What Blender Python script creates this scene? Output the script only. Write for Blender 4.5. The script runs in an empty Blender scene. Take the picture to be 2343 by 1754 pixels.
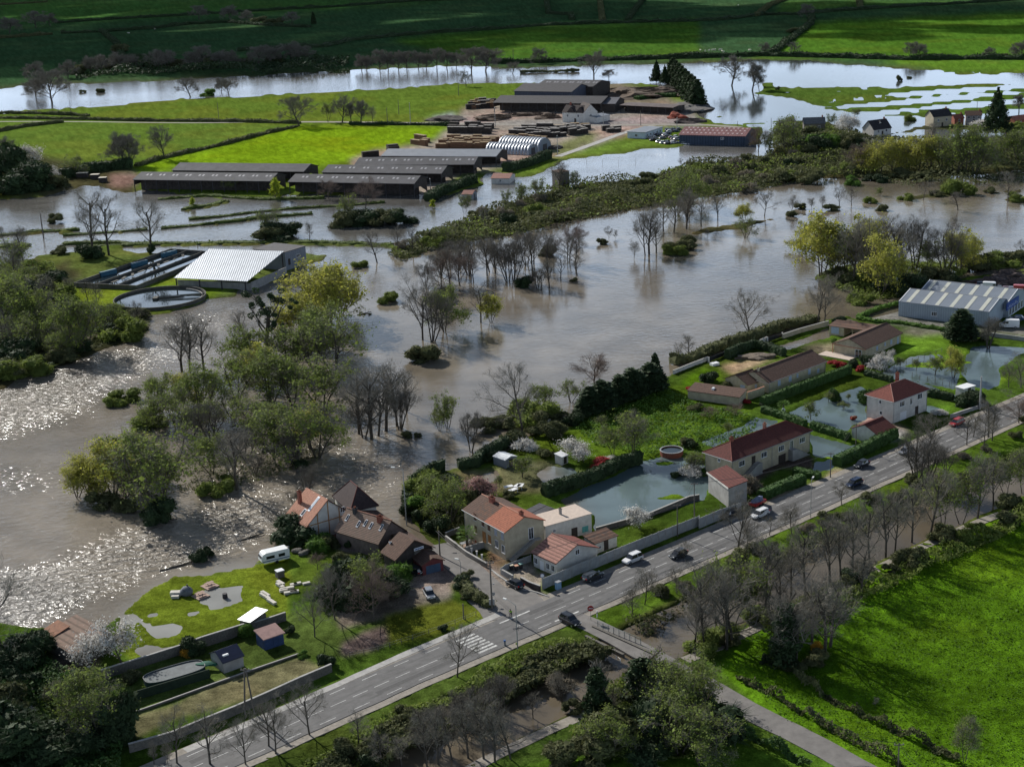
import bpy, math, random
import numpy as np
from mathutils import Vector, Matrix
rnd = random.Random(7)
scene = bpy.context.scene
# ------------------------------------------------------------------ camera
FPX, PITCH, ROLL, CAMH = 3400.0, math.radians(17.3), math.radians(2.5), 118.0
_f = np.array([0, math.cos(PITCH), -math.sin(PITCH)])
_r0 = np.array([1.0, 0, 0]); _u0 = np.array([0, math.sin(PITCH), math.cos(PITCH)])
_r = _r0*math.cos(ROLL) - _u0*math.sin(ROLL)
_u = _u0*math.cos(ROLL) + _r0*math.sin(ROLL)
cd = bpy.data.cameras.new('camera'); cam = bpy.data.objects.new('camera', cd)
scene.collection.objects.link(cam); scene.camera = cam
cd.sensor_width = 36; cd.lens = 36*FPX/2343; cd.clip_start = 1; cd.clip_end = 60000
m4 = Matrix([[_r[0], _u[0], -_f[0], 0], [_r[1], _u[1], -_f[1], 0], [_r[2], _u[2], -_f[2], CAMH], [0, 0, 0, 1]])
cam.matrix_world = m4
# ------------------------------------------------------------------ light
SUN_EL, SUN_AZ = math.radians(31), math.radians(-37)      # azimuth from +Y, clockwise positive
w = bpy.data.worlds.new('World'); scene.world = w; w.use_nodes = True
nt = w.node_tree; nt.nodes.clear()
N = nt.nodes.new; L = nt.links.new
out = N('ShaderNodeOutputWorld'); bg = N('ShaderNodeBackground'); L(bg.outputs[0], out.inputs[0])
sky = N('ShaderNodeTexSky'); sky.sky_type = 'NISHITA'; sky.sun_disc = False
sky.sun_elevation = SUN_EL; sky.sun_rotation = SUN_AZ; sky.altitude = 200; sky.air_density = 1.0; sky.dust_density = 1.0
tc = N('ShaderNodeTexCoord'); sx = N('ShaderNodeSeparateXYZ'); L(tc.outputs['Generated'], sx.inputs[0])
zz = N('ShaderNodeMath'); zz.operation = 'ADD'; zz.inputs[1].default_value = 0.12; L(sx.outputs[2], zz.inputs[0])
cmb = N('ShaderNodeCombineXYZ')
for i, o_ in enumerate((0, 1)):
    dv = N('ShaderNodeMath'); dv.operation = 'DIVIDE'; L(sx.outputs[o_], dv.inputs[0]); L(zz.outputs[0], dv.inputs[1]); L(dv.outputs[0], cmb.inputs[i])
nz = N('ShaderNodeTexNoise'); nz.inputs['Scale'].default_value = 0.9; nz.inputs['Detail'].default_value = 6; L(cmb.outputs[0], nz.inputs['Vector'])
cr = N('ShaderNodeValToRGB'); cr.color_ramp.elements[0].position = 0.46; cr.color_ramp.elements[1].position = 0.64
hz_ = N('ShaderNodeMapRange'); hz_.inputs[1].default_value = 0.02; hz_.inputs[2].default_value = 0.52; hz_.inputs[3].default_value = 0.25; hz_.inputs[4].default_value = -0.17; L(sx.outputs[2], hz_.inputs[0])
ad_ = N('ShaderNodeMath'); ad_.operation = 'ADD'; L(nz.outputs['Fac'], ad_.inputs[0]); L(hz_.outputs[0], ad_.inputs[1]); L(ad_.outputs[0], cr.inputs[0])
mx = N('ShaderNodeMix'); mx.data_type = 'RGBA'; L(cr.outputs[0], mx.inputs['Factor']); L(sky.outputs[0], mx.inputs['A']); mx.inputs['B'].default_value = (15.0, 18.5, 23.5, 1)
L(mx.outputs['Result'], bg.inputs[0]); bg.inputs[1].default_value = 0.06
sd = bpy.data.lights.new('sun', 'SUN'); sun = bpy.data.objects.new('sun', sd); scene.collection.objects.link(sun)
sd.energy = 5.0; sd.angle = math.radians(0.5); sd.color = (1.0, 0.965, 0.90)
sdir = Vector((math.sin(SUN_AZ)*math.cos(SUN_EL), math.cos(SUN_AZ)*math.cos(SUN_EL), math.sin(SUN_EL)))
sun.rotation_euler = sdir.to_track_quat('Z', 'Y').to_euler()
vs = scene.view_settings
scene.display_settings.display_device = 'sRGB'
vs.view_transform = 'Standard'; vs.look = 'None'; vs.exposure = 0.25; vs.gamma = 1; vs.use_curve_mapping = False

# ------------------------------------------------------------------ image <-> ground
def G(x, y, z=0.0):
    d = _f + (x-1171.5)/FPX*_r + (877-y)/FPX*_u
    t = (z-CAMH)/d[2]
    return (float(d[0]*t), float(d[1]*t))
def PXY(p):
    q = np.array([p[0], p[1], p[2]-CAMH]); k = q@_f
    return (1171.5+FPX*(q@_r)/k, 877-FPX*(q@_u)/k)
def HG(bx, by, ty, z0=0.0):
    g = G(bx, by, z0); lo, hi = 0.0, 80.0
    for _ in range(30):
        m = (lo+hi)/2
        if PXY((g[0], g[1], z0+m))[1] > ty: lo = m
        else: hi = m
    return m
def Z(x0, y0, s):
    def f(*p):
        if len(p) == 2 and not isinstance(p[0], tuple): return (x0+p[0]/s, y0+p[1]/s)
        return [(x0+a/s, y0+b/s) for a, b in p]
    f.s = s
    return f
D = Z(0, 0, 0.9441)
A1, A2, A3 = Z(0, 0, 2.765), Z(800, 0, 2.765), Z(1543, 0, 2.765)
B1, B2, B3 = Z(0, 400, 2.765), Z(800, 400, 2.765), Z(1543, 400, 2.765)
C1, C2, C3 = Z(0, 850, 2.765), Z(800, 850, 2.765), Z(1543, 850, 2.765)
E1, E2, E3 = Z(0, 1300, 2.765), Z(800, 1300, 2.765), Z(1543, 1300, 2.765)
F1, F2, F3, F4, F5, F6 = Z(640, 1080, 5.52), Z(1020, 1080, 5.52), Z(1560, 900, 5.52), Z(1900, 840, 4.993), Z(1540, 720, 5.52), Z(1860, 630, 4.58)
G1, G2, G3, G4 = Z(140, 540, 3.687), Z(280, 340, 3.687), Z(840, 260, 4.424), Z(1040, 170, 3.687)
H1, H2, H3, H4, H5, H6, H7, H8, H9 = Z(1080, 1340, 11.04), Z(2143, 620, 11.04), Z(540, 1230, 11.04), Z(380, 1320, 6.9), Z(1460, 250, 6.9125), Z(1780, 200, 3.929), Z(0, 1380, 4.4275), Z(0, 560, 5.52), Z(1340, 1380, 7.373)

# ------------------------------------------------------------------ materials
MATS = {}
def M(name, col, rough=0.9, var=0.25, scale=1.5, bump=0.0, bscale=6.0, metal=0.0, col2=None, rows=None, cols=None, spec=0.3, trans=0.0, rowdark=0.35, emit=None):
    """procedural surface: two-scale noise tint, optional ribs along z (rows) or x (cols) with relief, optional translucency"""
    if name in MATS: return MATS[name]
    m = bpy.data.materials.new(name); m.use_nodes = True; t = m.node_tree; t.nodes.clear()
    n = t.nodes.new; l = t.links.new
    o = n('ShaderNodeOutputMaterial'); b = n('ShaderNodeBsdfPrincipled')
    b.inputs['Roughness'].default_value = rough; b.inputs['Metallic'].default_value = metal
    b.inputs['Specular IOR Level'].default_value = spec
    c = n('ShaderNodeTexCoord')
    n1 = n('ShaderNodeTexNoise'); n1.inputs['Scale'].default_value = scale; n1.inputs['Detail'].default_value = 7; n1.inputs['Roughness'].default_value = 0.65
    l(c.outputs['Object'], n1.inputs['Vector'])
    mr = n('ShaderNodeMapRange'); mr.inputs[1].default_value = 0.32; mr.inputs[2].default_value = 0.68; l(n1.outputs['Fac'], mr.inputs[0])
    mixc = n('ShaderNodeMix'); mixc.data_type = 'RGBA'
    c2 = col2 if col2 else tuple(x*(1+var) for x in col)
    c1 = col if col2 else tuple(x*(1-var) for x in col)
    mixc.inputs['A'].default_value = (*c1, 1); mixc.inputs['B'].default_value = (*[min(x, .95) for x in c2], 1); l(mr.outputs[0], mixc.inputs['Factor'])
    colout = mixc.outputs['Result']
    hgt = None
    for axis, per in ((2, rows), (0, cols)):
        if not per: continue
        s = n('ShaderNodeSeparateXYZ'); l(c.outputs['Object'], s.inputs[0])
        k = n('ShaderNodeMath'); k.operation = 'MULTIPLY'; k.inputs[1].default_value = 2*math.pi/per; l(s.outputs[axis], k.inputs[0])
        sn = n('ShaderNodeMath'); sn.operation = 'SINE'; l(k.outputs[0], sn.inputs[0])
        r_ = n('ShaderNodeMapRange'); r_.inputs[1].default_value = -1; r_.inputs[2].default_value = -0.2; r_.inputs[3].default_value = 1-rowdark; r_.inputs[4].default_value = 1; l(sn.outputs[0], r_.inputs[0])
        mm = n('ShaderNodeVectorMath'); mm.operation = 'SCALE'; l(colout, mm.inputs[0]); l(r_.outputs[0], mm.inputs['Scale']); colout = mm.outputs[0]
        hgt = sn.outputs[0]
    l(colout, b.inputs['Base Color'])
    if bump or hgt:
        bp = n('ShaderNodeBump'); bp.inputs['Strength'].default_value = bump or 0.3; bp.inputs['Distance'].default_value = 0.06
        if hgt: l(hgt, bp.inputs['Height'])
        else:
            n2 = n('ShaderNodeTexNoise'); n2.inputs['Scale'].default_value = bscale; n2.inputs['Detail'].default_value = 4; l(c.outputs['Object'], n2.inputs['Vector']); l(n2.outputs['Fac'], bp.inputs['Height'])
        l(bp.outputs[0], b.inputs['Normal'])
    if emit: b.inputs['Emission Color'].default_value = (*emit, 1); b.inputs['Emission Strength'].default_value = 1
    if trans:
        tr = n('ShaderNodeBsdfTranslucent'); l(colout, tr.inputs['Color']); ms = n('ShaderNodeMixShader'); ms.inputs[0].default_value = trans
        l(b.outputs[0], ms.inputs[1]); l(tr.outputs[0], ms.inputs[2]); l(ms.outputs[0], o.inputs[0])
    else: l(b.outputs[0], o.inputs[0])
    MATS[name] = m; return m

# ------------------------------------------------------------------ mesh builder
COL = scene.collection
class MB:
    def __init__(s): s.v = []; s.f = []
    def add(s, vs_, fs):
        k = len(s.v); s.v += [tuple(map(float, p)) for p in vs_]; s.f += [tuple(k+i for i in q) for q in fs]; return s
    def box(s, x0, x1, y0, y1, z0, z1):
        return s.add([(x0,y0,z0),(x1,y0,z0),(x1,y1,z0),(x0,y1,z0),(x0,y0,z1),(x1,y0,z1),(x1,y1,z1),(x0,y1,z1)],
              [(0,3,2,1),(4,5,6,7),(0,1,5,4),(1,2,6,5),(2,3,7,6),(3,0,4,7)])
    def obox(s, c, ax, L_, W, H_, z0=0):
        """box centred at c=(x,y), long axis angle ax"""
        ca, sa = math.cos(ax), math.sin(ax); P = []
        for z in (z0, z0+H_):
            for a, b in ((-L_/2,-W/2),(L_/2,-W/2),(L_/2,W/2),(-L_/2,W/2)): P.append((c[0]+a*ca-b*sa, c[1]+a*sa+b*ca, z))
        return s.add(P, [(0,3,2,1),(4,5,6,7),(0,1,5,4),(1,2,6,5),(2,3,7,6),(3,0,4,7)])
    def tube(s, p0, p1, r0, r1=None, n=6, cap=True):
        r1 = r0 if r1 is None else r1
        p0, p1 = Vector(p0), Vector(p1); d = (p1-p0)
        if d.length < 1e-6: return s
        d.normalize(); a = d.orthogonal().normalized(); b = d.cross(a); P = []
        for p, r in ((p0, r0), (p1, r1)):
            for i in range(n):
                t = 2*math.pi*i/n; P.append(p+(a*math.cos(t)+b*math.sin(t))*r)
        F = [(i, (i+1) % n, n+(i+1) % n, n+i) for i in range(n)]
        if cap: F += [tuple(range(n-1, -1, -1)), tuple(range(n, 2*n))]
        return s.add(P, F)
    def loft(s, rings, closed=True, cap=True):
        n = len(rings[0]); P = [p for r in rings for p in r]; F = []
        for k in range(len(rings)-1):
            for i in range(n if closed else n-1):
                j = (i+1) % n; F.append((k*n+i, k*n+j, (k+1)*n+j, (k+1)*n+i))
        if cap and closed: F += [tuple(range(n-1, -1, -1)), tuple((len(rings)-1)*n+i for i in range(n))]
        return s.add(P, F)
    def prism(s, prof, axis, a0, a1):
        """extrude profile (list of (t,z)) along x (axis 0) or y (axis 1)"""
        mk = (lambda a, t, z: (a, t, z)) if axis == 0 else (lambda a, t, z: (t, a, z))
        return s.loft([[mk(a0, t, z) for t, z in prof], [mk(a1, t, z) for t, z in prof]])
    def blob(s, c, r, seed=0, n=2, amp=0.18, flat=1.0):
        rr = random.Random(seed); P, Fc = ICO[n]; ph = [rr.uniform(0, 6) for _ in range(6)]
        V = []
        for p in P:
            k = 1+amp*(math.sin(3*p[0]+ph[0])*math.sin(3.3*p[1]+ph[1])+math.sin(6*p[2]+ph[2]+4*p[0])*.6+math.sin(9*p[1]+ph[3])*math.sin(8*p[0]+ph[4])*.5)
            V.append((c[0]+p[0]*r[0]*k, c[1]+p[1]*r[1]*k, c[2]+p[2]*r[2]*k))
        return s.add(V, Fc)
    def mesh(s, name, mat, smooth=False):
        me = bpy.data.meshes.new(name); me.from_pydata(s.v, [], s.f)
        if mat: me.materials.append(mat)
        if smooth: me.polygons.foreach_set('use_smooth', [True]*len(me.polygons))
        me.update(); return me
    def build(s, name, mat, parent=None, loc=(0,0,0), rotz=0.0, smooth=False):
        o = bpy.data.objects.new(name, s.mesh(name, mat, smooth)); COL.objects.link(o)
        o.location = loc; o.rotation_euler = (0, 0, rotz)
        if parent: o.parent = parent
        return o
def _ico():
    import bmesh
    d = {}
    for n in (1, 2, 3):
        b = bmesh.new(); bmesh.ops.create_icosphere(b, subdivisions=n, radius=1)
        d[n] = ([tuple(v.co) for v in b.verts], [tuple(v.index for v in f.verts) for f in b.faces]); b.free()
    return d
ICO = _ico()
def npmesh(name, V, F, mat, smooth=False):
    """fast mesh from numpy arrays, F all tris or all quads"""
    me = bpy.data.meshes.new(name); k = F.shape[1]
    me.vertices.add(len(V)); me.vertices.foreach_set('co', V.astype(np.float32).ravel())
    me.loops.add(F.size); me.loops.foreach_set('vertex_index', F.astype(np.int32).ravel())
    me.polygons.add(len(F)); me.polygons.foreach_set('loop_start', np.arange(0, F.size, k, dtype=np.int32))
    me.polygons.foreach_set('loop_total', np.full(len(F), k, dtype=np.int32))
    if smooth: me.polygons.foreach_set('use_smooth', np.ones(len(F), bool))
    if mat: me.materials.append(mat)
    me.update(calc_edges=True); return me
def tag(o, label=None, cat=None, group=None, kind=None):
    if label: o['label'] = label
    if cat: o['category'] = cat
    if group: o['group'] = group
    if kind: o['kind'] = kind
    return o
def thing(name, label, cat, loc=(0,0,0), rotz=0.0, group=None):
    o = bpy.data.objects.new(name, None); COL.objects.link(o); o.empty_display_size = 0.5
    o.location = loc; o.rotation_euler = (0, 0, rotz); return tag(o, label, cat, group)
def inst(me, name, parent=None, loc=(0,0,0), rotz=0.0, sc=None):
    o = bpy.data.objects.new(name, me); COL.objects.link(o); o.location = loc; o.rotation_euler = (0, 0, rotz)
    if sc is not None: o.scale = sc if isinstance(sc, tuple) else (sc, sc, sc)
    if parent: o.parent = parent
    return o
ORD = ['', 'first', 'second', 'third', 'fourth', 'fifth', 'sixth', 'seventh', 'eighth', 'ninth', 'tenth', 'eleventh', 'twelfth', 'thirteenth', 'fourteenth', 'fifteenth', 'sixteenth', 'seventeenth', 'eighteenth', 'nineteenth', 'twentieth']
for t_, b_ in (('twenty', 20), ('thirty', 30), ('forty', 40), ('fifty', 50), ('sixty', 60)):
    if b_ > 20: ORD.append({30: 'thirtieth', 40: 'fortieth', 50: 'fiftieth', 60: 'sixtieth'}[b_])
    for i_ in range(1, 10): ORD.append(t_+'-'+ORD[i_])
def lerp(a, b, t): return (a[0]+(b[0]-a[0])*t, a[1]+(b[1]-a[1])*t)
def resample(P, step):
    out_ = []
    for i in range(len(P)-1):
        a, b = P[i], P[i+1]; d = math.hypot(b[0]-a[0], b[1]-a[1]); n = max(1, int(round(d/step)))
        for k in range(n): out_.append(lerp(a, b, k/n))
    out_.append(P[-1]); return out_
def gpts(S, z=0.0): return [G(x, y, z) for x, y in S]
def smoothline(P, it=2):
    for _ in range(it):
        Q = [P[0]]
        for a, b in zip(P[:-1], P[1:]): Q += [lerp(a, b, .25), lerp(a, b, .75)]
        P = Q+[P[-1]]
    return P

# ------------------------------------------------------------------ value noise
_rs = np.random.RandomState(3); _T = _rs.rand(256, 256)
def vnoise(x, y):
    xi = np.floor(x).astype(int); yi = np.floor(y).astype(int); fx = x-xi; fy = y-yi
    fx = fx*fx*(3-2*fx); fy = fy*fy*(3-2*fy)
    a = _T[xi & 255, yi & 255]; b = _T[(xi+1) & 255, yi & 255]; c = _T[xi & 255, (yi+1) & 255]; d = _T[(xi+1) & 255, (yi+1) & 255]
    return (a*(1-fx)+b*fx)*(1-fy)+(c*(1-fx)+d*fx)*fy
def fnoise(x, y, oct=4):
    s = 0; a = .5
    for k in range(oct): s = s+a*vnoise(x+17*k, y+9*k); x = x*2.03; y = y*2.03; a *= .5
    return s
# ================================================================== TERRAIN
ZL = 0.35                                              # general land level, water surface is z = 0
def polar(azs, els):
    az, el = np.meshgrid(np.radians(azs), np.radians(els)); d = CAMH/np.tan(el)
    return d*np.sin(az), d*np.cos(az)
def gridfaces(nr, nc):
    i = np.arange(nr*nc).reshape(nr, nc)
    return np.stack([i[:-1, :-1], i[1:, :-1], i[1:, 1:], i[:-1, 1:]], -1).reshape(-1, 4)
def topx(X, Y, z):
    q0, q1, q2 = X, Y, z-CAMH
    k = q0*_f[0]+q1*_f[1]+q2*_f[2]; k = np.where(k > 1, k, 1)
    return 1171.5+FPX*(q0*_r[0]+q1*_r[1]+q2*_r[2])/k, 877-FPX*(q0*_u[0]+q1*_u[1]+q2*_u[2])/k
def inpoly(px, py, poly):
    P = np.array(poly); m = np.zeros(px.shape, bool)
    bb = (px >= P[:, 0].min()) & (px <= P[:, 0].max()) & (py >= P[:, 1].min()) & (py <= P[:, 1].max())
    if not bb.any(): return m
    x, y = px[bb], py[bb]; r = np.zeros(x.shape, bool); n = len(P)
    for i in range(n):
        x1, y1 = P[i]; x2, y2 = P[(i+1) % n]
        if y1 == y2: continue
        c = ((y1 > y) != (y2 > y)); r ^= c & (x < (x2-x1)*(y-y1)/(y2-y1)+x1)
    m[bb] = r; return m
def nearline(X, Y, P, wd):
    m = np.zeros(X.shape, bool)
    for (ax, ay), (bx, by) in zip(P[:-1], P[1:]):
        bb = (X > min(ax, bx)-wd) & (X < max(ax, bx)+wd) & (Y > min(ay, by)-wd) & (Y < max(ay, by)+wd)
        if not bb.any(): continue
        x, y = X[bb], Y[bb]; dx, dy = bx-ax, by-ay; L2 = dx*dx+dy*dy+1e-9
        t = np.clip(((x-ax)*dx+(y-ay)*dy)/L2, 0, 1); d = np.hypot(x-ax-t*dx, y-ay-t*dy); m[bb] |= d < wd
    return m
azs = np.concatenate([[-75, -60, -48, -38, -31, -27, -25], np.arange(-23.5, 22.9, 0.068), [24, 26, 30, 37, 47, 60, 75]])
els = np.concatenate([[0.12, 0.35, 0.7, 1.1, 1.5], np.arange(1.75, 33.2, 0.056), [34, 36, 39, 44, 52]])
TX, TY = polar(azs, els)
pxL, pyL = topx(TX, TY, ZL)                            # picture position of ground at land level
wn1 = fnoise(TX*0.12, TY*0.12, 4)-0.47; wn2 = fnoise(TX*0.12+50, TY*0.12+80, 4)-0.47
sc_ = np.clip((pyL+182)*0.00807, 0.6, 30)
def warped(amp): return pxL+wn1*2*amp*sc_, pyL+wn2*2*amp*sc_*0.35
WP = {a: warped(a) for a in (0, 1.2, 4, 12)}
HT = np.full(TX.shape, -1.2); CC = np.zeros(TX.shape+(3,)); CC[:] = (0.10, 0.075, 0.045)
AMP = np.zeros(TX.shape)
def land(poly, col=None, z=ZL, wp=1.2, amp=None):
    a, b = WP[wp]; m = inpoly(a, b, poly)
    if z is not None: HT[m] = z
    if col is not None: CC[m] = col
    if amp is not None: AMP[m] = amp
    return m
def strip(S, wd, col=None, z=ZL, amp=None):
    m = nearline(TX+wn1*1.5, TY+wn2*1.5, gpts(S, ZL), wd)
    if z is not None: HT[m] = z
    if col is not None: CC[m] = col
    if amp is not None: AMP[m] = amp
cFAR = (0.040, 0.088, 0.036); cMEAD = (0.100, 0.155, 0.022); cBRT = (0.165, 0.27, 0.010); cSCR = (0.06, 0.07, 0.030); cDRY = (0.13, 0.12, 0.055)  # cFAR leans blue-green: distant haze is put into the field colour
cGRASS = (0.058, 0.102, 0.014); cLUSH = (0.078, 0.165, 0.008); cLAWN = (0.105, 0.140, 0.014); cGRAV = (0.27, 0.24, 0.20); cDIRT = (0.17, 0.135, 0.09); cDARK = (0.055, 0.06, 0.028); cYARD = (0.30, 0.255, 0.21)
# far fields beyond the upper flood
far = D((-1500,190),(0,192),(100,182),(200,180),(360,174),(500,166),(700,156),(850,149),(1000,141),(1100,148),(1240,143),(1330,140),(1450,138),(1560,134),(1650,130),(1750,131),(1850,141),(2000,153),(2212,158),(3800,160),(3800,-400),(-1500,-400))
land(far, cFAR, z=ZL+.3, wp=4, amp=.15)
outside = (TY > 1500) & (pyL < 100); HT[outside] = ZL+.3; CC[outside] = cFAR
land(A1((0,0),(2212,0),(2212,60),(1200,110),(300,150),(0,160)), (0.05, 0.12, 0.03), None, 4)
for P_, c_ in ((A2((880,395),(1300,385),(2212,360),(2212,130),(1200,165),(600,210),(250,260)), (0.055, 0.125, 0.018)),
             (A3((-200,370),(600,350),(880,140),(2600,60),(2600,380),(1500,375)), (0.065, 0.145, 0.016)),
             (A2((0,0),(700,0),(400,40),(0,60)), (0.05, 0.105, 0.03)), (A3((700,0),(2212,0),(1000,70),(620,95)), (0.05, 0.11, 0.025)),
             (A3((1400,380),(2600,385),(2600,470),(1700,440),(1300,405)), (0.10, 0.20, 0.02))):
    land(P_, c_, None, 4)
# middle meadows and sawmill ground
mid = D((-900,262),(-100,250),(60,236),(230,226),(370,213),(430,208),(520,206),(700,196),(820,190),(1000,177),(1130,176),(1240,180),(1330,178),(1400,178),(1450,190),(1500,215),(1515,232),(1508,245),(1545,262),(1640,266),(1655,290),(1640,312),(1480,313),(1390,325),(1300,335),(1230,343),(1205,352),(1160,378),(1130,385),(1065,372),(1040,380),(1050,400),(1000,415),(950,428),(900,414),(800,422),(700,418),(600,425),(540,432),(470,428),(400,421),(330,412),(290,415),(180,402),(120,424),(0,432),(-900,440))
land(mid, cMEAD, wp=4, amp=.1)
land(A1((-400,740),(600,740),(900,760),(1880,790),(1400,920),(860,1050),(600,1050),(-400,900)), (0.10, 0.16, 0.025), None, 1.2)
land(A1((860,1060),(1000,1010),(1400,920),(1880,795),(2212,800),(2212,1020),(1990,1060),(1100,1040),(1080,1080),(850,1075)), cBRT, None, 1.2)
land(A2((-20,795),(640,800),(600,850),(520,900),(380,920),(100,970),(-20,1010)), cBRT, None, 1.2)
land(A1((-300,840),(600,1060),(880,1060),(860,1240),(-300,1240)), cDARK, None, 4)
land(A1((700,1100),(880,1085),(870,1180),(680,1180)), (0.2, 0.15, 0.12), None, 1.2)
land(A2((640,800),(700,700),(1000,640),(1700,640),(2060,640),(2200,700),(2212,800),(1900,800),(1340,990),(1250,990),(1000,1060),(700,1100),(600,1230),(0,1230),(0,1010),(120,960),(500,900)), cYARD, None, 4)
land(A2((1500,540),(1700,520),(2000,600),(2080,650),(1760,700),(1600,640)), (0.2, 0.17, 0.12), None, 4)
land(A2((480,770),(900,790),(1800,800),(2212,800),(2212,740),(1700,740),(900,770),(700,740)), (0.25, 0.24, 0.23), None, 1.2)
land(A2((1360,990),(1600,900),(1800,880),(1900,800),(1990,800),(1900,900),(1700,950)), (0.12, 0.19, 0.03), None, 4)
land(A2((1240,950),(1520,830),(1600,840),(1400,970),(1340,985)), (0.16, 0.17, 0.07), None, 4)
land(A2((480,770),(560,740),(660,720),(640,770)), (0.45, 0.47, 0.5), None, 1.2)
# streaky flooded meadow on the right
rm = A3((545,515),(650,508),(640,540),(830,545),(1100,540),(1450,545),(1600,530),(1900,520),(2700,525),(2700,700),(1500,722),(1250,718),(950,697),(850,662),(700,622),(580,612),(440,590),(560,560))
m = land(rm, (0.07, 0.12, 0.02), 0.25, 4)
u_ = pxL+pyL*3.0; v_ = pyL+0.055*pxL                    # furrows run almost level across the picture
sx_, sy_ = TX*0.97+TY*0.24, -TX*0.24+TY*0.97
st = vnoise(sx_*0.006+5, sy_*0.085)*0.6+vnoise(sx_*0.02, sy_*0.2)*0.4
dryness = np.clip((1900-pxL)/500, -0.6, 1)
wet = m & (st+0.22*dryness < 0.33); HT[wet] = -0.25
for P_, q in ((A3((440,770),(620,755),(780,748),(1000,775),(1100,800),(900,860),(560,805),(400,795)), .45), (A3((980,500),(1180,490),(1250,500),(1100,510)), .5), (A3((1690,440),(2300,450),(2300,470),(2000,490),(1700,480)), .5), (A3((200,740),(330,720),(350,740),(240,760)), .5), (A3((1180,705),(2300,690),(2300,760),(1250,735)), .45)):
    m = land(P_, (0.07, 0.12, 0.02), 0.2, 4); HT[m & (st < q)] = -0.25
# cottages strip
land(A3((780,740),(960,760),(1200,830),(1450,820),(1560,780),(1800,770),(2000,790),(2212,720),(2700,720),(2700,800),(1900,820),(1600,830),(1430,850),(1200,860),(960,930),(760,900)), cSCR, 0.12, 4)
# scrub ridge between the two floods
scr = D((985,482),(1060,455),(1130,425),(1250,398),(1330,388),(1400,382),(1490,352),(1560,345),(1650,338),(1690,300),(1850,288),(1880,340),(1900,382),(1780,385),(1700,395),(1600,418),(1500,425),(1450,438),(1330,458),(1200,485),(1130,503),(1000,528),(930,540),(860,562),(835,545),(900,515))
land(scr, cSCR, 0.3, 4, .3)
land(D((1860,385),(1960,392),(2050,385),(2212,370),(2400,370),(2400,330),(2212,320),(2000,330),(1900,330)), cSCR, 0.15, 4, .3)
for P_ in (B3((75,365),(180,325),(330,305),(600,265),(800,240),(950,225),(1190,205),(1200,220),(1000,240),(700,270),(400,345),(120,380)), B3((1400,150),(1480,120),(1750,100),(1890,120),(1700,145),(1500,160)), B3((1930,105),(2200,80),(2212,120),(1950,120)), B3((1240,215),(1310,195),(1360,215),(1300,228)), B3((2000,150),(2212,130),(2300,180),(2050,165)),
           B3((-50,440),(80,430),(150,425),(60,490),(-50,500)), B2((1980,450),(2130,430),(2212,420),(2130,490),(2000,490))):
    land(P_, cSCR, 0.2, 1.2, .2)
# waterworks land and the left bank
ww = B1((-600,380),(-50,560),(200,520),(350,470),(650,455),(1000,478),(1250,470),(1500,468),(1930,480),(2130,490),(2050,545),(1930,575),(1700,690),(1480,760),(1300,790),(1200,850),(920,900),(720,915),(560,990),(330,1010),(250,1050),(-600,1150))
land(ww, (0.085, 0.12, 0.03), 0.3, 4, .2)
land(B1((360,700),(480,700),(900,720),(1150,640),(1500,700),(1400,760),(1180,860),(700,870),(380,830)), (0.13, 0.2, 0.02), None, 4)
land(B1((-600,560),(340,540),(480,660),(350,760),(500,900),(-600,1100)), cDARK, None, 12)
land(B1((-600,1180),(60,1150),(330,1060),(560,1010),(760,955),(920,915),(960,960),(760,1060),(590,1130),(420,1200),(200,1260),(50,1330),(-600,1500)), cDARK, 0.3, 4, .3)
strip(G2((680,590),(870,570),(1100,540),(1400,510),(1900,480),(2212,460)), 1.6, cGRASS, 1.1)
strip(G2((330,675),(560,655),(800,630),(1000,610),(1150,585),(1600,550)), 1.9, cGRASS, 1.1)
strip(G2((-600,720),(0,700),(210,685)), 1.8, cGRASS, 1.1)
strip(G2((-300,830),(350,806),(900,800),(1400,795),(2212,812),(2270,820)), 2.6, (0.09, 0.17, 0.02), 1.1)
strip(G2((520,520),(600,500),(700,490),(880,445)), 2.5, cMEAD, 1.1)
strip(B1((-400,400),(0,385),(250,360),(500,350)), 2.2, cGRASS, 1.1)
# settled ground on this side of the river
sth = D((-900,1345),(0,1340),(60,1350),(110,1352),(215,1350),(258,1322),(300,1285),(350,1255),(430,1236),(540,1217),(562,1196),(600,1165),(640,1150),(660,1120),(760,1060),(815,1092),(850,1130),(882,1160),(884,1100),(880,1060),(905,1035),(930,1025),(1000,1003),(1080,978),(1120,950),(1180,918),(1230,890),(1290,858),(1420,815),(1500,782),(1600,750),(1700,712),(1760,690),(1830,678),(1866,690),(1950,665),(2010,648),(2050,625),(2060,600),(2100,592),(2160,590),(2212,575),(2600,560),(4200,700),(4200,2600),(-900,2600))
m = land(sth, cGRASS, ZL, 1.2, .25)
outn = (pyL > 1700) | ((pyL > 1400) & (pxL < -100)) | ((pyL > 900) & (pxL > 2420)); HT[outn] = ZL; CC[outn] = cGRASS
land(D((258,1322),(300,1285),(350,1255),(430,1236),(540,1217),(600,1190),(640,1240),(620,1330),(400,1410),(290,1425),(240,1380)), cLAWN, 0.12, 4, .04)
lw = inpoly(*WP[1.2], D((258,1322),(350,1255),(540,1217),(640,1240),(620,1330),(400,1400),(240,1380)))
pu = fnoise(TX*0.11+3, TY*0.11, 3); HT[lw & (pu < 0.27)] = -0.06
for P_ in (H4((-330,800),(-100,740),(100,720),(240,760),(180,860),(40,930),(-150,960)), H4((-500,1120),(-250,1050),(-50,1090),(170,1070),(120,1120),(0,1190),(-300,1290))): land(P_, None, -0.15, 1.2)
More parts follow.
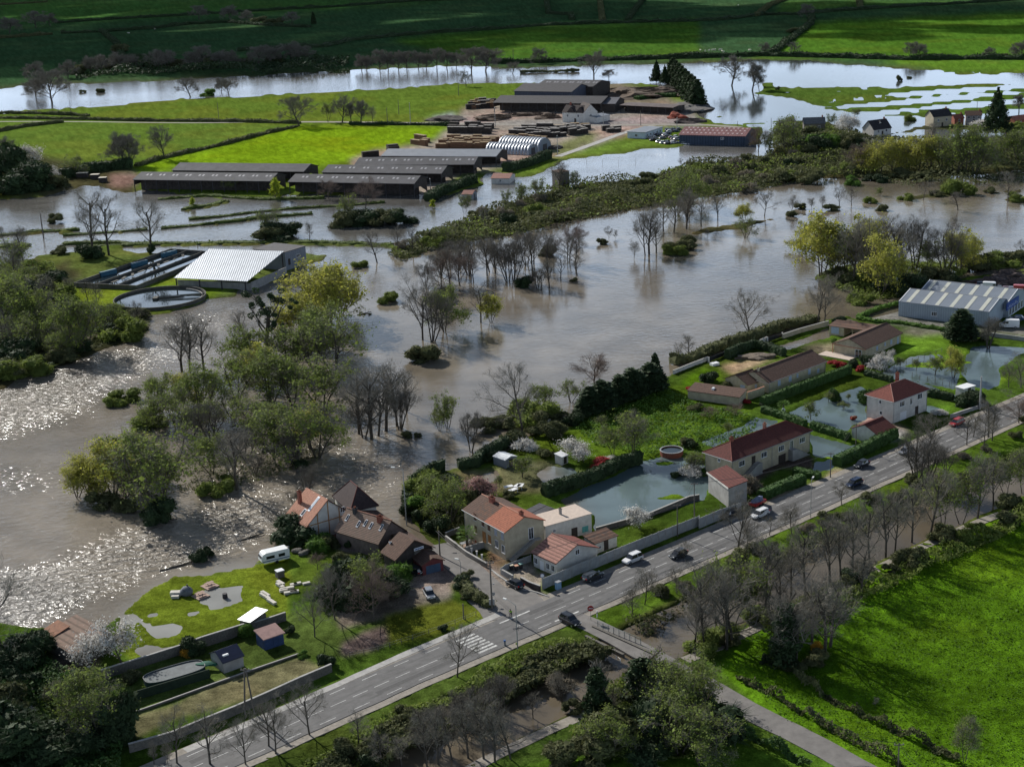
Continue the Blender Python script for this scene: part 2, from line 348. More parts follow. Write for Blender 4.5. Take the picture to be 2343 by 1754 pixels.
# gardens, plots, gravel
for P_, c_, w_, a_ in (
    (E1((700,640),(1400,420),(1900,260),(2212,170),(2212,560),(1850,560),(1400,700),(760,940)), (0.075, 0.11, 0.025), 1.2, .15),
    (E1((760,950),(1100,850),(1420,700),(1880,560),(2060,640),(1500,850),(1100,960),(830,1080)), (0.135, 0.125, 0.065), 1.2, .15),
    (E1((-300,520),(350,540),(640,660),(780,1000),(800,1140),(-300,1400)), (0.06, 0.095, 0.02), 4, .3),
    (E1((350,400),(600,350),(650,550),(640,640),(350,680)), (0.11, 0.09, 0.07), 1.2, .25),
    (E2((-60,470),(60,400),(220,360),(280,420),(120,520),(-60,560)), (0.17, 0.125, 0.11), 1.2, .2),
    (E2((-100,230),(330,60),(660,120),(640,190),(360,260),(200,330),(-60,380)), (0.19, 0.155, 0.12), 1.2, .05),
    (E2((210,300),(640,190),(920,280),(560,420),(230,480)), (0.13, 0.15, 0.02), 1.2, .15),
    (E2((330,60),(640,-80),(720,40),(640,110),(650,190),(480,220),(330,130)), cGRAV, 1.2, 0),
    (F1((600,860),(1130,880),(1300,960),(860,1010),(700,900)), (0.36, 0.33, 0.3), 1.2, .15),
    (F1((380,790),(560,640),(950,580),(960,800),(1000,880),(620,880)), (0.19, 0.10, 0.09), 1.2, 0),
    (F2((0,960),(700,1160),(820,1300),(1150,1500),(1400,1560),(1200,1656),(560,1656),(0,1320)), cGRAV, 1.2, 0),
    (F2((560,1010),(700,960),(830,1130),(1080,1080),(720,1200),(640,1190)), (0.25, 0.19, 0.12), 1.2, 0),
    (F2((180,920),(370,820),(620,900),(240,1000)), (0.5, 0.44, 0.38), 0, 0),
    (F2((1000,1330),(1300,1250),(1220,1360),(1180,1460),(880,1340),(760,1200),(1080,1110),(1150,1270)), (0.36, 0.31, 0.25), 0, 0),
    (C2((650,640),(1100,560),(1500,640),(1200,760),(760,760)), (0.12, 0.12, 0.06), 4, .2),
    (C2((360,800),(440,700),(620,620),(720,740),(780,900),(740,1000),(560,1060),(380,940)), (0.06, 0.09, 0.025), 4, .3),
    (C2((1150,440),(1500,300),(1900,100),(2150,60),(2212,150),(2212,430),(1860,560),(1500,540),(1250,560)), (0.075, 0.125, 0.012), 4, .35),
    (C3((-40,170),(110,110),(540,220),(540,300),(340,400),(150,440),(-40,500)), (0.078, 0.13, 0.012), 4, .35),
    (F5((90,820),(370,680),(580,700),(640,800),(480,860),(330,850),(170,920)), cLUSH, 1.2, .05),
    (F5((590,650),(900,570),(1300,540),(980,680),(790,760)), (0.27, 0.22, 0.14), 1.2, 0),
    (F5((1620,420),(1760,380),(2100,340),(1990,480),(1890,520),(1790,470)), (0.25, 0.21, 0.14), 1.2, 0),
    (F6((560,430),(900,300),(930,420),(1430,500),(1450,590),(1000,540),(700,480)), (0.22, 0.21, 0.19), 1.2, 0),
    (F6((880,560),(1450,590),(1460,650),(940,620)), (0.2, 0.18, 0.14), 1.2, 0),
    (F6((940,640),(1300,610),(1480,650),(1380,740),(1050,830),(900,800)), (0.11, 0.2, 0.02), 4, .2),
    (F6((1640,590),(1800,540),(2400,560),(2400,640),(1900,600)), (0.22, 0.2, 0.18), 1.2, 0),
    (H2((800,300),(1500,180),(2400,-100),(2600,0),(2600,560),(1300,480)), (0.12, 0.13, 0.05), 4, .2),
    (F3((940,1240),(1540,1190),(1870,1060),(1920,960),(2150,960),(2208,1000),(1500,1300),(1080,1410),(1060,1370)), (0.29, 0.24, 0.17), 1.2, 0),
    (F3((700,1050),(1150,850),(1650,780),(1700,960),(1250,930),(900,1150),(720,1180)), (0.10, 0.07, 0.06), 0, 0),
    (F4((300,560),(420,500),(700,640),(900,720),(760,800),(540,700),(250,600)), (0.36, 0.24, 0.2), 0, 0),
    (F4((560,760),(760,700),(900,740),(740,830),(560,810)), (0.5, 0.48, 0.45), 0, 0),
    (F4((1120,440),(1540,390),(1560,470),(1350,550),(1200,520)), (0.10, 0.19, 0.02), 1.2, .1)):
    land(P_, c_, None, w_, a_)
# verge and embankment between road and canal; the lower fields
land(D((1180,1345),(1290,1335),(1330,1290),(1500,1225),(1700,1140),(1880,1062),(2105,960),(2212,912),(2400,830),(2400,960),(2212,1005),(2071,1062),(1866,1152),(1700,1225),(1559,1290),(1438,1345),(1400,1380),(1320,1400)), (0.075, 0.13, 0.014), ZL, 1.2, .4)
land(D((420,1700),(700,1585),(900,1490),(1080,1400),(1180,1352),(1280,1360),(1330,1420),(1216,1462),(994,1575),(860,1640),(760,1720)), (0.062, 0.095, 0.018), ZL, 1.2, .45)
land(D((1560,1440),(1590,1380),(1700,1330),(1870,1230),(2071,1135),(2212,1075),(2600,900),(3400,1500),(3000,2400),(2000,1760),(1800,1620),(1640,1540)), cLUSH, ZL, 1.2, .5)
land(D((1180,1620),(1450,1560),(1600,1580),(1760,1650),(2000,1780),(1600,2300),(1000,2300),(900,1760)), (0.07, 0.14, 0.014), ZL, 4, .4)
land(D((1240,1500),(1380,1440),(1500,1460),(1560,1520),(1500,1580),(1180,1640),(1000,1690),(1040,1620)), (0.06, 0.10, 0.018), ZL, 4, .4)
# garden floods and the canal
for P_ in (C2((1335,800),(1480,730),(1690,650),(1850,560),(2000,520),(2212,540),(2300,640),(2250,800),(2120,830),(1900,910),(1560,1010),(1540,900),(1420,885)),
           C2((690,700),(800,650),(930,610),(960,650),(840,700),(730,720)), C2((1180,640),(1250,590),(1420,610),(1440,650),(1230,700)), C2((780,700),(900,650),(940,670),(860,720)),
           F3((205,600),(310,560),(600,440),(750,400),(970,295),(1250,330),(1100,420),(900,470),(650,560),(410,660)),
           C3((700,260),(900,170),(1180,88),(1215,110),(1215,300),(1110,335),(1100,372),(870,330)),
           C3((860,390),(930,410),(1110,460),(1250,448),(1010,540),(1000,610),(870,625)),
           C3((1270,0),(1400,10),(1620,80),(1800,150),(1770,180),(1560,90),(1300,20)),
           F6((700,1010),(820,950),(1000,840),(1350,800),(1400,860),(1550,1000),(1480,1180),(1200,1110),(950,1050)),
           F6((1640,760),(1700,730),(2050,730),(2300,760),(2100,870),(1950,960),(1950,1150),(1850,1180),(1650,1140),(1560,1000)),
           F4((1100,410),(1250,440),(1320,480),(1220,520),(1100,480)), F1((1150,380),(1500,50),(1600,200),(1612,600),(1985,890),(1950,965),(1640,770),(1190,480)),
           B3((610,1085),(830,1030),(980,950),(985,1020),(850,1060),(720,1095)), B3((500,1040),(700,960),(900,900),(960,930),(760,985),(560,1060)), F6((330,440),(470,470),(520,510),(340,500))):
    land(P_, None, -0.3, 1.2)
patchy = inpoly(*WP[1.2], C2((1335,800),(1850,560),(2300,540),(2250,800),(1560,1010))) | inpoly(*WP[1.2], F6((700,1010),(1350,800),(2300,740),(1950,1180),(1200,1110))) | inpoly(*WP[1.2], C3((860,390),(1250,448),(1000,610),(870,625)))
pu2 = fnoise(TX*0.09+30, TY*0.14, 4); k_ = patchy & (pu2 > 0.60); HT[k_] = 0.06; CC[k_] = (0.16, 0.26, 0.02); AMP[k_] = .02
CAN = D((2600,850),(2400,935),(2212,1022),(2071,1086),(1866,1177),(1700,1250),(1559,1313),(1438,1371),(1319,1440),(1216,1487),(1100,1540),(994,1598),(880,1648),(760,1700),(600,1775))
canw = gpts(smoothline(CAN, 1), 0.0)
m = nearline(TX+wn1*1.2, TY+wn2*1.2, canw, 6.6); HT[m] = -1.0
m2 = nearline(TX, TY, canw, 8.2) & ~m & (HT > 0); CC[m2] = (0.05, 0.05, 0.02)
# height relief
def blur(a, k=1):
    for _ in range(k):
        b = a.copy(); b[1:-1, 1:-1] = (a[1:-1, 1:-1]*4+a[:-2, 1:-1]*2+a[2:, 1:-1]*2+a[1:-1, :-2]*2+a[1:-1, 2:]*2+a[:-2, :-2]+a[2:, 2:]+a[:-2, 2:]+a[2:, :-2])/16; a = b
    return a
HT = blur(HT, 1)
for k in range(3): CC[..., k] = blur(CC[..., k], 4)
AMP = blur(AMP, 2)
rough_ = (fnoise(TX*0.9, TY*0.9, 3)-.45)*0.8+(fnoise(TX*0.25, TY*0.25, 3)-.45)*0.5
HT += np.where(HT > 0.0, AMP*rough_, 0)
HT += (fnoise(TX*.35+9, TY*.35, 3)-.45)*0.08
# mottled ground cover: clumps of older and fresher grass
mot = fnoise(TX*0.06, TY*0.06, 5); mot2 = fnoise(TX*0.5+7, TY*0.5, 3)
far_ = np.clip((TY-450)/500, 0, 1)
CC *= (1+(.56*np.clip((mot-.3)/.35, 0, 1)-.28)*(1-.75*far_))[..., None]; CC *= (0.8+0.4*np.clip((mot2-.3)/.35, 0, 1))[..., None]
yel = np.clip((fnoise(TX*0.03+90, TY*0.03, 4)-.45)*5, 0, 1)*.35
CC[..., 0] *= 1+yel*.6

def mat_ground():
    m = bpy.data.materials.new('ground cover'); m.use_nodes = True; t = m.node_tree; n = t.nodes.new; l = t.links.new
    b = t.nodes['Principled BSDF']; b.inputs['Roughness'].default_value = 0.95; b.inputs['Specular IOR Level'].default_value = 0.0
    a = n('ShaderNodeAttribute'); a.attribute_name = 'cover'; c = n('ShaderNodeTexCoord')
    col = a.outputs['Color']
    for s_, lo, hi in ((0.7, 0.7, 1.3), (3.2, 0.62, 1.4)):
        n1 = n('ShaderNodeTexNoise'); n1.inputs['Scale'].default_value = s_; n1.inputs['Detail'].default_value = 6; n1.inputs['Roughness'].default_value = .7; l(c.outputs['Object'], n1.inputs['Vector'])
        mr = n('ShaderNodeMapRange'); mr.inputs[1].default_value = .33; mr.inputs[2].default_value = .67; mr.inputs[3].default_value = lo; mr.inputs[4].default_value = hi; l(n1.outputs['Fac'], mr.inputs[0])
        v = n('ShaderNodeVectorMath'); v.operation = 'SCALE'; l(col, v.inputs[0]); l(mr.outputs[0], v.inputs['Scale']); col = v.outputs[0]
    l(col, b.inputs['Base Color'])
    n2 = n('ShaderNodeTexNoise'); n2.inputs['Scale'].default_value = 1.3; n2.inputs['Detail'].default_value = 7; n2.inputs['Roughness'].default_value = .75; l(c.outputs['Object'], n2.inputs['Vector'])
    bp = n('ShaderNodeBump'); bp.inputs['Strength'].default_value = 0.75; bp.inputs['Distance'].default_value = 0.35; l(n2.outputs['Fac'], bp.inputs['Height']); l(bp.outputs[0], b.inputs['Normal'])
    return m
V = np.stack([TX, TY, HT], -1).reshape(-1, 3); nr, nc = TX.shape
me = npmesh('ground', V, gridfaces(nr, nc), mat_ground(), True)
at = me.color_attributes.new('cover', 'FLOAT_COLOR', 'POINT')
at.data.foreach_set('color', np.concatenate([np.clip(CC, 0, 1), np.ones(TX.shape+(1,))], -1).astype(np.float32).ravel())
tag(inst(me, 'ground'), kind='structure')
def ground_z(x, y):
    """terrain height under a point"""
    az = math.degrees(math.atan2(x, y)); el = math.degrees(math.atan2(CAMH, math.hypot(x, y)))
    i = int(np.clip(np.searchsorted(els, el), 0, len(els)-1)); j = int(np.clip(np.searchsorted(azs, az), 0, len(azs)-1))
    return float(max(HT[i, j], -0.25))

# ================================================================== WATER
wa = np.concatenate([[-75, -55, -40, -30], np.arange(-24, 24.1, 0.3), [30, 40, 55, 75]]); we = np.concatenate([[0.12, .5, 1.0, 1.5], np.arange(1.8, 34, 0.25), [36, 40, 52]])
WX, WY = polar(wa, we); wx, wy = topx(WX, WY, 0)
MUD = np.zeros(WX.shape+(3,)); MUD[:] = (0.13, 0.108, 0.078); RIP = np.full(WX.shape, 0.10)
def wpatch(poly, col=None, rip=None):
    m = inpoly(wx, wy, poly)
    if col is not None: MUD[m] = col
    if rip is not None: RIP[m] = rip
wpatch(D((-400,0),(2700,0),(2700,330),(1700,345),(1200,400),(1000,450),(-400,450)), (0.11, 0.105, 0.095), 0.10)
wpatch(D((1500,120),(2700,120),(2700,300),(1560,290)), (0.05, 0.06, 0.06), 0.03)
wpatch(D((-400,420),(1000,430),(850,560),(660,640),(-400,640)), (0.11, 0.105, 0.095), 0.16)
wpatch(D((780,560),(1000,540),(1700,330),(2700,330),(2700,600),(1800,660),(1400,780),(1000,1000),(900,1060),(780,800)), (0.135, 0.115, 0.088), 0.075)
wpatch(D((-400,640),(500,640),(820,760),(900,1060),(870,1150),(600,1150),(300,1300),(-400,1500)), (0.165, 0.142, 0.112), 0.42)
wpatch(D((430,960),(880,930),(890,1100),(700,1090),(500,1100)), None, .85)
wpatch(D((-400,1500),(-400,1320),(100,1230),(350,1130),(560,1085),(620,1100),(560,1160),(250,1270),(60,1340)), None, 1.7)
wpatch(D((-400,860),(120,800),(420,700),(500,700),(300,800),(100,900),(-400,1000)), None, 1.35)
for P_ in (D((1180,980),(1600,860),(1700,1050),(1300,1180)), D((1550,800),(1900,780),(2212,690),(2400,700),(2400,900),(1800,1080),(1640,1000))): wpatch(P_, (0.085, 0.118, 0.120), 0.02)
wpatch(CAN[:-2]+D((500,1800),(700,1800),(1400,1500),(2212,1150),(2700,950)), (0.105, 0.085, 0.060), 0.03); wpatch(D((2700,800),(2700,1100),(1300,1560),(600,1900),(500,1700),(1300,1380)), (0.11, 0.09, 0.063), 0.03)
wpatch(D((258,1330),(350,1262),(540,1222),(640,1245),(620,1330),(400,1410),(240,1420)), (0.22, 0.22, 0.20), .03)
for _ in range(3): RIP = blur(RIP); MUD = np.stack([blur(MUD[..., k]) for k in range(3)], -1)
sil = fnoise(WX*0.012+4, WY*0.02, 4); MUD *= (0.8+0.5*np.clip((sil-.3)/.35, 0, 1))[..., None]
gust = fnoise(WX*0.02+40, WY*0.05, 4); RIP *= 0.6+0.8*np.clip((gust-.3)/.35, 0, 1)
def mat_water():
    m = bpy.data.materials.new('flood water'); m.use_nodes = True; t = m.node_tree; n = t.nodes.new; l = t.links.new
    b = t.nodes['Principled BSDF']; b.inputs['IOR'].default_value = 1.33
    a = n('ShaderNodeAttribute'); a.attribute_name = 'mud'; c = n('ShaderNodeTexCoord'); rp = n('ShaderNodeAttribute'); rp.attribute_name = 'ripple'
    rr0 = n('ShaderNodeMapRange'); rr0.inputs[1].default_value = 0.1; rr0.inputs[2].default_value = 1.4; rr0.inputs[3].default_value = .05; rr0.inputs[4].default_value = .27; l(rp.outputs['Fac'], rr0.inputs[0]); l(rr0.outputs[0], b.inputs['Roughness'])
    n0 = n('ShaderNodeTexNoise'); n0.inputs['Scale'].default_value = .08; n0.inputs['Detail'].default_value = 6; l(c.outputs['Object'], n0.inputs['Vector'])
    mr = n('ShaderNodeMapRange'); mr.inputs[1].default_value = .33; mr.inputs[2].default_value = .67; mr.inputs[3].default_value = .8; mr.inputs[4].default_value = 1.25; l(n0.outputs['Fac'], mr.inputs[0])
    v = n('ShaderNodeVectorMath'); v.operation = 'SCALE'; l(a.outputs['Color'], v.inputs[0]); l(mr.outputs[0], v.inputs['Scale']); l(v.outputs[0], b.inputs['Base Color'])
    mp = n('ShaderNodeMapping'); mp.inputs['Rotation'].default_value = (0, 0, math.radians(-32)); mp.inputs['Scale'].default_value = (0.55, 1.0, 1.0); l(c.outputs['Object'], mp.inputs['Vector'])
    nb = n('ShaderNodeTexNoise'); nb.inputs['Scale'].default_value = 0.75; nb.inputs['Detail'].default_value = 4; nb.inputs['Roughness'].default_value = .55; nb.inputs['Distortion'].default_value = .6; l(mp.outputs[0], nb.inputs['Vector'])
    bp = n('ShaderNodeBump'); bp.inputs['Distance'].default_value = 0.9; l(rp.outputs['Fac'], bp.inputs['Strength']); l(nb.outputs['Fac'], bp.inputs['Height']); l(bp.outputs[0], b.inputs['Normal'])
    return m
me = npmesh('water', np.stack([WX, WY, np.zeros(WX.shape)], -1).reshape(-1, 3), gridfaces(*WX.shape), mat_water(), True)
at = me.color_attributes.new('mud', 'FLOAT_COLOR', 'POINT'); at.data.foreach_set('color', np.concatenate([MUD, np.ones(WX.shape+(1,))], -1).astype(np.float32).ravel())
at = me.attributes.new('ripple', 'FLOAT', 'POINT'); at.data.foreach_set('value', RIP.astype(np.float32).ravel())
tag(inst(me, 'water'), kind='structure')

# ================================================================== ROADS
mASPH = M('asphalt', (0.13, 0.127, 0.125), .85, .18, .8, bump=.2, bscale=14, spec=.25)
mASPH2 = M('worn asphalt', (0.17, 0.16, 0.15), .9, .2, .6, bump=.2, bscale=10)
mGRAVEL = M('gravel', (0.26, 0.235, 0.20), .95, .25, 1.2, bump=.3, bscale=12)
mCONC = M('concrete', (0.36, 0.35, 0.33), .9, .18, 1.2, bump=.15)
mPAINT = M('road paint', (0.52, 0.52, 0.50), .8, .35, 2.5)
def ribbon(name, S, wd, z, mat, th=0.12, wds=None, kind='structure', it=2, step=4.0):
    P = resample(gpts(smoothline(S, it), z), step); R = []; n = len(P)
    for i, p in enumerate(P):
        a, b = P[max(0, i-1)], P[min(n-1, i+1)]; dx, dy = b[0]-a[0], b[1]-a[1]; q = math.hypot(dx, dy) or 1; nx, ny = -dy/q, dx/q
        h = (wd if wds is None else np.interp(i/(n-1), [0, 1], wds))/2
        h1 = h+0.25*(fn1(p[0]*.3, p[1]*.3)-.5); h2 = h+0.25*(fn1(p[0]*.3+40, p[1]*.3)-.5)
        R.append([(p[0]+nx*h1, p[1]+ny*h1, z-th), (p[0]+nx*h1, p[1]+ny*h1, z), (p[0]-nx*h2, p[1]-ny*h2, z), (p[0]-nx*h2, p[1]-ny*h2, z-th)])
    o = MB().loft(R).build(name, mat); tag(o, kind=kind); return o, P
def fn1(x, y): return float(vnoise(np.array([x]), np.array([y]))[0])
ROADZ = 0.50
MAIN = D((150,1775),(427,1652),(600,1576),(772,1500),(832,1473),(894,1446),(1000,1401),(1076,1369),(1170,1329),(1266,1289.5),(1360,1249),(1530,1176),(1700,1103),(1880,1024.5),(2105,926),(2212,879),(2420,789))
ribbon('road_shoulder', MAIN, 12.0, ROADZ-0.07, mGRAVEL, .5)
road, RP = ribbon('road', MAIN, 8.6, ROADZ, mASPH)
ribbon('side_street', D((1160,1335),(1112,1312),(1060,1278),(1010,1232),(972,1196),(950,1174)), 6.3, ROADZ-0.03, mASPH2, .6)
ribbon('side_street', D((1120,1330),(1100,1300),(1070,1278)), 12, ROADZ-0.035, mASPH2, .6)
ribbon('lane', D((1200,1322),(1268,1343),(1330,1375),(1400,1413),(1470,1450),(1525,1478),(1620,1535),(1764,1606),(1843,1652),(2050,1760)), 4.6, ROADZ-0.02, mASPH2, .3)
ribbon('towpath', D((2500,960),(2212,1092),(2071,1142),(1870,1240),(1700,1322),(1640,1352),(1560,1392),(1480,1425)), 2.2, ZL+.06, mGRAVEL, .3)
ribbon('towpath', D((1490,1450),(1420,1480),(1310,1520),(1180,1578),(1060,1636),(960,1690),(800,1760)), 2.2, ZL+.06, mGRAVEL, .3)
ribbon('pavement', D((400,1620),(560,1552),(755,1466),(900,1400),(1000,1360),(1080,1325)), 1.5, ZL+.12, mCONC, .3)
ribbon('farm_road', D((560,264),(700,263),(930,266),(1060,268),(1240,272),(1500,268),(1600,275)), 5.5, ZL+.05, mGRAVEL, .3)
ribbon('farm_road', D((1205,338),(1290,308),(1350,285),(1410,272)), 4.5, ZL+.07, mCONC, .3)
ribbon('farm_road', D((-300,268),(0,262),(200,263),(400,266),(560,264)), 3.5, ZL+.03, mGRAVEL, .3)
ribbon('kerb', F2((540,1200),(760,1370),(950,1470),(1140,1500),(1300,1560)), .25, ROADZ+.08, mCONC, .3)
# painted markings, traced from the photograph on to the road plane
ZP = ROADZ+0.004
def marks(name, segs, wd):
    mb = MB()
    for a, b in segs:
        p, q = Vector(G(*a, ZP)), Vector(G(*b, ZP)); d = (q-p).normalized(); n_ = Vector((-d.y, d.x))*wd/2
        mb.add([(*(p+n_), ZP), (*(q+n_), ZP), (*(q-n_), ZP), (*(p-n_), ZP)], [(3, 2, 1, 0)])
    return mb
def polyat(P, t):
    return P
def along(P, s):
    for a, b in zip(P[:-1], P[1:]):
        d = math.hypot(b[0]-a[0], b[1]-a[1])
        if s <= d: return lerp(a, b, s/d), ((b[0]-a[0])/d, (b[1]-a[1])/d)
        s -= d
    return P[-1], ((P[-1][0]-P[-2][0])/d, (P[-1][1]-P[-2][1])/d)
def plen(P): return sum(math.hypot(b[0]-a[0], b[1]-a[1]) for a, b in zip(P[:-1], P[1:]))
RC = gpts(smoothline(MAIN, 2), ZP); RL = plen(RC)
def stationof(pt):
    best = (1e9, 0); s = 0
    for a, b in zip(RC[:-1], RC[1:]):
        d = math.hypot(b[0]-a[0], b[1]-a[1]); t = max(0, min(1, ((pt[0]-a[0])*(b[0]-a[0])+(pt[1]-a[1])*(b[1]-a[1]))/d/d)); q = lerp(a, b, t)
        e = math.hypot(q[0]-pt[0], q[1]-pt[1])
        if e < best[0]: best = (e, s+t*d)
        s += d
    return best[1]
s_x0 = stationof(G(*D(1010,1400), ZP)); s_x1 = stationof(G(*D(1098,1360), ZP)); s_j = stationof(G(*D(1240,1300), ZP))
dash = []
for off, per, ln, w_, sk in ((0.0, 4.33, 3.0, .11, None), (3.35, 6.5, 3.0, .12, 'N'), (-3.35, 6.5, 3.0, .12, 'S')):
    s = 1.0
    while s < RL-4:
        bad = s_x0-1 < s+ln and s < s_x1+.5
        if off > 0 and s_x1-2 < s < s_j: bad = True
        if off < 0 and s_x1+6 < s < s_j+6: bad = True
        if not bad: dash.append((s, off, ln, w_))
        s += per
def dashmesh(items, z=ZP):
    mb = MB()
    for s, off, ln, w_ in items:
        (p, d), (q, e) = along(RC, s), along(RC, s+ln); n_ = (-d[1], d[0])
        a = [(p[0]+n_[0]*(off+k), p[1]+n_[1]*(off+k), z) for k in (w_/2, -w_/2)]; b = [(q[0]+n_[0]*(off+k), q[1]+n_[1]*(off+k), z) for k in (w_/2, -w_/2)]
        mb.add(a+b, [(0, 1, 3, 2)])
    return mb
for it_ in dash:
    dashmesh([it_]).build('lane_marking', mPAINT, road)
dashmesh([(s_x1+.6, 3.0, s_j-s_x1-8.5, .32)]).build('give_way_line', mPAINT, road)
dashmesh([(s_x1+8, -3.3, 5.6, .35)]).build('give_way_line', mPAINT, road)
dashmesh([(s_x0-7.5, 0, 6.6, .15)]).build('centre_line', mPAINT, road)
for k in range(7):
    off = 3.0-k*1.0
    dashmesh([(s_x0+.3, off, 4.0, .5)]).build('crosswalk_stripe', mPAINT, road)
mPATCH = M('tar patch', (0.085, 0.083, 0.082), .85, .15, 2)
pm = MB()
for s, off, ln, w_ in ((20, 1.5, 14, 1.1), (52, -1.9, 18, 1.0), (88, 2.2, 9, 1.2), (120, -2.0, 22, .8), (150, 1.6, 16, .9), (185, -1.2, 12, 1.3)):
    for k in range(int(ln/2)): dashmesh([(s+2*k, off, 2.0, w_)], ROADZ+.002); pm.add(*(lambda q: (q.v, q.f))(dashmesh([(s+2*k, off, 2.0, w_)], ROADZ+.002)))
pm.build('road_patch', mPATCH, road)
mTRK = M('tyre worn asphalt', (0.10, 0.098, 0.096), .75, .25, .5)
for off in (-2.5, -.95, .95, 2.5): dashmesh([(2+k*3, off, 3, .55) for k in range(int(RL/3)-2)], ROADZ+.001).build('wheel_track', mTRK, road)

# ================================================================== CLOUDS (real bodies high up, toward the sun; they shade the far fields)
mc = bpy.data.materials.new('cloud vapour'); mc.use_nodes = True; t = mc.node_tree; t.nodes.clear(); n = t.nodes.new; l = t.links.new
o_ = n('ShaderNodeOutputMaterial'); ms = n('ShaderNodeMixShader'); ms2 = n('ShaderNodeMixShader'); tr = n('ShaderNodeBsdfTransparent'); tl = n('ShaderNodeBsdfTranslucent'); df = n('ShaderNodeBsdfDiffuse')
tl.inputs[0].default_value = (.95, .96, .98, 1); df.inputs[0].default_value = (.9, .91, .93, 1); ms2.inputs[0].default_value = .5; l(tl.outputs[0], ms2.inputs[1]); l(df.outputs[0], ms2.inputs[2])
ms.inputs[0].default_value = .62; l(tr.outputs[0], ms.inputs[1]); l(ms2.outputs[0], ms.inputs[2]); l(ms.outputs[0], o_.inputs[0])
CH = 900.0; off_ = (sdir.x/sdir.z*CH, sdir.y/sdir.z*CH)
def cloud(name, label, shade, step, r, seed):
    """shade: polygon on the ground (picture coordinates) that lies in this cloud's shadow"""
    gp = gpts(shade, ZL); xs = [p[0] for p in gp]; ys = [p[1] for p in gp]; rr = random.Random(seed); mb = MB(); y = min(ys)
    while y < max(ys):
        x = min(xs)
        while x < max(xs):
            px, py = x+rr.uniform(-.4, .4)*step, y+rr.uniform(-.4, .4)*step
            if inpoly(np.array([px]), np.array([py]), gp)[0]:
                s = r*rr.uniform(.75, 1.3); mb.blob((px+off_[0], py+off_[1], CH+rr.uniform(-20, 60)), (s, s, s*.38), rr.random(), 1, .15)
            x += step
        y += step
    tag(mb.build(name, mc, smooth=True), label, 'cloud', kind='stuff')
cloud('cloud', 'broad bank of cloud shading the far fields', D((-700,-30),(-700,150),(0,168),(300,158),(640,142),(860,126),(1000,95),(1300,66),(1700,52),(2300,30),(2300,8),(1700,12),(1300,8),(600,-30)), 95, 88, 3)
cloud('cloud', 'long thin bank of cloud shading one strip of the far fields on the right', D((1350,96),(1700,78),(2400,56),(2400,44),(1700,62),(1300,78)), 60, 45, 5)
# ================================================================== BUILDINGS
mWHITE = M('white render', (0.55, 0.53, 0.49), .9, .16, .8, bump=.1)
mCREAM = M('cream render', (0.42, 0.365, 0.26), .9, .2, .8, bump=.1)
mBEIGE = M('beige render', (0.40, 0.35, 0.255), .9, .18, .7, bump=.15)
mGREYW = M('grey render', (0.30, 0.29, 0.275), .9, .22, .5, bump=.2)
mSTONE = M('stone wall', (0.13, 0.12, 0.105), .95, .3, 3, bump=.5, bscale=5)
mTRED = M('red tiles', (0.185, 0.055, 0.040), .85, .3, 2.5, rows=.16, rowdark=.35)
mTDRED = M('dark red tiles', (0.105, 0.028, 0.022), .85, .3, 2.2, rows=.15, rowdark=.3)
mTORG = M('orange tiles', (0.30, 0.098, 0.052), .85, .3, 2.5, rows=.16, rowdark=.3)
mTBRN = M('brown tiles', (0.105, 0.062, 0.045), .9, .3, 2.2, rows=.15, rowdark=.3)
mTOLD = M('lichened tiles', (0.17, 0.085, 0.055), .95, .5, 1.3, rows=.16, rowdark=.35, col2=(0.075, 0.06, 0.05))
mTSAL = M('salmon tiles', (0.40, 0.20, 0.135), .9, .22, 2.5, rows=.18, rowdark=.22)
mTPINK = M('pink tiles', (0.32, 0.165, 0.13), .9, .25, 2.5, rows=.30, rowdark=.55)
mDIRTY = M('dirty tiles', (0.26, 0.17, 0.13), .95, .3, 1.6, rows=.22, rowdark=.4, col2=(0.17, 0.13, 0.10))
mDARKR = M('dark sheeting', (0.045, 0.042, 0.045), .7, .25, .5, bump=.2)
mFIBRO = M('fibre cement sheets', (0.075, 0.075, 0.082), .85, .25, .25, cols=.9, rowdark=.18)
mLGREY = M('pale sheet roof', (0.20, 0.22, 0.25), .6, .12, .3, cols=1.0, rowdark=.15)
mSTEEL = M('corrugated steel', (0.34, 0.37, 0.41), .5, .12, .25, cols=.8, rowdark=.06, metal=.35, spec=.5)
mBLUEG = M('blue grey sheeting', (0.19, 0.22, 0.26), .6, .12, .3, cols=.6, rowdark=.25)
mWHSEW = M('warehouse cladding', (0.30, 0.34, 0.38), .7, .1, .3, cols=.7, rowdark=.18)
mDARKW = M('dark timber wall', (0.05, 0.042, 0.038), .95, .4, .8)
mREDW = M('dark red wall', (0.16, 0.045, 0.045), .9, .25, .8)
mBLUEW = M('blue painted boards', (0.03, 0.055, 0.13), .8, .25, 1)
mTIMB = M('orange brown timber', (0.33, 0.17, 0.06), .85, .2, 3)
mFRAME = M('white window frame', (0.72, 0.73, 0.74), .6, .05, 3)
mPANE = M('window glass', (0.018, 0.022, 0.03), .08, .1, 2, spec=.8)
mSHUTW = M('pale blue shutters', (0.40, 0.47, 0.60), .7, .1, 3)
mSHUTB = M('brown shutters', (0.13, 0.075, 0.05), .8, .2, 3)
mDOORD = M('dark door', (0.045, 0.035, 0.03), .7, .2, 3)
mWOODD = M('orange wooden door', (0.36, 0.17, 0.06), .7, .2, 3)
mBRICK = M('red brick', (0.27, 0.09, 0.06), .9, .25, 5, rows=.08, rowdark=.3)
mGUT = M('zinc gutter', (0.30, 0.31, 0.32), .5, .1, 2, metal=.3)
mTRANSL = M('translucent sheet', (0.62, 0.62, 0.54), .5, .08, 1, trans=.2)
mPALE = M('pale terrace paving', (0.52, 0.43, 0.36), .9, .12, 2)
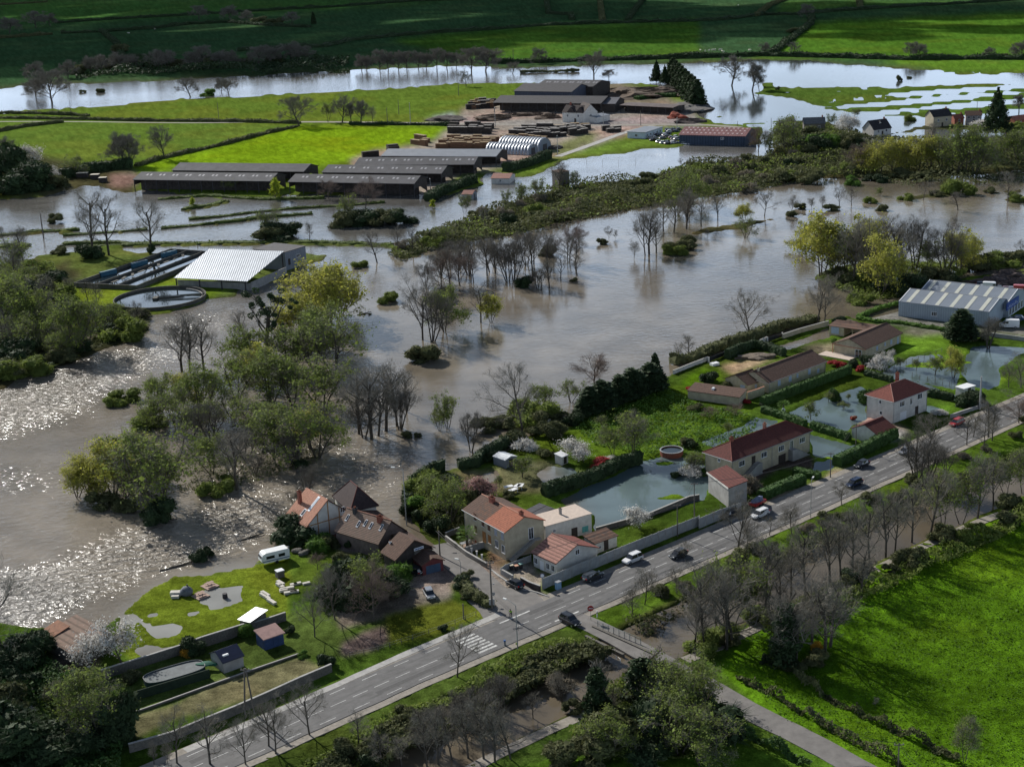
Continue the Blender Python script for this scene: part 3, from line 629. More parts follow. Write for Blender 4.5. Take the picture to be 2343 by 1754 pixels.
mNAVY = M('navy sheet roof', (0.022, 0.028, 0.06), .45, .2, .8, spec=.5)
mRUST = M('rusty sheet', (0.22, 0.10, 0.055), .85, .35, 1.2)

class Bld:
    def __init__(s, name, label, A, C, B=None, z=0.0, h=3.0, base=ZL, lv=None, lu=None, group=None, inset=0.0, cat=None, sub=0.6):
        a = Vector(G(*A, z)); c = Vector(G(*C, z)); u = c-a
        s.lu = lu or u.length; u.normalize(); v = Vector((-u.y, u.x))
        if B is not None:
            b = Vector(G(*B, z)); s.lv = lv or abs((b-a).dot(v))
            ang = math.degrees((b-a).angle(c-a)); DBG.append((name, label[:30], round(s.lu, 1), round(s.lv, 1), round(ang)))
        else: s.lv = lv; DBG.append((name, label[:30], round(s.lu, 1), round(s.lv, 1), '-'))
        a = a+u*inset+v*inset; s.lu -= 2*inset; s.lv -= 2*inset
        s.a, s.u, s.v = a, u, v; s.rot = math.atan2(u.y, u.x); s.base = base; s.h = h; s.sub = sub
        s.root = thing(name, label, cat or 'building', (a.x, a.y, base), s.rot, group)
    def W(s, x, y, z): p = s.a+s.u*x+s.v*y; return (p.x, p.y, s.base+z)
    def hit(s, px, face):
        d = _f+(px[0]-1171.5)/FPX*_r+(877-px[1])/FPX*_u; o = Vector((-s.a.x, -s.a.y)); dd = Vector((float(d[0]), float(d[1])))
        n_ = s.v if face == 'R' else s.u
        t = -(o.dot(n_))/dd.dot(n_); p = o+dd*t
        along_ = p.dot(s.u) if face == 'R' else p.dot(s.v)
        return along_, CAMH+float(d[2])*t-s.base
    def part(s, name, mb, mat, smooth=False): return mb.build(name, mat, s.root, smooth=smooth)
    def walls(s, mat, roof='hip', rise=2.0, name='wall', h=None):
        h = h or s.h; lu, lv = s.lu, s.lv; mb = MB(); b = -s.sub
        if roof == 'gu':   # ridge along u, gables on the v faces
            mb.prism([(0, b), (lv, b), (lv, h), (lv/2, h+rise-.12), (0, h)], 0, 0, lu)
        elif roof == 'gv':
            mb.prism([(0, b), (lu, b), (lu, h), (lu/2, h+rise-.12), (0, h)], 1, 0, lv)
        elif roof == 'mv': mb.prism([(0, b), (lv, b), (lv, h+rise-.1), (0, h-.1)], 0, 0, lu)
        elif roof == 'mu': mb.prism([(0, b), (lu, b), (lu, h+rise-.1), (0, h-.1)], 1, 0, lv)
        else: mb.box(0, lu, 0, lv, b, h)
        return s.part(name, mb, mat)
    def roof(s, mat, roof='hip', rise=2.0, o=.35, th=.16, name='roof', h=None, x0=None, x1=None, y0=None, y1=None):
        h = h or s.h; lu, lv = s.lu, s.lv; mb = MB()
        x0 = -o if x0 is None else x0; x1 = lu+o if x1 is None else x1; y0 = -o if y0 is None else y0; y1 = lv+o if y1 is None else y1
        if roof == 'gu':
            sl = rise/(lv/2); m = lv/2
            mb.prism([(y0, h+sl*y0), (m, h+rise), (y1, h-sl*(y1-lv)), (y1, h-sl*(y1-lv)+th), (m, h+rise+th*1.1), (y0, h+sl*y0+th)], 0, x0, x1)
        elif roof == 'gv':
            sl = rise/(lu/2); m = lu/2
            mb.prism([(x0, h+sl*x0), (m, h+rise), (x1, h-sl*(x1-lu)), (x1, h-sl*(x1-lu)+th), (m, h+rise+th*1.1), (x0, h+sl*x0+th)], 1, y0, y1)
        elif roof == 'mv':
            sl = rise/lv; mb.prism([(y0, h+sl*y0), (y1, h+sl*y1), (y1, h+sl*y1+th), (y0, h+sl*y0+th)], 0, x0, x1)
        elif roof == 'mu':
            sl = rise/lu; mb.prism([(x0, h+sl*x0), (x1, h+sl*x1), (x1, h+sl*x1+th), (x0, h+sl*x0+th)], 1, y0, y1)
        elif roof == 'flat':
            mb.box(x0, x1, y0, y1, h, h+th)
        else:
            m = min(lu, lv)/2; hp = h-.06
            if lu >= lv: r1, r2 = (m, lv/2), (lu-m, lv/2)
            else: r1, r2 = (lu/2, m), (lu/2, lv-m)
            P = [(x0, y0, hp), (x1, y0, hp), (x1, y1, hp), (x0, y1, hp), (x0, y0, hp+th), (x1, y0, hp+th), (x1, y1, hp+th), (x0, y1, hp+th), (*r1, h+rise), (*r2, h+rise)]
            Fs = [(0, 3, 2, 1), (0, 1, 5, 4), (1, 2, 6, 5), (2, 3, 7, 6), (3, 0, 4, 7)]
            Fs += [(4, 5, 9, 8), (5, 6, 9), (6, 7, 8, 9), (7, 4, 8)] if lu >= lv else [(4, 5, 8), (5, 6, 9, 8), (6, 7, 9), (7, 4, 8, 9)]
            mb.add(P, Fs)
        return s.part(name, mb, mat)
    def ridge(s, mat, roof, rise, o=.35, th=.17):
        lu, lv = s.lu, s.lv; mb = MB(); z = s.h+rise+th
        if roof == 'gu': mb.tube((-o, lv/2, z), (lu+o, lv/2, z), .12, n=6)
        elif roof == 'gv': mb.tube((lu/2, -o, z), (lu/2, lv+o, z), .12, n=6)
        else:
            m = min(lu, lv)/2
            if lu >= lv: r1, r2 = (m, lv/2, z-th), (lu-m, lv/2, z-th)
            else: r1, r2 = (lu/2, m, z-th), (lu/2, lv-m, z-th)
            mb.tube(r1, r2, .12)
            c = [(-o, -o, s.h+.1), (lu+o, -o, s.h+.1), (lu+o, lv+o, s.h+.1), (-o, lv+o, s.h+.1)]
            pr = ((c[0], r1), (c[3], r1), (c[1], r2), (c[2], r2)) if lu >= lv else ((c[0], r1), (c[1], r1), (c[3], r2), (c[2], r2))
            for p, q in pr: mb.tube(p, q, .11)
        return s.part('ridge_tiles', mb, mat)
    def opening(s, px, face, w_, h_, kind='window', shutters=None, mull=1):
        a, z = s.hit(px, face); return s.open_at(face, a, z, w_, h_, kind, shutters, mull)
    def open_at(s, face, a, z, w_, h_, kind='window', shutters=None, mull=1):
        def bx(mb, x0, x1, z0, z1, d0, d1):
            if face == 'R': mb.box(x0, x1, -d1, -d0, z0, z1)
            elif face == 'L': mb.box(-d1, -d0, x0, x1, z0, z1)
            elif face == 'E': mb.box(s.lu+d0, s.lu+d1, x0, x1, z0, z1)
        x0, x1, z0, z1 = a-w_/2, a+w_/2, z-h_/2, z+h_/2
        if kind in ('window', 'glassdoor'):
            f = MB(); t = .09
            bx(f, x0-t, x1+t, z1, z1+t, -.02, .07); bx(f, x0-t, x1+t, z0-t-.04, z0, -.02, .12); bx(f, x0-t, x0, z0, z1, -.02, .07); bx(f, x1, x1+t, z0, z1, -.02, .07)
            for k in range(mull):
                c = x0+(k+1)*w_/(mull+1); bx(f, c-.04, c+.04, z0, z1, -.02, .06)
            fr = s.part('window' if kind == 'window' else 'glass_door', f, mFRAME)
            p = MB(); bx(p, x0, x1, z0, z1, .0, .03); p.build('pane', mPANE, fr)
        elif kind == 'door':
            f = MB(); t = .1; bx(f, x0-t, x1+t, z1, z1+t, -.02, .07); bx(f, x0-t, x0, z0, z1, -.02, .07); bx(f, x1, x1+t, z0, z1, -.02, .07); bx(f, x0, x1, z0, z1, 0, .05)
            s.part('door', f, shutters or mDOORD)
        elif kind == 'garage':
            f = MB(); n_ = 5
            for k in range(n_): bx(f, x0, x1, z0+(z1-z0)*k/n_+.015, z0+(z1-z0)*(k+1)/n_-.015, 0, .06)
            s.part('garage_door', f, shutters or mFRAME)
        elif kind == 'shutter':
            for k in (0, 1):
                f = MB(); c0 = x0+k*w_/2; bx(f, c0+.02, c0+w_/2-.02, z0, z1, 0, .07)
                for q in range(5): zz_ = z0+(q+.5)*(z1-z0)/5; bx(f, c0+.08, c0+w_/2-.08, zz_-.04, zz_+.04, .07, .10)
                s.part('shutter', f, shutters or mSHUTW)
            f = MB(); bx(f, x0-.1, x1+.1, z0-.12, z0-.02, 0, .14); s.part('sill', f, mWHITE)
            return
        if shutters and kind == 'window':
            for sd_ in (-1, 1):
                f = MB(); c0 = x0-w_/2-.05 if sd_ < 0 else x1+.05; bx(f, c0, c0+w_/2, z0, z1, 0, .06); s.part('shutter', f, shutters)
    def chimney(s, x, y, z0, z1, w_=.6, d_=.5, mat=None, pots=2):
        mb = MB().box(x-w_/2, x+w_/2, y-d_/2, y+d_/2, z0, z1).box(x-w_/2-.07, x+w_/2+.07, y-d_/2-.07, y+d_/2+.07, z1-.18, z1)
        c = s.part('chimney', mb, mat or mBRICK)
        for k in range(pots):
            px_ = x+(k-(pots-1)/2)*.32; MB().tube((px_, y, z1), (px_, y, z1+.35), .1, .08, 8).build('chimney_pot', mTORG, c)
        return c
    def gutters(s, sides='R', o=.35):
        mb = MB(); z = s.h-.02
        if 'R' in sides: mb.tube((-o, -o-.06, z), (s.lu+o, -o-.06, z), .07, n=6); mb.tube((.12, -.1, z), (.12, -.1, 0), .05, n=6); mb.tube((s.lu-.12, -.1, z), (s.lu-.12, -.1, 0), .05, n=6)
        if 'L' in sides: mb.tube((-o-.06, -o, z), (-o-.06, s.lv+o, z), .07, n=6); mb.tube((-.1, s.lv-.15, z), (-.1, s.lv-.15, 0), .05, n=6)
        s.part('gutter', mb, mGUT)
DBG = []
# --- two-storey farmhouse by the junction, roof part brown, part orange
b = Bld('house', 'cream two-storey house with half brown, half orange roof and outside stair', F2(740,765), F2(1265,605), F2(275,450), z=ZL+6, h=6, inset=.35, cat='house')
b.walls(mBEIGE, 'gv', 1.9); k_ = b.lv*.47
b.roof(mTORG, 'gv', 1.9, y0=-.35, y1=k_); b.roof(mTOLD, 'gv', 1.9, th=.14, y0=k_, y1=b.lv*.80); b.roof(mTBRN, 'gv', 1.9, th=.15, y0=b.lv*.80, y1=b.lv+.35)
b.ridge(mTSAL, 'gv', 1.9, th=.19)
for p in ((370,560),(470,635),(545,690)): b.opening(F2(*p), 'L', .9, 1.5, 'shutter', mSHUTB)
for p in ((632,745),(715,800)): b.opening(F2(*p), 'L', .9, 1.5, 'shutter', M('grey shutters', (.34,.36,.4), .8, .1, 3))
b.opening(F2(380,720), 'L', .9, 1.5, 'shutter', mSHUTB); b.opening(F2(487,820), 'L', .95, 2.2, 'door', mWOODD); b.opening(F2(555,845), 'L', 1.0, 1.7, 'shutter', mWOODD)
for p in ((645,905),(728,970)): b.opening(F2(*p), 'L', .9, 1.5)
b.opening(F2(1075,770), 'R', 1.0, 2.2, 'glassdoor')
b.chimney(b.lu*.45, b.lv*.72, 6.6, 8.9, .7, 1.3); b.chimney(b.lu*.5, .9, 7.0, 8.7, .6, .8)
b.gutters('L')
a0, z0 = b.hit(F2(1090,840), 'R'); a1, z1 = b.hit(F2(800,1110), 'R'); z1 = .1
st_ = MB(); n_ = 14
for k in range(n_):
    t = (k+.5)/n_; xx = a1+(a0-a1)*t; zz_ = z1+(z0-z1)*t; st_.box(xx-abs(a0-a1)/n_/2, xx+abs(a0-a1)/n_/2, -1.0, -.02, zz_-.45, zz_)
st_.box(a0-.2, a0+1.6, -1.0, -.02, z0-.2, z0)
stair = b.part('outside_stair', st_, mCONC)
rl = MB().tube((a1, -1.0, z1+.9), (a0, -1.0, z0+.9), .03).tube((a0, -1.0, z0+.9), (a0+1.6, -1.0, z0+.9), .03)
for k in range(8): t = k/7; rl.tube((a1+(a0-a1)*t, -1.0, z1+(z0-z1)*t), (a1+(a0-a1)*t, -1.0, z1+(z0-z1)*t+.9), .02)
rl.build('handrail', mGUT, stair)
# --- flat roofed annex and sheds behind it
b = Bld('annex', 'long white flat-roofed annex behind the two-storey house', F2(1255,690), F2(1848,525), F2(1085,655), z=ZL+4.0, h=4.0, inset=.1, cat='outbuilding', lv=6.2)
b.walls(mWHITE, 'flat'); b.roof(mPALE, 'flat', o=.12, th=.14); b.opening(F2(1625,770), 'R', 1.2, 2.2, 'door'); b.opening(F2(1760,715), 'R', 1.5, 1.2, 'shutter', M('turquoise shutters', (.12,.38,.36), .7, .1, 3)); b.opening(F2(1370,740), 'R', .5, .5)
b.chimney(b.lu*.52, b.lv*.55, 4.1, 5.4, .45, .45, mGREYW, 1)
b = Bld('shed', 'low shed with three strips of dark corrugated roofing between the house and the flooded lawn', F2(1255,595), F2(1445,495), F2(1085,470), z=ZL+2.5, h=2.5, cat='shed')
b.walls(mSTONE, 'mv', .4)
for k in range(3): b.roof(mFIBRO, 'mv', .4, o=.0, th=.1+.05*k, y0=b.lv*k/3+.05, y1=b.lv*(k+1)/3-.05, name='roof_sheet', x0=-.2, x1=b.lu+.2)
# --- pink roofed bungalow behind the panel fence
b = Bld('bungalow', 'small white bungalow with a pink ribbed tile roof behind the concrete panel fence', F2(1395,1155), F2(1940,950), F2(1055,1015), z=ZL+2.9, h=2.9, inset=.3, cat='house')
b.walls(mWHITE, 'gv', 2.1); b.roof(mTPINK, 'gv', 2.1, o=.4, th=.18, x0=-.4, x1=b.lu/2, y0=-.3)
b.roof(mTRED, 'gv', 2.1, o=.4, th=.15, y0=-.3); b.ridge(mTPINK, 'gv', 2.1, th=.26)
for p in ((1140,1115),(1292,1185),(1355,1210)): b.opening(F2(*p), 'L', .9, 1.1)
b.opening(F2(1660,1005), 'R', .9, .9); b.opening(F2(1218,1190), 'L', .9, 2.0, 'door', mFRAME)
b = Bld('shed', 'low garden shed with a lichen-covered tile roof beyond the pink roofed bungalow', F2(1885,900), F2(2160,800), F2(1700,840), z=ZL+2.2, h=2.2, cat='shed', lv=3.2)
b.walls(mWHITE, 'mv', .5); b.roof(mTOLD, 'mv', .5, o=.25); b.open_at('R', 1.2, 1.1, .5, .5); b.open_at('R', b.lu*.5, 1.0, .9, 1.9, 'door')
# --- long semi-detached house
b = Bld('house', 'long cream house with dark red hipped roof and two outside stairs', F3(635,860), F3(1650,470), F3(270,740), z=ZL+5.0, h=5.0, inset=.4, cat='house')
b.walls(mCREAM, 'hip'); b.roof(mTDRED, 'hip', 2.5, o=.45); b.ridge(mTRED, 'hip', 2.5, o=.45)
for p in ((757,880),(1037,770),(1255,690),(1520,585)): b.opening(F3(*p), 'R', 1.7, 1.15, mull=2)
b.opening(F3(905,850), 'R', .95, 2.1, 'door'); b.opening(F3(1385,650), 'R', .9, 2.0, 'glassdoor'); b.opening(F3(1265,820), 'R', 2.4, 2.0, 'garage', mDOORD)
b.opening(F3(472,840), 'L', .5, .6, mull=0); b.opening(F3(480,1000), 'L', .5, .6, mull=0)
for (p0, p1) in (((905,915),(720,1110)), ((1400,720),(1560,760))):
    a0, z0 = b.hit(F3(*p0), 'R'); a1, _q = b.hit(F3(*p1), 'R'); mb = MB(); z0 = 2.55
    for k in range(12): t = (k+.5)/12; xx = a1+(a0-a1)*t; mb.box(xx-abs(a0-a1)/24, xx+abs(a0-a1)/24, -1.3, -.02, -.2, z0*t)
    mb.box(min(a0, a0+1.5*(1 if a0 > a1 else -1)), max(a0, a0+1.5*(1 if a0 > a1 else -1)), -1.3, -.02, 0, z0); st = b.part('outside_stair', mb, mGREYW)
    mb = MB(); mb.tube((a1, -1.3, .9), (a0, -1.3, z0+.9), .03); mb.tube((a0, -1.3, z0+.9), (a0+1.5*(1 if a0 > a1 else -1), -1.3, z0+.9), .03); mb.build('handrail', mGUT, st)
b.chimney(b.lu*.16, b.lv*.5, 7.0, 8.3, .8, .6); b.chimney(b.lu*.62, b.lv*.62, 6.8, 8.2, .7, .5, mTSAL); b.gutters('RL', .45)
MB().tube((b.lu*.5, -.1, 5), (b.lu*.5, -.1, 0), .05).build('downpipe', mGUT, b.root)
b = Bld('garage', 'grey garage block with a lean-to red roof beside the long cream house', F3(590,1195), F3(770,1165), F3(145,1035), z=ZL+4.3, h=4.3, cat='garage', lu=4.2)
b.walls(mGREYW, 'mu', .9); b.roof(mTDRED, 'mu', .9, o=.2); MB().box(-.3, -.18, -.3, b.lv+.3, 4.15, 4.5).build('fascia', mWHITE, b.root)
# --- white hipped house and its garage
b = Bld('house', 'square white two-storey house with a red hipped roof and a brick chimney', F4(725,400), F4(1130,250), F4(395,315), z=.2+5.6, h=5.6, base=.2, inset=.35, cat='house')
b.walls(mWHITE, 'hip'); b.roof(mTRED, 'hip', 2.7, o=.45); b.ridge(mTPINK, 'hip', 2.7, o=.45)
b.opening(F4(820,415), 'R', 1.7, 1.2, mull=2); b.opening(F4(1020,330), 'R', 1.7, 1.2, mull=2); b.opening(F4(922,385), 'R', .8, 1.6); b.opening(F4(570,395), 'L', .5, .7, mull=0); b.opening(F4(578,520), 'L', .6, .7, mull=0)
b.open_at('R', b.lu*.3, 1.1, 2.4, 2.1, 'garage'); b.open_at('R', b.lu*.7, 1.1, 1.0, 2.1, 'door')
b.chimney(b.lu*.66, b.lv*.72, 6.6, 9.6, .75, .6); b.gutters('RL', .45)
b = Bld('garage', 'white detached garage with a dark red gabled roof beside the white hipped house', F4(545,778), F4(752,690), F4(243,690), z=.2+2.5, h=2.5, base=.2, inset=.2, cat='garage')
b.walls(mWHITE, 'gu', 1.7); b.roof(mTDRED, 'gu', 1.7, o=.3); b.ridge(mTRED, 'gu', 1.7, .3)
# --- L-shaped bungalow
b = Bld('bungalow', 'long beige bungalow with a brown tiled roof and pale blue shutters', F5(1215,860), F5(1945,585), z=ZL+2.9, h=2.9, lv=10.0, inset=.3, cat='house')
b.walls(mCREAM, 'gu', 2.1); b.roof(mTBRN, 'gu', 2.1, o=.4); b.ridge(mTBRN, 'gu', 2.1, .4)
for p, q in (((1340,860),1.1),((1478,808),1.1),((1570,767),.8),((1720,718),1.1),((1832,705),1.0)): b.opening(F5(*p), 'R', q, 1.4 if q > 1 else 1.0, 'shutter', mSHUTW)
b.chimney(b.lu*.02+.5, b.lv*.45, 4.6, 5.7, .6, .5, mCREAM, 1)
MB().box(-.42, -.3, -.4, b.lv+.4, 2.6, 2.75).build('barge_board', mPALE, b.root); b.gutters('R', .4)
b = Bld('bungalow_wing', 'lower left wing of the long beige bungalow with its own small brown gable roof', F5(942,885), F5(1112,830), z=ZL+2.5, h=2.5, lv=8.2, lu=6.2, inset=.25, cat='house wing')
b.walls(mCREAM, 'gu', 1.8); b.roof(mTBRN, 'gu', 1.8, o=.4); b.ridge(mTBRN, 'gu', 1.8, .4); b.opening(F5(880,915), 'L', 1.6, 1.2, 'shutter', mSHUTW); b.opening(F5(1045,900), 'R', .8, .9, 'shutter', mSHUTW)
b = Bld('outbuilding', 'long low outbuilding with a brown mono-pitch roof at the left of the beige bungalow', F5(835,1045), F5(927,978), F5(275,900), z=ZL+2.2, h=2.2, cat='outbuilding')
b.walls(mBEIGE, 'mu', .7); b.roof(mTBRN, 'mu', .7, o=.2)
MB().box(b.lu*.4, b.lu*.4+.9, b.lv*.55, b.lv*.55+.6, 2.6, 3.1).build('rooflight', mFRAME, b.root)
# --- yellow bungalow and carport
b = Bld('bungalow', 'cream bungalow with a brown gabled roof and a corner terrace near the warehouse', F6(555,770), F6(940,600), F6(190,715), z=ZL+2.8, h=2.8, inset=.3, cat='house')
b.walls(mCREAM, 'gu', 2.0); b.roof(mTBRN, 'gu', 2.0, o=.45); b.ridge(mTBRN, 'gu', 2.0, .45)
b.opening(F6(477,820), 'L', 1.9, 2.1, 'glassdoor'); b.opening(F6(820,695), 'R', 1.0, 1.3, 'shutter', mSHUTW); b.opening(F6(755,718), 'R', .7, .9, 'shutter', mSHUTW); b.opening(F6(672,760), 'R', .9, 1.1, 'shutter', mSHUTW); b.opening(F6(890,680), 'R', .9, 2.0, 'shutter', mSHUTW)
MB().box(-.55, -.43, -.45, b.lv+.45, 2.5, 2.72).build('barge_board', mTSAL, b.root)
MB().box(-4.2, -.05, b.lv*.25, b.lv+2.5, -.3, .12).build('terrace', mPALE, b.root); MB().tube((-.4, b.lv+.2, .1), (-.4, b.lv+.2, 2.7), .12, n=8).build('porch_post', mTSAL, b.root)
b = Bld('garage', 'long flat carport and garage with a white door behind the cream bungalow', F6(172,528), F6(578,580), z=ZL+2.6, h=2.6, lv=5.5, cat='garage')
MB().box(0, b.lu*.38, 0, b.lv, -.6, 2.6).build('wall', mCREAM, b.root); MB().box(b.lu*.38, b.lu, b.lv-.2, b.lv, -.6, 2.6).build('wall', mCREAM, b.root)
b.roof(mTOLD, 'mv', .3, o=.3); b.opening(F6(233,575), 'R', 2.3, 2.0, 'garage', mSHUTW)
for k in (.6, .8, .98): MB().box(b.lu*k-.12, b.lu*k+.12, 0, .25, -.3, 2.6).build('post', mCREAM, b.root)
# --- grey warehouse
ZW = ZL+4.4
b = Bld('warehouse', 'front hall of the grey warehouse, nearest the cream bungalow', F6(900,275), F6(1850,387), z=ZW, h=4.4, lv=17, cat='warehouse')
b.walls(mWHSEW, 'gu', 2.0); b.roof(mBLUEG, 'gu', 2.0, o=.12); b.ridge(mGUT, 'gu', 2.0, .12)
def strips(b, xs, rise, w_=1.0):
    sl = rise/(b.lv/2)
    for x in xs:
        mb = MB(); t = .19
        for (ya, yb) in ((.1, b.lv/2-.3),):
            P = [(x, ya), (x+w_, ya), (x+w_, yb), (x, yb)]; bot = [(p[0], p[1], b.h+sl*p[1]+t) for p in P]; top = [(p[0], p[1], b.h+sl*p[1]+t+.05) for p in P]
            mb.add(bot+top, [(0,3,2,1),(4,5,6,7),(0,1,5,4),(1,2,6,5),(2,3,7,6),(3,0,4,7)])
        b.part('roof_light', mb, mTRANSL)
    for x in (0.05, b.lu-.3): b.part('verge_trim', MB().prism([(0, b.h+.18), (b.lv/2, b.h+rise+.2), (b.lv/2, b.h+rise+.3), (0, b.h+.28)], 0, x, x+.22), mFRAME)
strips(b, [b.lu*(k+.52)/6.25 for k in range(6)], 2.0, 1.15)
b.opening(F6(980,375), 'R', .8, 2.0, 'door', mWHSEW); b.opening(F6(1272,403), 'R', 1.5, 1.1, mull=2)
wh1 = b
b2 = Bld('warehouse', 'rear hall of the grey warehouse with the blue lettered fascia', F6(1110,187), F6(2050,292), z=ZW, h=4.6, lv=17, cat='warehouse')
b2.walls(mWHSEW, 'gu', 2.0); b2.roof(mBLUEG, 'gu', 2.0, o=.12); b2.ridge(mGUT, 'gu', 2.0, .12); strips(b2, [b2.lu*(k+.35)/6.25 for k in range(6)], 2.0, 1.15)
mSIGNB = M('blue sign fascia', (0.03, 0.07, 0.28), .5, .2, 1.5)
f_ = MB().box(b2.lu+.02, b2.lu+.3, -2.0, b2.lv*.5, 2.6, 4.8); fas = f_.build('fascia_sign', mSIGNB, b2.root)
for k in range(7):
    y = -1.3+k*1.35; g = MB(); hgt_ = .55+.35*((k*37) % 3)/2; g.box(b2.lu+.31, b2.lu+.34, y, y+.12, 3.1, 3.1+hgt_)
    if k % 2: g.box(b2.lu+.31, b2.lu+.34, y+.12, y+.55, 3.1+hgt_-.14, 3.1+hgt_).box(b2.lu+.31, b2.lu+.34, y+.43, y+.55, 3.1, 3.1+hgt_-.14)
    else: g.box(b2.lu+.31, b2.lu+.34, y+.12, y+.5, 3.1, 3.24)
    g.build('letter', mFRAME, fas)
for k in range(5): b2.open_at('E', 2+k*2.6, 1.4, 1.5, 2.0)
# --- inn complex by the water
b = Bld('house', 'half-timbered white house with a steep salmon tiled roof and rooflights at the water edge', F1(338,680), F1(905,512), F1(178,585), z=ZL+3.6, h=3.6, inset=.2, cat='house', lv=8.5)
b.walls(mWHITE, 'gv', 4.2); b.roof(mTSAL, 'gv', 4.2, o=.4, th=.2, x1=b.lu/2); b.roof(mTDRED, 'gv', 4.2, o=.4, th=.17)
for f_ in (.02, .25, .5, .75, .97):
    zt = 3.5+4.0*(1-abs(f_-.5)*2); MB().box(b.lu*f_-.1, b.lu*f_+.1, -.06, -.0, 0, zt).build('timber', mTIMB, b.root)
MB().box(0, b.lu, -.065, -.0, 3.3, 3.5).build('timber', mTIMB, b.root)
b.opening(F1(790,470), 'R', .8, 1.0); b.open_at('L', b.lv*.4, 1.4, 1.6, 1.8, 'window')
sl = 4.2/(b.lu/2)
def rooflight(b, x, y, w_, l_, sl, h0, mat=mFRAME, glass=mPANE):
    P = [(x-l_/2, y-w_/2), (x+l_/2, y-w_/2), (x+l_/2, y+w_/2), (x-l_/2, y+w_/2)]
    mb = MB().add([(p[0], p[1], h0+sl*p[0]) for p in P]+[(p[0], p[1], h0+sl*p[0]+.14) for p in P], [(0,3,2,1),(4,5,6,7),(0,1,5,4),(1,2,6,5),(2,3,7,6),(3,0,4,7)])
    f = b.part('rooflight', mb, mat); P = [(x-l_*.4, y-w_*.36), (x+l_*.4, y-w_*.36), (x+l_*.4, y+w_*.36), (x-l_*.4, y+w_*.36)]
    MB().add([(p[0], p[1], h0+sl*p[0]+.10) for p in P]+[(p[0], p[1], h0+sl*p[0]+.16) for p in P], [(4,5,6,7),(0,1,5,4),(1,2,6,5),(2,3,7,6),(3,0,4,7)]).build('pane', glass, f)
rooflight(b, b.lu*.13, b.lv*.45, .9, 1.3, sl, 3.75); rooflight(b, b.lu*.33, b.lv*.32, .8, 2.8, sl, 3.75, mFRAME, M('pale rooflight glass', (.5,.55,.6), .15, .1, 2, spec=.8))
b.chimney(b.lu*.24, b.lv*.85, 4.5, 8.3, .6, .9)
MB().prism([(-1.8, 2.2), (0, 3.0), (0, 3.15), (-1.8, 2.35)], 1, b.lv*.25, b.lv*.75).build('porch_roof', mTSAL, b.root)
MB().box(-1.7, 0, b.lv*.3, b.lv*.7, -.3, 2.2).build('porch', mFRAME, b.root)
b = Bld('house', 'dark-roofed rear wing of the inn with a hipped end toward the river', F1(905,490), F1(1218,420), z=ZL+3.9, h=3.9, lv=9.5, cat='house')
b.walls(mWHITE, 'hip'); b.roof(M('dark slate tiles', (0.05,0.035,0.035), .85, .3, 2, rows=.16), 'hip', 3.9, o=.45); b.ridge(mTDRED, 'hip', 3.9, .45)
MB().box(b.lu*.62, b.lu*.62+.5, b.lv*.2, b.lv*.2+.4, 5.6, 6.6).build('dormer', mFRAME, b.root)
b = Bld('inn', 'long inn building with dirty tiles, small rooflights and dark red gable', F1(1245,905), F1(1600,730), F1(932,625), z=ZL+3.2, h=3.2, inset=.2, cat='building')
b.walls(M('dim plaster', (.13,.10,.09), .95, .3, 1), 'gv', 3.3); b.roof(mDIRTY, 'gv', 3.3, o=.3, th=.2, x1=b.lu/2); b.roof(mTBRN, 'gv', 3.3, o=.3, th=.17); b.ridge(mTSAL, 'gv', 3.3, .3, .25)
sl = 3.3/(b.lu/2)
for x, y in ((.30,.10),(.28,.33),(.30,.47),(.24,.60),(.30,.9)): rooflight(b, b.lu*x, b.lv*y, .55, 1.1, sl, 3.38)
b.chimney(b.lu*.42, b.lv*.2, 5.5, 7.3, .7, 1.0); b.chimney(b.lu*.45, b.lv*.8, 5.6, 7.4, .7, .7, mDARKR)
b = Bld('barn', 'dark brown timber barn between the inn and the yard, with a small white name board', F1(1465,1090), F1(1925,940), F1(1335,992), z=ZL+3.0, h=3.0, cat='barn')
b.walls(mDARKW, 'gv', 2.6); b.roof(mTBRN, 'gv', 2.6, o=.5, th=.2)
MB().box(b.lu*.46, b.lu*.72, -.62, -.54, 3.6, 4.1).build('name_board', mFRAME, b.root); b.chimney(b.lu*.2, b.lv*1.0, 3.5, 4.6, .3, .3, mFRAME, 1)
lb = MB()
for k in range(9): x = b.lu*.48+k*.33*(b.lu*.24/3.2); lb.box(x, x+.12*(1+.6*(k % 2)), -.645, -.625, 3.74, 3.96)
lb.build('lettering', mSIGNB, b.root)
b = Bld('shed', 'small dark red annex with a ridged roof at the corner of the gravel yard', F1(1800,1170), F1(2062,1105), F1(1742,1128), z=ZL+2.2, h=2.2, cat='shed', lv=4.5)
b.walls(mREDW, 'gv', .9); b.roof(mTBRN, 'gv', .9, o=.3); b.opening(F1(1940,1215), 'R', 3.0, 1.7, 'garage', M('blue grey door', (.06,.10,.16), .7, .2, 1))
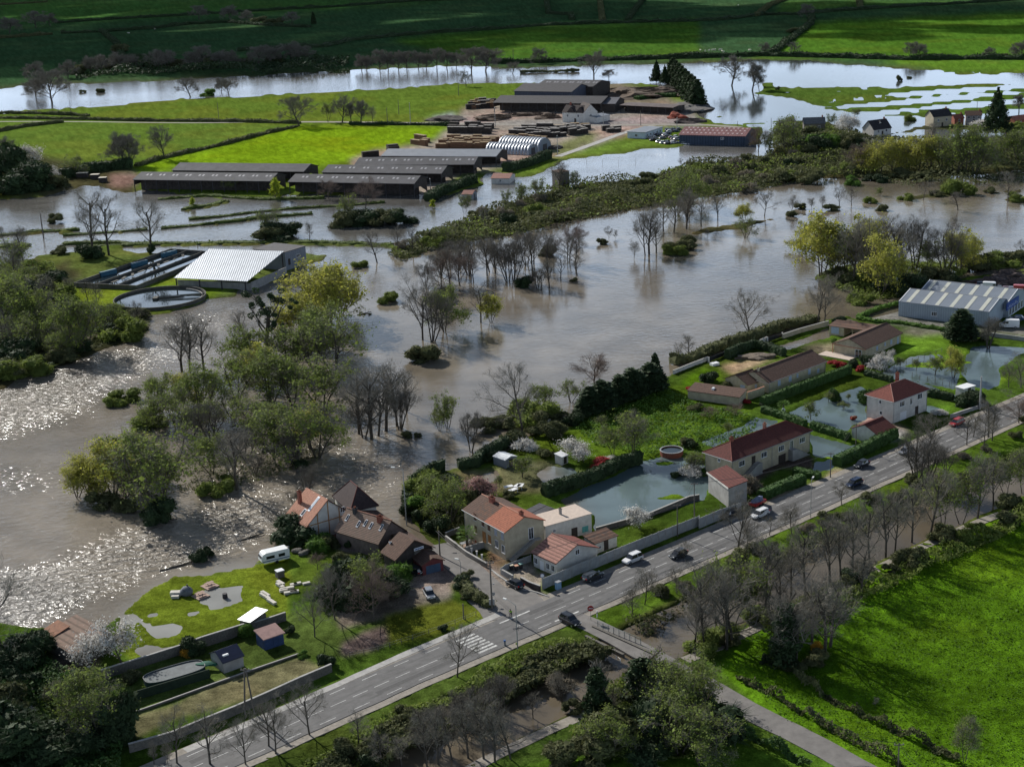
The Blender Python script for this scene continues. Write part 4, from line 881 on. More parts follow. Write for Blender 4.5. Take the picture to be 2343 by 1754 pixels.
# dark lean-to running along the lane behind the inn
b = Bld('outbuilding', 'long dark-roofed lean-to along the flooded side street behind the inn', F1(1620,900), F1(1930,960), z=ZL+2.6, h=2.6, lv=2, cat='outbuilding', lu=.5)
bpy.data.objects.remove(b.root)
P0, P1 = Vector(G(*F1(1200,450), 3.4)), Vector(G(*F1(1935,950), 3.4)); dv_ = (P1-P0); ln_ = dv_.length; ang_ = math.atan2(dv_.y, dv_.x)
t = thing('outbuilding', 'long dark-roofed lean-to along the flooded side street behind the inn', 'outbuilding', (P0.x, P0.y, ZL), ang_)
MB().prism([(-4.0, -.6), (-.3, -.6), (-.3, 2.7), (-4.0, 3.5)], 0, 0, ln_).build('wall', mSTONE, t)
MB().prism([(-4.2, 3.6), (0, 2.75), (0, 2.9), (-4.2, 3.75)], 0, -.2, ln_+.2).build('roof', mTBRN, t)
# --- sheds in the lower left gardens
b = Bld('canopy', 'small stone outbuilding with a dazzling white sheet roof on the lawn by the garden wall', H4(1320,700), H4(1600,545), H4(1210,600), z=ZL+2.3, h=2.3, cat='shed')
MB().box(.2, b.lu-.2, .2, b.lv-.2, -.5, 2.0).build('wall', mSTONE, b.root)
mBL = M('polished white sheet', (0.9, 0.9, 0.9), .42, .02, .5, metal=.6, spec=1.0)
cvec = Vector((-b.a.x, -b.a.y, CAMH)).normalized(); hv = (sdir+cvec).normalized()
su = -(hv.x*b.u.x+hv.y*b.u.y)/hv.z*.28; sv_ = -(hv.x*b.v.x+hv.y*b.v.y)/hv.z*.28  # roof tilt shaped toward the sun-camera bisector so the sheet glints
Pq = [(-.1,-.1),(b.lu+.1,-.1),(b.lu+.1,b.lv+.1),(-.1,b.lv+.1)]
zq = [2.3+su*(p[0]-b.lu/2)+sv_*(p[1]-b.lv/2) for p in Pq]
MB().add([(p[0],p[1],z_) for p, z_ in zip(Pq, zq)]+[(p[0],p[1],z_+.06) for p, z_ in zip(Pq, zq)], [(0,3,2,1),(4,5,6,7),(0,1,5,4),(1,2,6,5),(2,3,7,6),(3,0,4,7)]).build('roof', mBL, b.root)
b = Bld('shed', 'garden shed with a navy blue roof and grey front behind the garden wall', H4(900,1350), H4(1215,1235), H4(830,1215), z=ZL+2.0, h=2.0, cat='shed', lv=4.5)
b.walls(mGREYW, 'gu', 1.2); b.roof(mNAVY, 'gu', 1.2, o=.2); MB().box(.4, 1.4, .5, .9, 2.75, 3.0).build('vent', mFRAME, b.root)
b = Bld('shed', 'blue garden shed with a faded pink mono-pitch roof near the garden wall', H4(1545,985), H4(1850,880), H4(1480,905), z=ZL+2.1, h=2.1, cat='shed', lv=3.0)
b.walls(mBLUEW, 'mv', .5); b.roof(M('faded pink felt', (.30,.19,.17), .9, .2, 1), 'mv', .5, o=.25); b.open_at('R', b.lu*.6, .95, .9, 1.8, 'door', mBLUEW)
b = Bld('ruin', 'ruined farm shed with crumbling tiles and one rusty upright sheet at the flood edge', H7(770,640), H7(960,560), H7(560,690), z=ZL, h=2.2, cat='ruined shed', lv=11, lu=7)
b.walls(mSTONE, 'mu', 1.2); b.roof(mDIRTY, 'mu', 1.2, o=.2); MB().prism([(b.lu*.1, 2.5), (b.lu*.6, 3.3), (b.lu*.6, 3.4), (b.lu*.1, 2.6)], 1, b.lv*.75, b.lv+1.2).build('rusty_sheet', mRUST, b.root)
# --- waterworks
FL, FR = G(*G1(950,355), 3.6), G(*G1(1570,385), 3.6); BL_, BR_ = G(*G1(1250,110), 8.6), G(*G1(1880,130), 8.6)
t = thing('open_shed', 'large open waterworks shed with a single slope of shiny corrugated steel', 'shed', (FL[0], FL[1], ZL))
o_ = Vector((FL[0], FL[1])); rel = lambda p, z: (p[0]-o_.x, p[1]-o_.y, z-ZL)
n_ = 14
for k in range(n_):
    a, c = k/n_, (k+1)/n_-.0015; q = [rel(lerp(FL, FR, a), 3.6), rel(lerp(FL, FR, c), 3.6), rel(lerp(BL_, BR_, c), 8.6), rel(lerp(BL_, BR_, a), 8.6)]
    MB().add(q+[(p[0], p[1], p[2]+.12) for p in q], [(0,3,2,1),(4,5,6,7),(0,1,5,4),(1,2,6,5),(2,3,7,6),(3,0,4,7)]).build('roof_panel', mSTEEL, t)
for f_ in (0.03, .35, .65, .97):
    for (p, z_) in ((lerp(FL, FR, f_), 3.5), (lerp(BL_, BR_, f_), 8.5)):
        q = rel(p, z_); MB().box(q[0]-.2, q[0]+.2, q[1]-.2, q[1]+.2, -.8, q[2]).build('post', mDARKR, t)
w0, w1 = rel(lerp(FL, BL_, .08), 0), rel(lerp(FR, BR_, .08), 0)
MB().loft([[(*w0[:2], -.8), (*w0[:2], 2.2), (w0[0], w0[1]+.3, 2.2), (w0[0], w0[1]+.3, -.8)], [(*w1[:2], -.8), (*w1[:2], 2.2), (w1[0], w1[1]+.3, 2.2), (w1[0], w1[1]+.3, -.8)]]).build('front_wall', mGREYW, t)
w2 = rel(lerp(FR, BR_, 1.0), 0)
MB().loft([[(w1[0], w1[1], -.8), (w1[0], w1[1], 2.6), (w1[0]+.3, w1[1], 2.6), (w1[0]+.3, w1[1], -.8)], [(w2[0], w2[1], -.8), (w2[0], w2[1], 2.6), (w2[0]+.3, w2[1], 2.6), (w2[0]+.3, w2[1], -.8)]]).build('side_wall', mGREYW, t)
b = Bld('waterworks_building', 'pale flat-topped block beside the shiny steel waterworks shed', G1(1900,300), G1(2055,250), z=0, h=7.0, base=0, lv=15, cat='building', lu=11.5)
b.walls(mLGREY, 'flat'); b.roof(mDARKR, 'flat', o=.15, th=.2); b.open_at('R', 2, 3.2, 1.0, 2.2, 'door'); b.open_at('R', 7, 4.5, 2, 1)
mTANK = M('weathered concrete', (0.105, 0.10, 0.085), .95, .3, .8, bump=.3)
ca, cb = G(*G1(445,575), 1.0), G(*G1(1210,465), 1.0); tcx, tcy = (ca[0]+cb[0])/2, (ca[1]+cb[1])/2; R_ = math.hypot(ca[0]-cb[0], ca[1]-cb[1])/2
t = thing('round_tank', 'round concrete settling tank full of water in front of the steel shed', 'tank', (tcx, tcy, ZL))
def ring(mb, r0, r1, z0, z1, n=64, a0=0, a1=2*math.pi, c=(0, 0)):
    full = abs(a1-a0-2*math.pi) < 1e-6; m_ = n if full else n+1; P = []; Fc = []
    for i in range(m_):
        a = a0+(a1-a0)*i/n
        for r, z in ((r0, z0), (r1, z0), (r1, z1), (r0, z1)): P.append((c[0]+r*math.cos(a), c[1]+r*math.sin(a), z))
    for i in range(n):
        j = (i+1) % m_
        for k in range(4): Fc.append((i*4+k, j*4+k, j*4+(k+1) % 4, i*4+(k+1) % 4))
    return mb.add(P, Fc)
ring(MB(), R_-.35, R_, -.8, 1.1).build('tank_wall', mTANK, t); ring(MB(), R_-1.4, R_-1.15, -.3, .55, 24, -.5, 1.1).build('overflow_channel', mCONC, t)
mTW = M('still dark water', (0.02, 0.028, 0.03), .03, .2, .5, spec=.5)
MB().add([(math.cos(2*math.pi*i/48)*(R_-.36), math.sin(2*math.pi*i/48)*(R_-.36), .25) for i in range(48)], [tuple(range(48))]).build('tank_water', mTW, t)
mb = MB()
for k in (-1.2, 0, 1.2): mb.tube((-1, k, .8), (R_-.2, k+1, .95), .12, n=6); mb.tube((-2, k, .5), (8, k*1.3, .5), .1, n=5)
mb.box(-2.2, -.6, -1.6, 1.6, .2, .9); mb.build('scraper_bridge', mTANK, t)
def wallline(name, pts, h, th, mat, parent=None, z0=None, cap=None, base=ZL):
    """wall along ground points: one thing (or part) with its coping"""
    n = len(pts); R = []; cp = []
    for i, p in enumerate(pts):
        a, b_ = pts[max(0, i-1)], pts[min(n-1, i+1)]; dx, dy = b_[0]-a[0], b_[1]-a[1]; q = math.hypot(dx, dy) or 1; nx, ny = -dy/q*th/2, dx/q*th/2
        hh = h(i/(n-1)) if callable(h) else h
        R.append([(p[0]+nx, p[1]+ny, base-.7), (p[0]+nx, p[1]+ny, base+hh), (p[0]-nx, p[1]-ny, base+hh), (p[0]-nx, p[1]-ny, base-.7)])
        cp.append([(p[0]+nx*1.25, p[1]+ny*1.25, base+hh+.004), (p[0]+nx*1.25, p[1]+ny*1.25, base+hh+.09), (p[0]-nx*1.25, p[1]-ny*1.25, base+hh+.09), (p[0]-nx*1.25, p[1]-ny*1.25, base+hh+.004)])
    o = MB().loft(R).build(name, mat)
    if parent: o.parent = parent; o.matrix_parent_inverse = Matrix.Translation(-Vector(parent.location))
    if cap: c = MB().loft(cp).build('coping', cap, o)
    return o
t = thing('settling_basins', 'long open concrete settling basins with blue machinery left of the steel shed', 'basin', (*G(*G1(600,350), 0), ZL))
bq = [G(*G1(*p), 0.3) for p in ((112,430),(640,455),(1330,170),(930,140))]
for a, c in ((0,1),(1,2),(2,3),(3,0)): wallline('basin_wall', [bq[a], bq[c]], 1.6, .4, mTANK, t)
for f_ in (.33, .66): wallline('basin_divider', [lerp(bq[0], bq[1], f_), lerp(bq[3], bq[2], f_)], 1.3, .3, mTANK, t)
def subobj(mb, name, mat, parent):
    o = mb.build(name, mat); o.parent = parent; o.matrix_parent_inverse = Matrix.Translation(-Vector(parent.location)); return o
subobj(MB().add([(*p, .8) for p in bq], [(0,1,2,3)]), 'basin_water', mTW, t)
mBMACH = M('blue machinery', (0.03, 0.11, 0.17), .6, .2, 1)
for p in ((395,310),(660,235),(910,150)):
    q = G(*G1(*p), 1.5); subobj(MB().obox(q, .9, 7, 1.2, 1.6, .8), 'machinery', mBMACH, t)
for k in range(9):
    f_ = .1+k*.095; q = lerp(lerp(bq[0], bq[1], .5), lerp(bq[3], bq[2], .5), f_); subobj(MB().obox(q, 1.2+.3*(k % 3), 4, 1.0, .2, 1.5), 'walkway_slab', mTANK, t)

# --- farm barns: all long, low, dark; the camera sees the front slope and the dark open front
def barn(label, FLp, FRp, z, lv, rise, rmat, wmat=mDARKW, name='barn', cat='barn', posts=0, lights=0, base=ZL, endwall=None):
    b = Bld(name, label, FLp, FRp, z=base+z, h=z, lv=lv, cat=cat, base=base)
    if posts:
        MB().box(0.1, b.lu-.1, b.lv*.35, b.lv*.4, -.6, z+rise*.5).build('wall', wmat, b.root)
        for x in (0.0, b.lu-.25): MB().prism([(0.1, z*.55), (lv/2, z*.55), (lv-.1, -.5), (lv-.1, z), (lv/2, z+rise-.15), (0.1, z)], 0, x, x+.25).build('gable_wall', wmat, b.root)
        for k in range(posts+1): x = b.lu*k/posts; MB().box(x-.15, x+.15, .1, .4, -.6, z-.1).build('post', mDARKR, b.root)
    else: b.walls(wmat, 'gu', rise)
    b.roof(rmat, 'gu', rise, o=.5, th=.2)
    sl = rise/(lv/2)
    for k in range(lights):
        x = b.lu*(k+.6)/(lights+.2)
        for dx in (0, 2.0): MB().add([(x+dx, lv*.26, z+sl*lv*.26+.225), (x+dx+1.0, lv*.26, z+sl*lv*.26+.225), (x+dx+1.0, lv*.36, z+sl*lv*.36+.225), (x+dx, lv*.36, z+sl*lv*.36+.225)], [(0,1,2,3)]).build('roof_light', M('dull roof light', (.26,.26,.28), .6, .1, 1), b.root)
    return b
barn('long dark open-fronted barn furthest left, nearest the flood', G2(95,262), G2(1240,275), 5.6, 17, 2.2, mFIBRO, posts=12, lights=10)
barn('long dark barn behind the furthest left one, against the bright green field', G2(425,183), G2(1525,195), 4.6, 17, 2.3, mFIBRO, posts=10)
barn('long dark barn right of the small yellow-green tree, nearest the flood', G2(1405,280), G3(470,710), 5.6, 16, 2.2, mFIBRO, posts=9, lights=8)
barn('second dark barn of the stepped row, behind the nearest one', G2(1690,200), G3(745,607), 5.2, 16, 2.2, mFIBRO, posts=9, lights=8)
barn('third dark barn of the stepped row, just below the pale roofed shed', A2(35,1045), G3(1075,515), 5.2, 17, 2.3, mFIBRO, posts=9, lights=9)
barn('farm shed with plain pale roof between dark barns and timber stacks', G3(150,428), G3(1300,434), 4.8, 20, 2.0, mLGREY, name='shed', cat='shed', posts=6)
def hangar(label, FLp, FRp, r, n=14):
    a, c = Vector(G(*FLp, ZL)), Vector(G(*FRp, ZL)); u = (c-a); L_ = u.length
    t = thing('arched_hangar', label, 'hangar', (a.x, a.y, ZL), math.atan2(u.y, u.x), 'arched corrugated hangars in the timber yard')
    for k in range(n):
        x0, x1 = L_*k/n, L_*(k+1)/n-.25; R0 = []; rr = r+(.0)
        for x, q in ((x0, rr-.15), ((x0+x1)/2, rr+.1), (x1, rr-.15)): R0.append([(x, r+math.cos(math.pi*i/12)*q, .2+math.sin(math.pi*i/12)*q) for i in range(13)])
        MB().loft(R0, closed=False).build('roof_panel', mSTEEL, t)
    for x in (.4, L_-.4): MB().add([(x, r+math.cos(math.pi*i/12)*(r-.25), .2+math.sin(math.pi*i/12)*(r-.25)) for i in range(13)], [tuple(range(13))]).build('end_wall', mBLUEG, t)
    MB().box(L_-.38, L_-.3, r-2, r+2, 0, 3.4).build('door', mDARKR, t)
hangar('front arched hangar of corrugated steel below the timber stacks', G3(1195,405), G3(1640,425), 5.2)
hangar('taller rear arched hangar of corrugated steel below the timber stacks', G3(1320,395), G3(1745,420), 6.6)
bpy.data.objects['arched_hangar.001'].location.y += 10
# sawmill
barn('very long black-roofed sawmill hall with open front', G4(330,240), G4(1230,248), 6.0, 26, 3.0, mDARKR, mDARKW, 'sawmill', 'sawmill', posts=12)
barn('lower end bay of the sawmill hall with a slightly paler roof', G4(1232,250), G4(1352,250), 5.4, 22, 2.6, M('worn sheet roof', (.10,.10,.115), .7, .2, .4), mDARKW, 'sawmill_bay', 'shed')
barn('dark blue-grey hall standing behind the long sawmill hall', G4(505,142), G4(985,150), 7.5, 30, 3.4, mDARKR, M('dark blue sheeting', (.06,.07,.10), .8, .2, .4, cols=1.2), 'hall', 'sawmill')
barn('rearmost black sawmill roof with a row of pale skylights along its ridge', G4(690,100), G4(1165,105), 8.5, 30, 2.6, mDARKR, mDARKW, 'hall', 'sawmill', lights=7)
barn('low open dark shed right of the sawmill hall by the red sand heap', G4(1400,262), G4(1840,283), 4.4, 14, .6, M('rusty dark roof', (.11,.085,.08), .8, .3, .5), mDARKW, 'open_shed', 'shed', posts=7)
b = Bld('farmhouse', 'white farmhouse with dark dormers standing alone in the sawmill yard', G4(912,404), G4(1090,410), z=ZL, h=6.0, lv=11, cat='house', sub=.4)
b.walls(mWHITE, 'gu', 3.6); b.roof(M('brown slate', (.07,.055,.05), .9, .3, 1, rows=.3), 'gu', 3.6, o=.3)
for k in (.2, .62):
    x = b.lu*k; MB().add([(x, -.05, 5.9), (x+5.5, -.05, 5.9), (x+2.75, -.05, 9.0), (x+2.75, 4.6, 9.2)], [(0,1,2),(1,3,2),(0,2,3)]).build('dormer', M('brown slate', (.07,.055,.05)), b.root)
b.open_at('R', b.lu*.6, 1.2, 1.0, 2.3, 'door'); b.open_at('R', b.lu*.25, 4.0, 1, 1.4); b.open_at('R', b.lu*.75, 4.0, 1, 1.4); b.chimney(b.lu*.2, b.lv*.5, 8.8, 11.2, .9, .7)
b = Bld('farmhouse_wing', 'white gabled wing of the farmhouse in the sawmill yard, facing the road', G4(1092,412), G4(1210,402), z=ZL, h=6.2, lv=13, cat='house')
b.walls(mWHITE, 'gv', 4.6); b.roof(M('brown slate', (.07,.055,.05)), 'gv', 4.6, o=.2); b.open_at('R', b.lu*.5, 4.2, 1, 1.3)
b = Bld('outbuilding', 'low white outbuilding at the right of the farmhouse in the sawmill yard', G4(1200,412), G4(1312,388), z=ZL, h=3.2, lv=6, cat='outbuilding')
b.walls(mWHITE, 'mv', .8); b.roof(mLGREY, 'mv', .8, o=.2)
b = Bld('office', 'single-storey pale office with a light grey flat roof beside the parked cars', G4(1608,494), G4(1755,447), G4(1460,488), z=ZL+3.3, h=3.3, cat='office')
b.walls(M('pale blue render', (.42,.48,.52), .9, .1, .5), 'flat'); b.roof(mLGREY, 'flat', o=.3, th=.3)
for k in range(5): b.open_at('R', b.lu*(k+.6)/5.3, 1.7, 1.4, 1.2)
b.open_at('L', b.lv*.5, 1.7, 1.4, 1.2)
b = barn('red-roofed warehouse with pale roof lights and dark blue walls in floodwater', H5(650,405), H5(1690,428), 5.0, 21, 2.8, M('faded red sheets', (.19,.085,.085), .8, .3, .3, cols=1.2), M('dark blue wall', (.045,.065,.10), .8, .2, .3, cols=1.5), 'warehouse', 'warehouse', base=.1)
sl = 2.8/10.5
for r_, yf in enumerate((.10, .27, .42)):
    for k in range(14):
        x = b.lu*(k+.4+.2*r_)/14.6; y0, y1 = 21*yf, 21*yf+1.1
        MB().add([(x, y0, 5+sl*y0+.23), (x+1.0, y0, 5+sl*y0+.23), (x+1.0, y1, 5+sl*y1+.23), (x, y1, 5+sl*y1+.23)], [(0,1,2,3)]).build('roof_light', M('pinkish roof light', (.42,.33,.33), .6, .1, 1), b.root)
b.open_at('R', b.lu*.66, 3.6, 1.6, 1.0)
b = Bld('cottage', 'small white cottage with a pinkish roof standing in the flood below the barns', G3(1440,655), G3(1497,612), G3(1270,645), z=2.6, h=2.6, base=0, cat='cottage')
b.walls(mWHITE, 'gv', 1.3); b.roof(mTPINK, 'gv', 1.3, o=.3); b.open_at('R', b.lu*.35, 1.5, .9, 1.1); b.open_at('L', b.lv*.5, 1.5, .9, 1.1)
b = Bld('hut', 'tiny hut with a dull pink roof at the left end of the scrub ridge', G3(1062,818), G3(1110,790), G3(970,812), z=2.3, h=2.3, base=0, cat='hut')
b.walls(M('grey blue wall', (.25,.27,.30)), 'gv', 1.2); b.roof(mTPINK, 'gv', 1.2, o=.3); b.open_at('R', b.lu*.5, 1.0, .8, 1.8, 'door')
b = Bld('ruin', 'square brown stone pump house standing in the flood, covered with ivy', G3(1945,760), G3(2050,745), z=0, h=7.5, base=0, lv=6, cat='pump house')
b.walls(mSTONE, 'flat'); b.roof(mTOLD, 'hip', 1.0, o=.2); b.open_at('R', b.lu*.5, 1.2, 1.2, 2.2, 'door')
# far cottages
def cottage(label, FLp, FRp, z, lv, rise, wm, rm, rf='gu', wins=2, cat='cottage'):
    b = Bld('cottage', label, FLp, FRp, z=.15+z, h=z, lv=lv, base=.15, cat=cat); b.walls(wm, rf, rise); b.roof(rm, rf, rise, o=.35)
    for k in range(wins): b.open_at('R', b.lu*(k+.6)/(wins+.2), z*.62, 1.0, 1.3)
    b.open_at('R', b.lu*.5, 1.0, .9, 2.0, 'door'); b.chimney(b.lu*.9, lv*.5, z+rise*.7, z+rise+1.0, .7, .6); return b
mSLB = M('dark slate', (.035,.032,.035), .85, .3, 1, rows=.3)
cottage('grey stone cottage with a slate roof, leftmost of the houses along the flooded lane', H6(235,328), H6(424,322), 5.0, 7, 2.8, mSTONE, M('grey slate', (.10,.11,.12), .85, .25, 1, rows=.3))
b = cottage('white walled house with a steep black roof and attached lower wing on the flooded lane', H6(862,380), H6(1018,360), 3.4, 9, 4.2, mWHITE, mSLB)
b = Bld('house_wing', 'lower wing with a black roof at the left of the steep-roofed white house', H6(800,372), H6(862,380), z=3.15, h=3.0, lv=9, base=.15, cat='house wing'); b.walls(mWHITE, 'gu', 4.0); b.roof(mSLB, 'gu', 4.0, o=.3)
cottage('tall pale cottage with a dark red roof and pink brick gable near the far right', H6(1400,265), H6(1562,250), 5.6, 8, 3.2, mBEIGE, mSLB)
cottage('small low brick shed between the tall cottage and the long low house', H6(1590,280), H6(1672,275), 3.2, 6, 1.8, mBRICK, mTDRED, wins=1, cat='shed')
cottage('long low grey house just left of the dark cedar', H6(1690,252), H6(1832,250), 3.2, 7, 2.0, mGREYW, mTBRN, wins=3)
cottage('brown-roofed building at the right edge beyond the dark cedar', H6(2130,300), H6(2330,275), 3.5, 9, 1.8, mBRICK, mTDRED)

# ================================================================== VEGETATION
mBARK = M('grey bark', (0.085, 0.072, 0.058), .95, .3, 2)
mBARKD = M('dark bark', (0.07, 0.06, 0.048), .95, .3, 2)
mTWIG = M('bare twigs', (0.17, 0.155, 0.125), .95, .25, .6)
mTWIGD = M('dark twigs', (0.11, 0.10, 0.082), .95, .25, .6)
mTWIGR = M('reddish twigs', (0.17, 0.125, 0.10), .95, .3, .5)
mYG = M('yellow green buds', (0.34, 0.34, 0.06), .8, .3, .35, trans=.45)
mOL = M('olive young leaves', (0.155, 0.20, 0.042), .85, .35, .35, trans=.4)
mGR = M('fresh green leaves', (0.10, 0.19, 0.03), .8, .3, .35, trans=.4)
mDG = M('dark evergreen leaves', (0.032, 0.056, 0.020), .8, .4, .5, trans=.15)
mMG = M('mid green hedge leaves', (0.045, 0.095, 0.02), .8, .35, .6, trans=.2)
mSB = M('brown green scrub', (0.098, 0.108, 0.045), .9, .4, .3, trans=.3)
mSB2 = M('greyish scrub twigs', (0.20, 0.175, 0.13), .9, .3, .3, trans=.3)
mBLO = M('white blossom', (0.62, 0.60, 0.56), .85, .15, .5, trans=.3)
mPKB = M('pinkish blossom', (0.36, 0.20, 0.18), .85, .25, .5, trans=.3)
mREDL = M('red leaves', (0.33, 0.03, 0.03), .8, .3, .8, trans=.25)
mYEL = M('bright yellow green leaves', (0.34, 0.40, 0.03), .8, .2, .4, trans=.45)
mORG = M('orange blossom', (0.5, 0.28, 0.03), .8, .3, .6, trans=.3)
def rv(r, k=1.0): return Vector((r.uniform(-1, 1), r.uniform(-1, 1), r.uniform(-1, 1)))*k
def leaves_np(C, size, seed, flat=0.0, squash=1.0, nrm=None, jit=.75, slim=1.0):
    """one small leaf spray (a quad) per centre, facing roughly along nrm"""
    rs = np.random.RandomState(seed); n = len(C); C = np.asarray(C, float)
    a = rs.normal(size=(n, 3)); a[:, 2] *= (1-flat)
    if nrm is not None:
        w_ = nrm/(np.linalg.norm(nrm, axis=1)[:, None]+1e-9)+rs.normal(size=(n, 3))*jit; w_ /= np.linalg.norm(w_, axis=1)[:, None]+1e-9; a -= (a*w_).sum(1)[:, None]*w_
    a /= np.linalg.norm(a, axis=1)[:, None]+1e-9
    if nrm is not None: b = np.cross(w_, a)
    else: b = rs.normal(size=(n, 3)); b -= (b*a).sum(1)[:, None]*a; b /= np.linalg.norm(b, axis=1)[:, None]+1e-9
    s = size*np.exp(rs.normal(0, .42, (n, 1))); b = b*slim
    V = np.stack([C-a*s*.5, C+b*s*.38, C+a*s*.5, C-b*s*.38], 1).reshape(-1, 3); F = np.arange(4*n).reshape(n, 4)
    return V, F
def crownpts(n, rx, ry, rz, cz, seed, shell=.55, lumps=9, top=1.0, zmin=None):
    rs = np.random.RandomState(seed); L_ = []
    cen = rs.normal(size=(lumps, 3)); cen /= np.linalg.norm(cen, axis=1)[:, None]; cen *= rs.uniform(.35, .72, (lumps, 1)); cen = np.vstack([cen, [[0, 0, 0]]])
    rad = np.concatenate([rs.uniform(.30, .48, lumps), [.5]])
    w_ = rad**2; k = rs.choice(len(cen), n, p=w_/w_.sum()); d = rs.normal(size=(n, 3)); d /= np.linalg.norm(d, axis=1)[:, None]
    r = rad[k]*(1-rs.rand(n)**1.5*shell); P = cen[k]+d*r[:, None]; P = P*np.array([rx, ry, rz])+np.array([0, 0, cz])
    if zmin is not None: P = P[P[:, 2] > zmin]
    return P
def bare(seed, H=15., spread=.5, clear=.22, n1=7, up=.25, levels=4, tw=.022, stems=1, lean=0.0, nk=(5, 5, 5), droop=0.0, r0=None, taper=.62, low=.0):
    """returns trunk mesh-builder, twig mesh-builder and the twig tips"""
    r = random.Random(seed); T, K, tips = MB(), MB(), []
    R0 = r0 or H*.020
    def grow(p, d, L_, rad, lv):
        seg = 3 if lv < 2 else 2 if lv < levels else 1; pts = [p]; rr = rad; mb = T if lv <= 1 else K
        for s_ in range(seg):
            d2 = (d+rv(r, .16+.05*lv)+Vector((0, 0, (up if lv < 3 else up*.6)*.35-droop*lv*.1))).normalized()
            q = p+d2*(L_/seg); r2 = rad*(1-(s_+1)/seg*(1-taper)) if lv < levels else tw*.35
            mb.tube(p, q, max(rr, tw), max(r2, tw*.5), n=(7, 5, 4, 3, 3, 3)[min(lv, 5)], cap=False); p, d, rr = q, d2, r2; pts.append(p)
        if lv >= levels: tips.append(tuple(p)); return
        n_ = nk[min(lv-1, len(nk)-1)] if lv else n1
        for i in range(n_):
            t = (i+1)/n_*(1-.25)+.25 if lv else clear+(1-clear)*(i+r.uniform(.2, .8))/n_
            f_ = t*seg; k = min(int(f_), seg-1); b_ = pts[k].lerp(pts[k+1], min(1, f_-k))
            ax = d.cross(rv(r)).normalized(); ang = math.radians(r.uniform(28, 58) if lv else r.uniform(38, 72)*(1.15-.5*t))
            nd = (Matrix.Rotation(ang, 3, ax) @ (pts[min(k+1, seg)]-pts[k]).normalized())
            if lv == 0: az = i*2.4+r.uniform(-.5, .5); nd = Vector((math.cos(az)*math.sin(ang), math.sin(az)*math.sin(ang), math.cos(ang)+.1)).normalized()
            ln = L_*r.uniform(.42, .68)*(1.15-.45*t if lv == 0 else 1.05-.3*t)*(1.0 if lv else 2*spread)
            grow(b_, nd, ln, max(rr*.9, rad*(.55-.2*t))*(.75 if lv else .8), lv+1)
    for s_ in range(stems):
        a = 6.28*s_/stems+r.random(); tilt = 0 if stems == 1 else r.uniform(.18, .5)
        d = Vector((math.cos(a)*tilt+lean, math.sin(a)*tilt, 1)).normalized()
        grow(Vector((math.cos(a)*.25*(stems > 1), math.sin(a)*.25*(stems > 1), -.5)), d, H*(.62 if stems == 1 else .58)*r.uniform(.92, 1.08), R0*(1 if stems == 1 else .62), 0)
    return T, K, tips
PROTO = {}
def norm_h(parts, H):
    """scale so that the tallest point is exactly H"""
    zm = max(v.co.z for me in parts.values() for v in me.vertices); s = H/zm
    for me in parts.values(): me.transform(Matrix.Scale(s, 4))
def reg(kind, parts, H):
    norm_h(parts, H); PROTO.setdefault(kind, []).append((parts, H))
def mkbare(kind, seed, H, leaf=None, nleaf=0, lsz=.35, scatter=.5, bark=None, twig=None, fuzz=5000, fsz=.95, fw=.016, **kw):
    T, K, tips = bare(seed, H, **kw)
    parts = {'trunk': T.mesh('trunk', bark or mBARK)}
    rs = np.random.RandomState(seed); tp = np.array(tips); kv = np.array(K.v); cen = np.array([0, 0, tp[:, 2].mean()*.8])
    if fuzz:
        C = tp[rs.randint(0, len(tp), fuzz)]+rs.normal(size=(fuzz, 3))*.38; dirs = C-cen; dirs /= np.linalg.norm(dirs, axis=1)[:, None]+1e-9
        d_ = dirs+rs.normal(size=C.shape)*.55+np.array([0, 0, .35]); d_ /= np.linalg.norm(d_, axis=1)[:, None]; sd_ = np.cross(d_, rs.normal(size=C.shape)); sd_ /= np.linalg.norm(sd_, axis=1)[:, None]
        l_ = fsz*rs.uniform(.5, 1.3, (fuzz, 1)); V2 = np.stack([C-d_*l_*.5-sd_*fw, C-d_*l_*.5+sd_*fw, C+d_*l_*.5], 1).reshape(-1, 3); base = len(K.v)
        K.v += [tuple(q) for q in V2.tolist()]; K.f += [(base+3*i, base+3*i+1, base+3*i+2) for i in range(fuzz)]
    parts['crown'] = K.mesh('crown', twig or mTWIG)
    if leaf:
        sel = rs.permutation(len(tp))[:max(12, int(len(tp)*.42))]; C = tp[sel][rs.randint(0, len(sel), nleaf)]+rs.normal(size=(nleaf, 3))*scatter*rs.uniform(.5, 1.5, (nleaf, 1))
        V_, F_ = leaves_np(C, lsz, seed, nrm=C-cen, jit=.7); parts['foliage'] = npmesh('foliage', V_, F_, leaf)
    reg(kind, parts, H)
for s_ in range(4): mkbare('oak', 11+s_, 18., spread=.62, clear=.24, n1=8, up=.22, levels=4, nk=(5, 5, 4), tw=.026, fuzz=4500, r0=.30)
for s_ in range(3): mkbare('round', 31+s_, 16., spread=.60, clear=.14, n1=11, up=.35, levels=3, nk=(6, 6, 5), tw=.03, twig=mTWIGR, fuzz=5500, fsz=1.3, r0=.22)
for s_ in range(4): mkbare('tall', 51+s_, 16., spread=.33, clear=.24, n1=10, up=.5, levels=4, nk=(4, 4, 3), tw=.02, bark=mBARKD, fuzz=1300, fsz=1.2, r0=.20)
for s_ in range(3): mkbare('oak_far', 21+s_, 18., spread=.66, clear=.24, n1=9, up=.2, levels=3, nk=(6, 5), tw=.055, fuzz=5500, fsz=1.3, fw=.04, r0=.40, bark=mBARKD, twig=mTWIG)
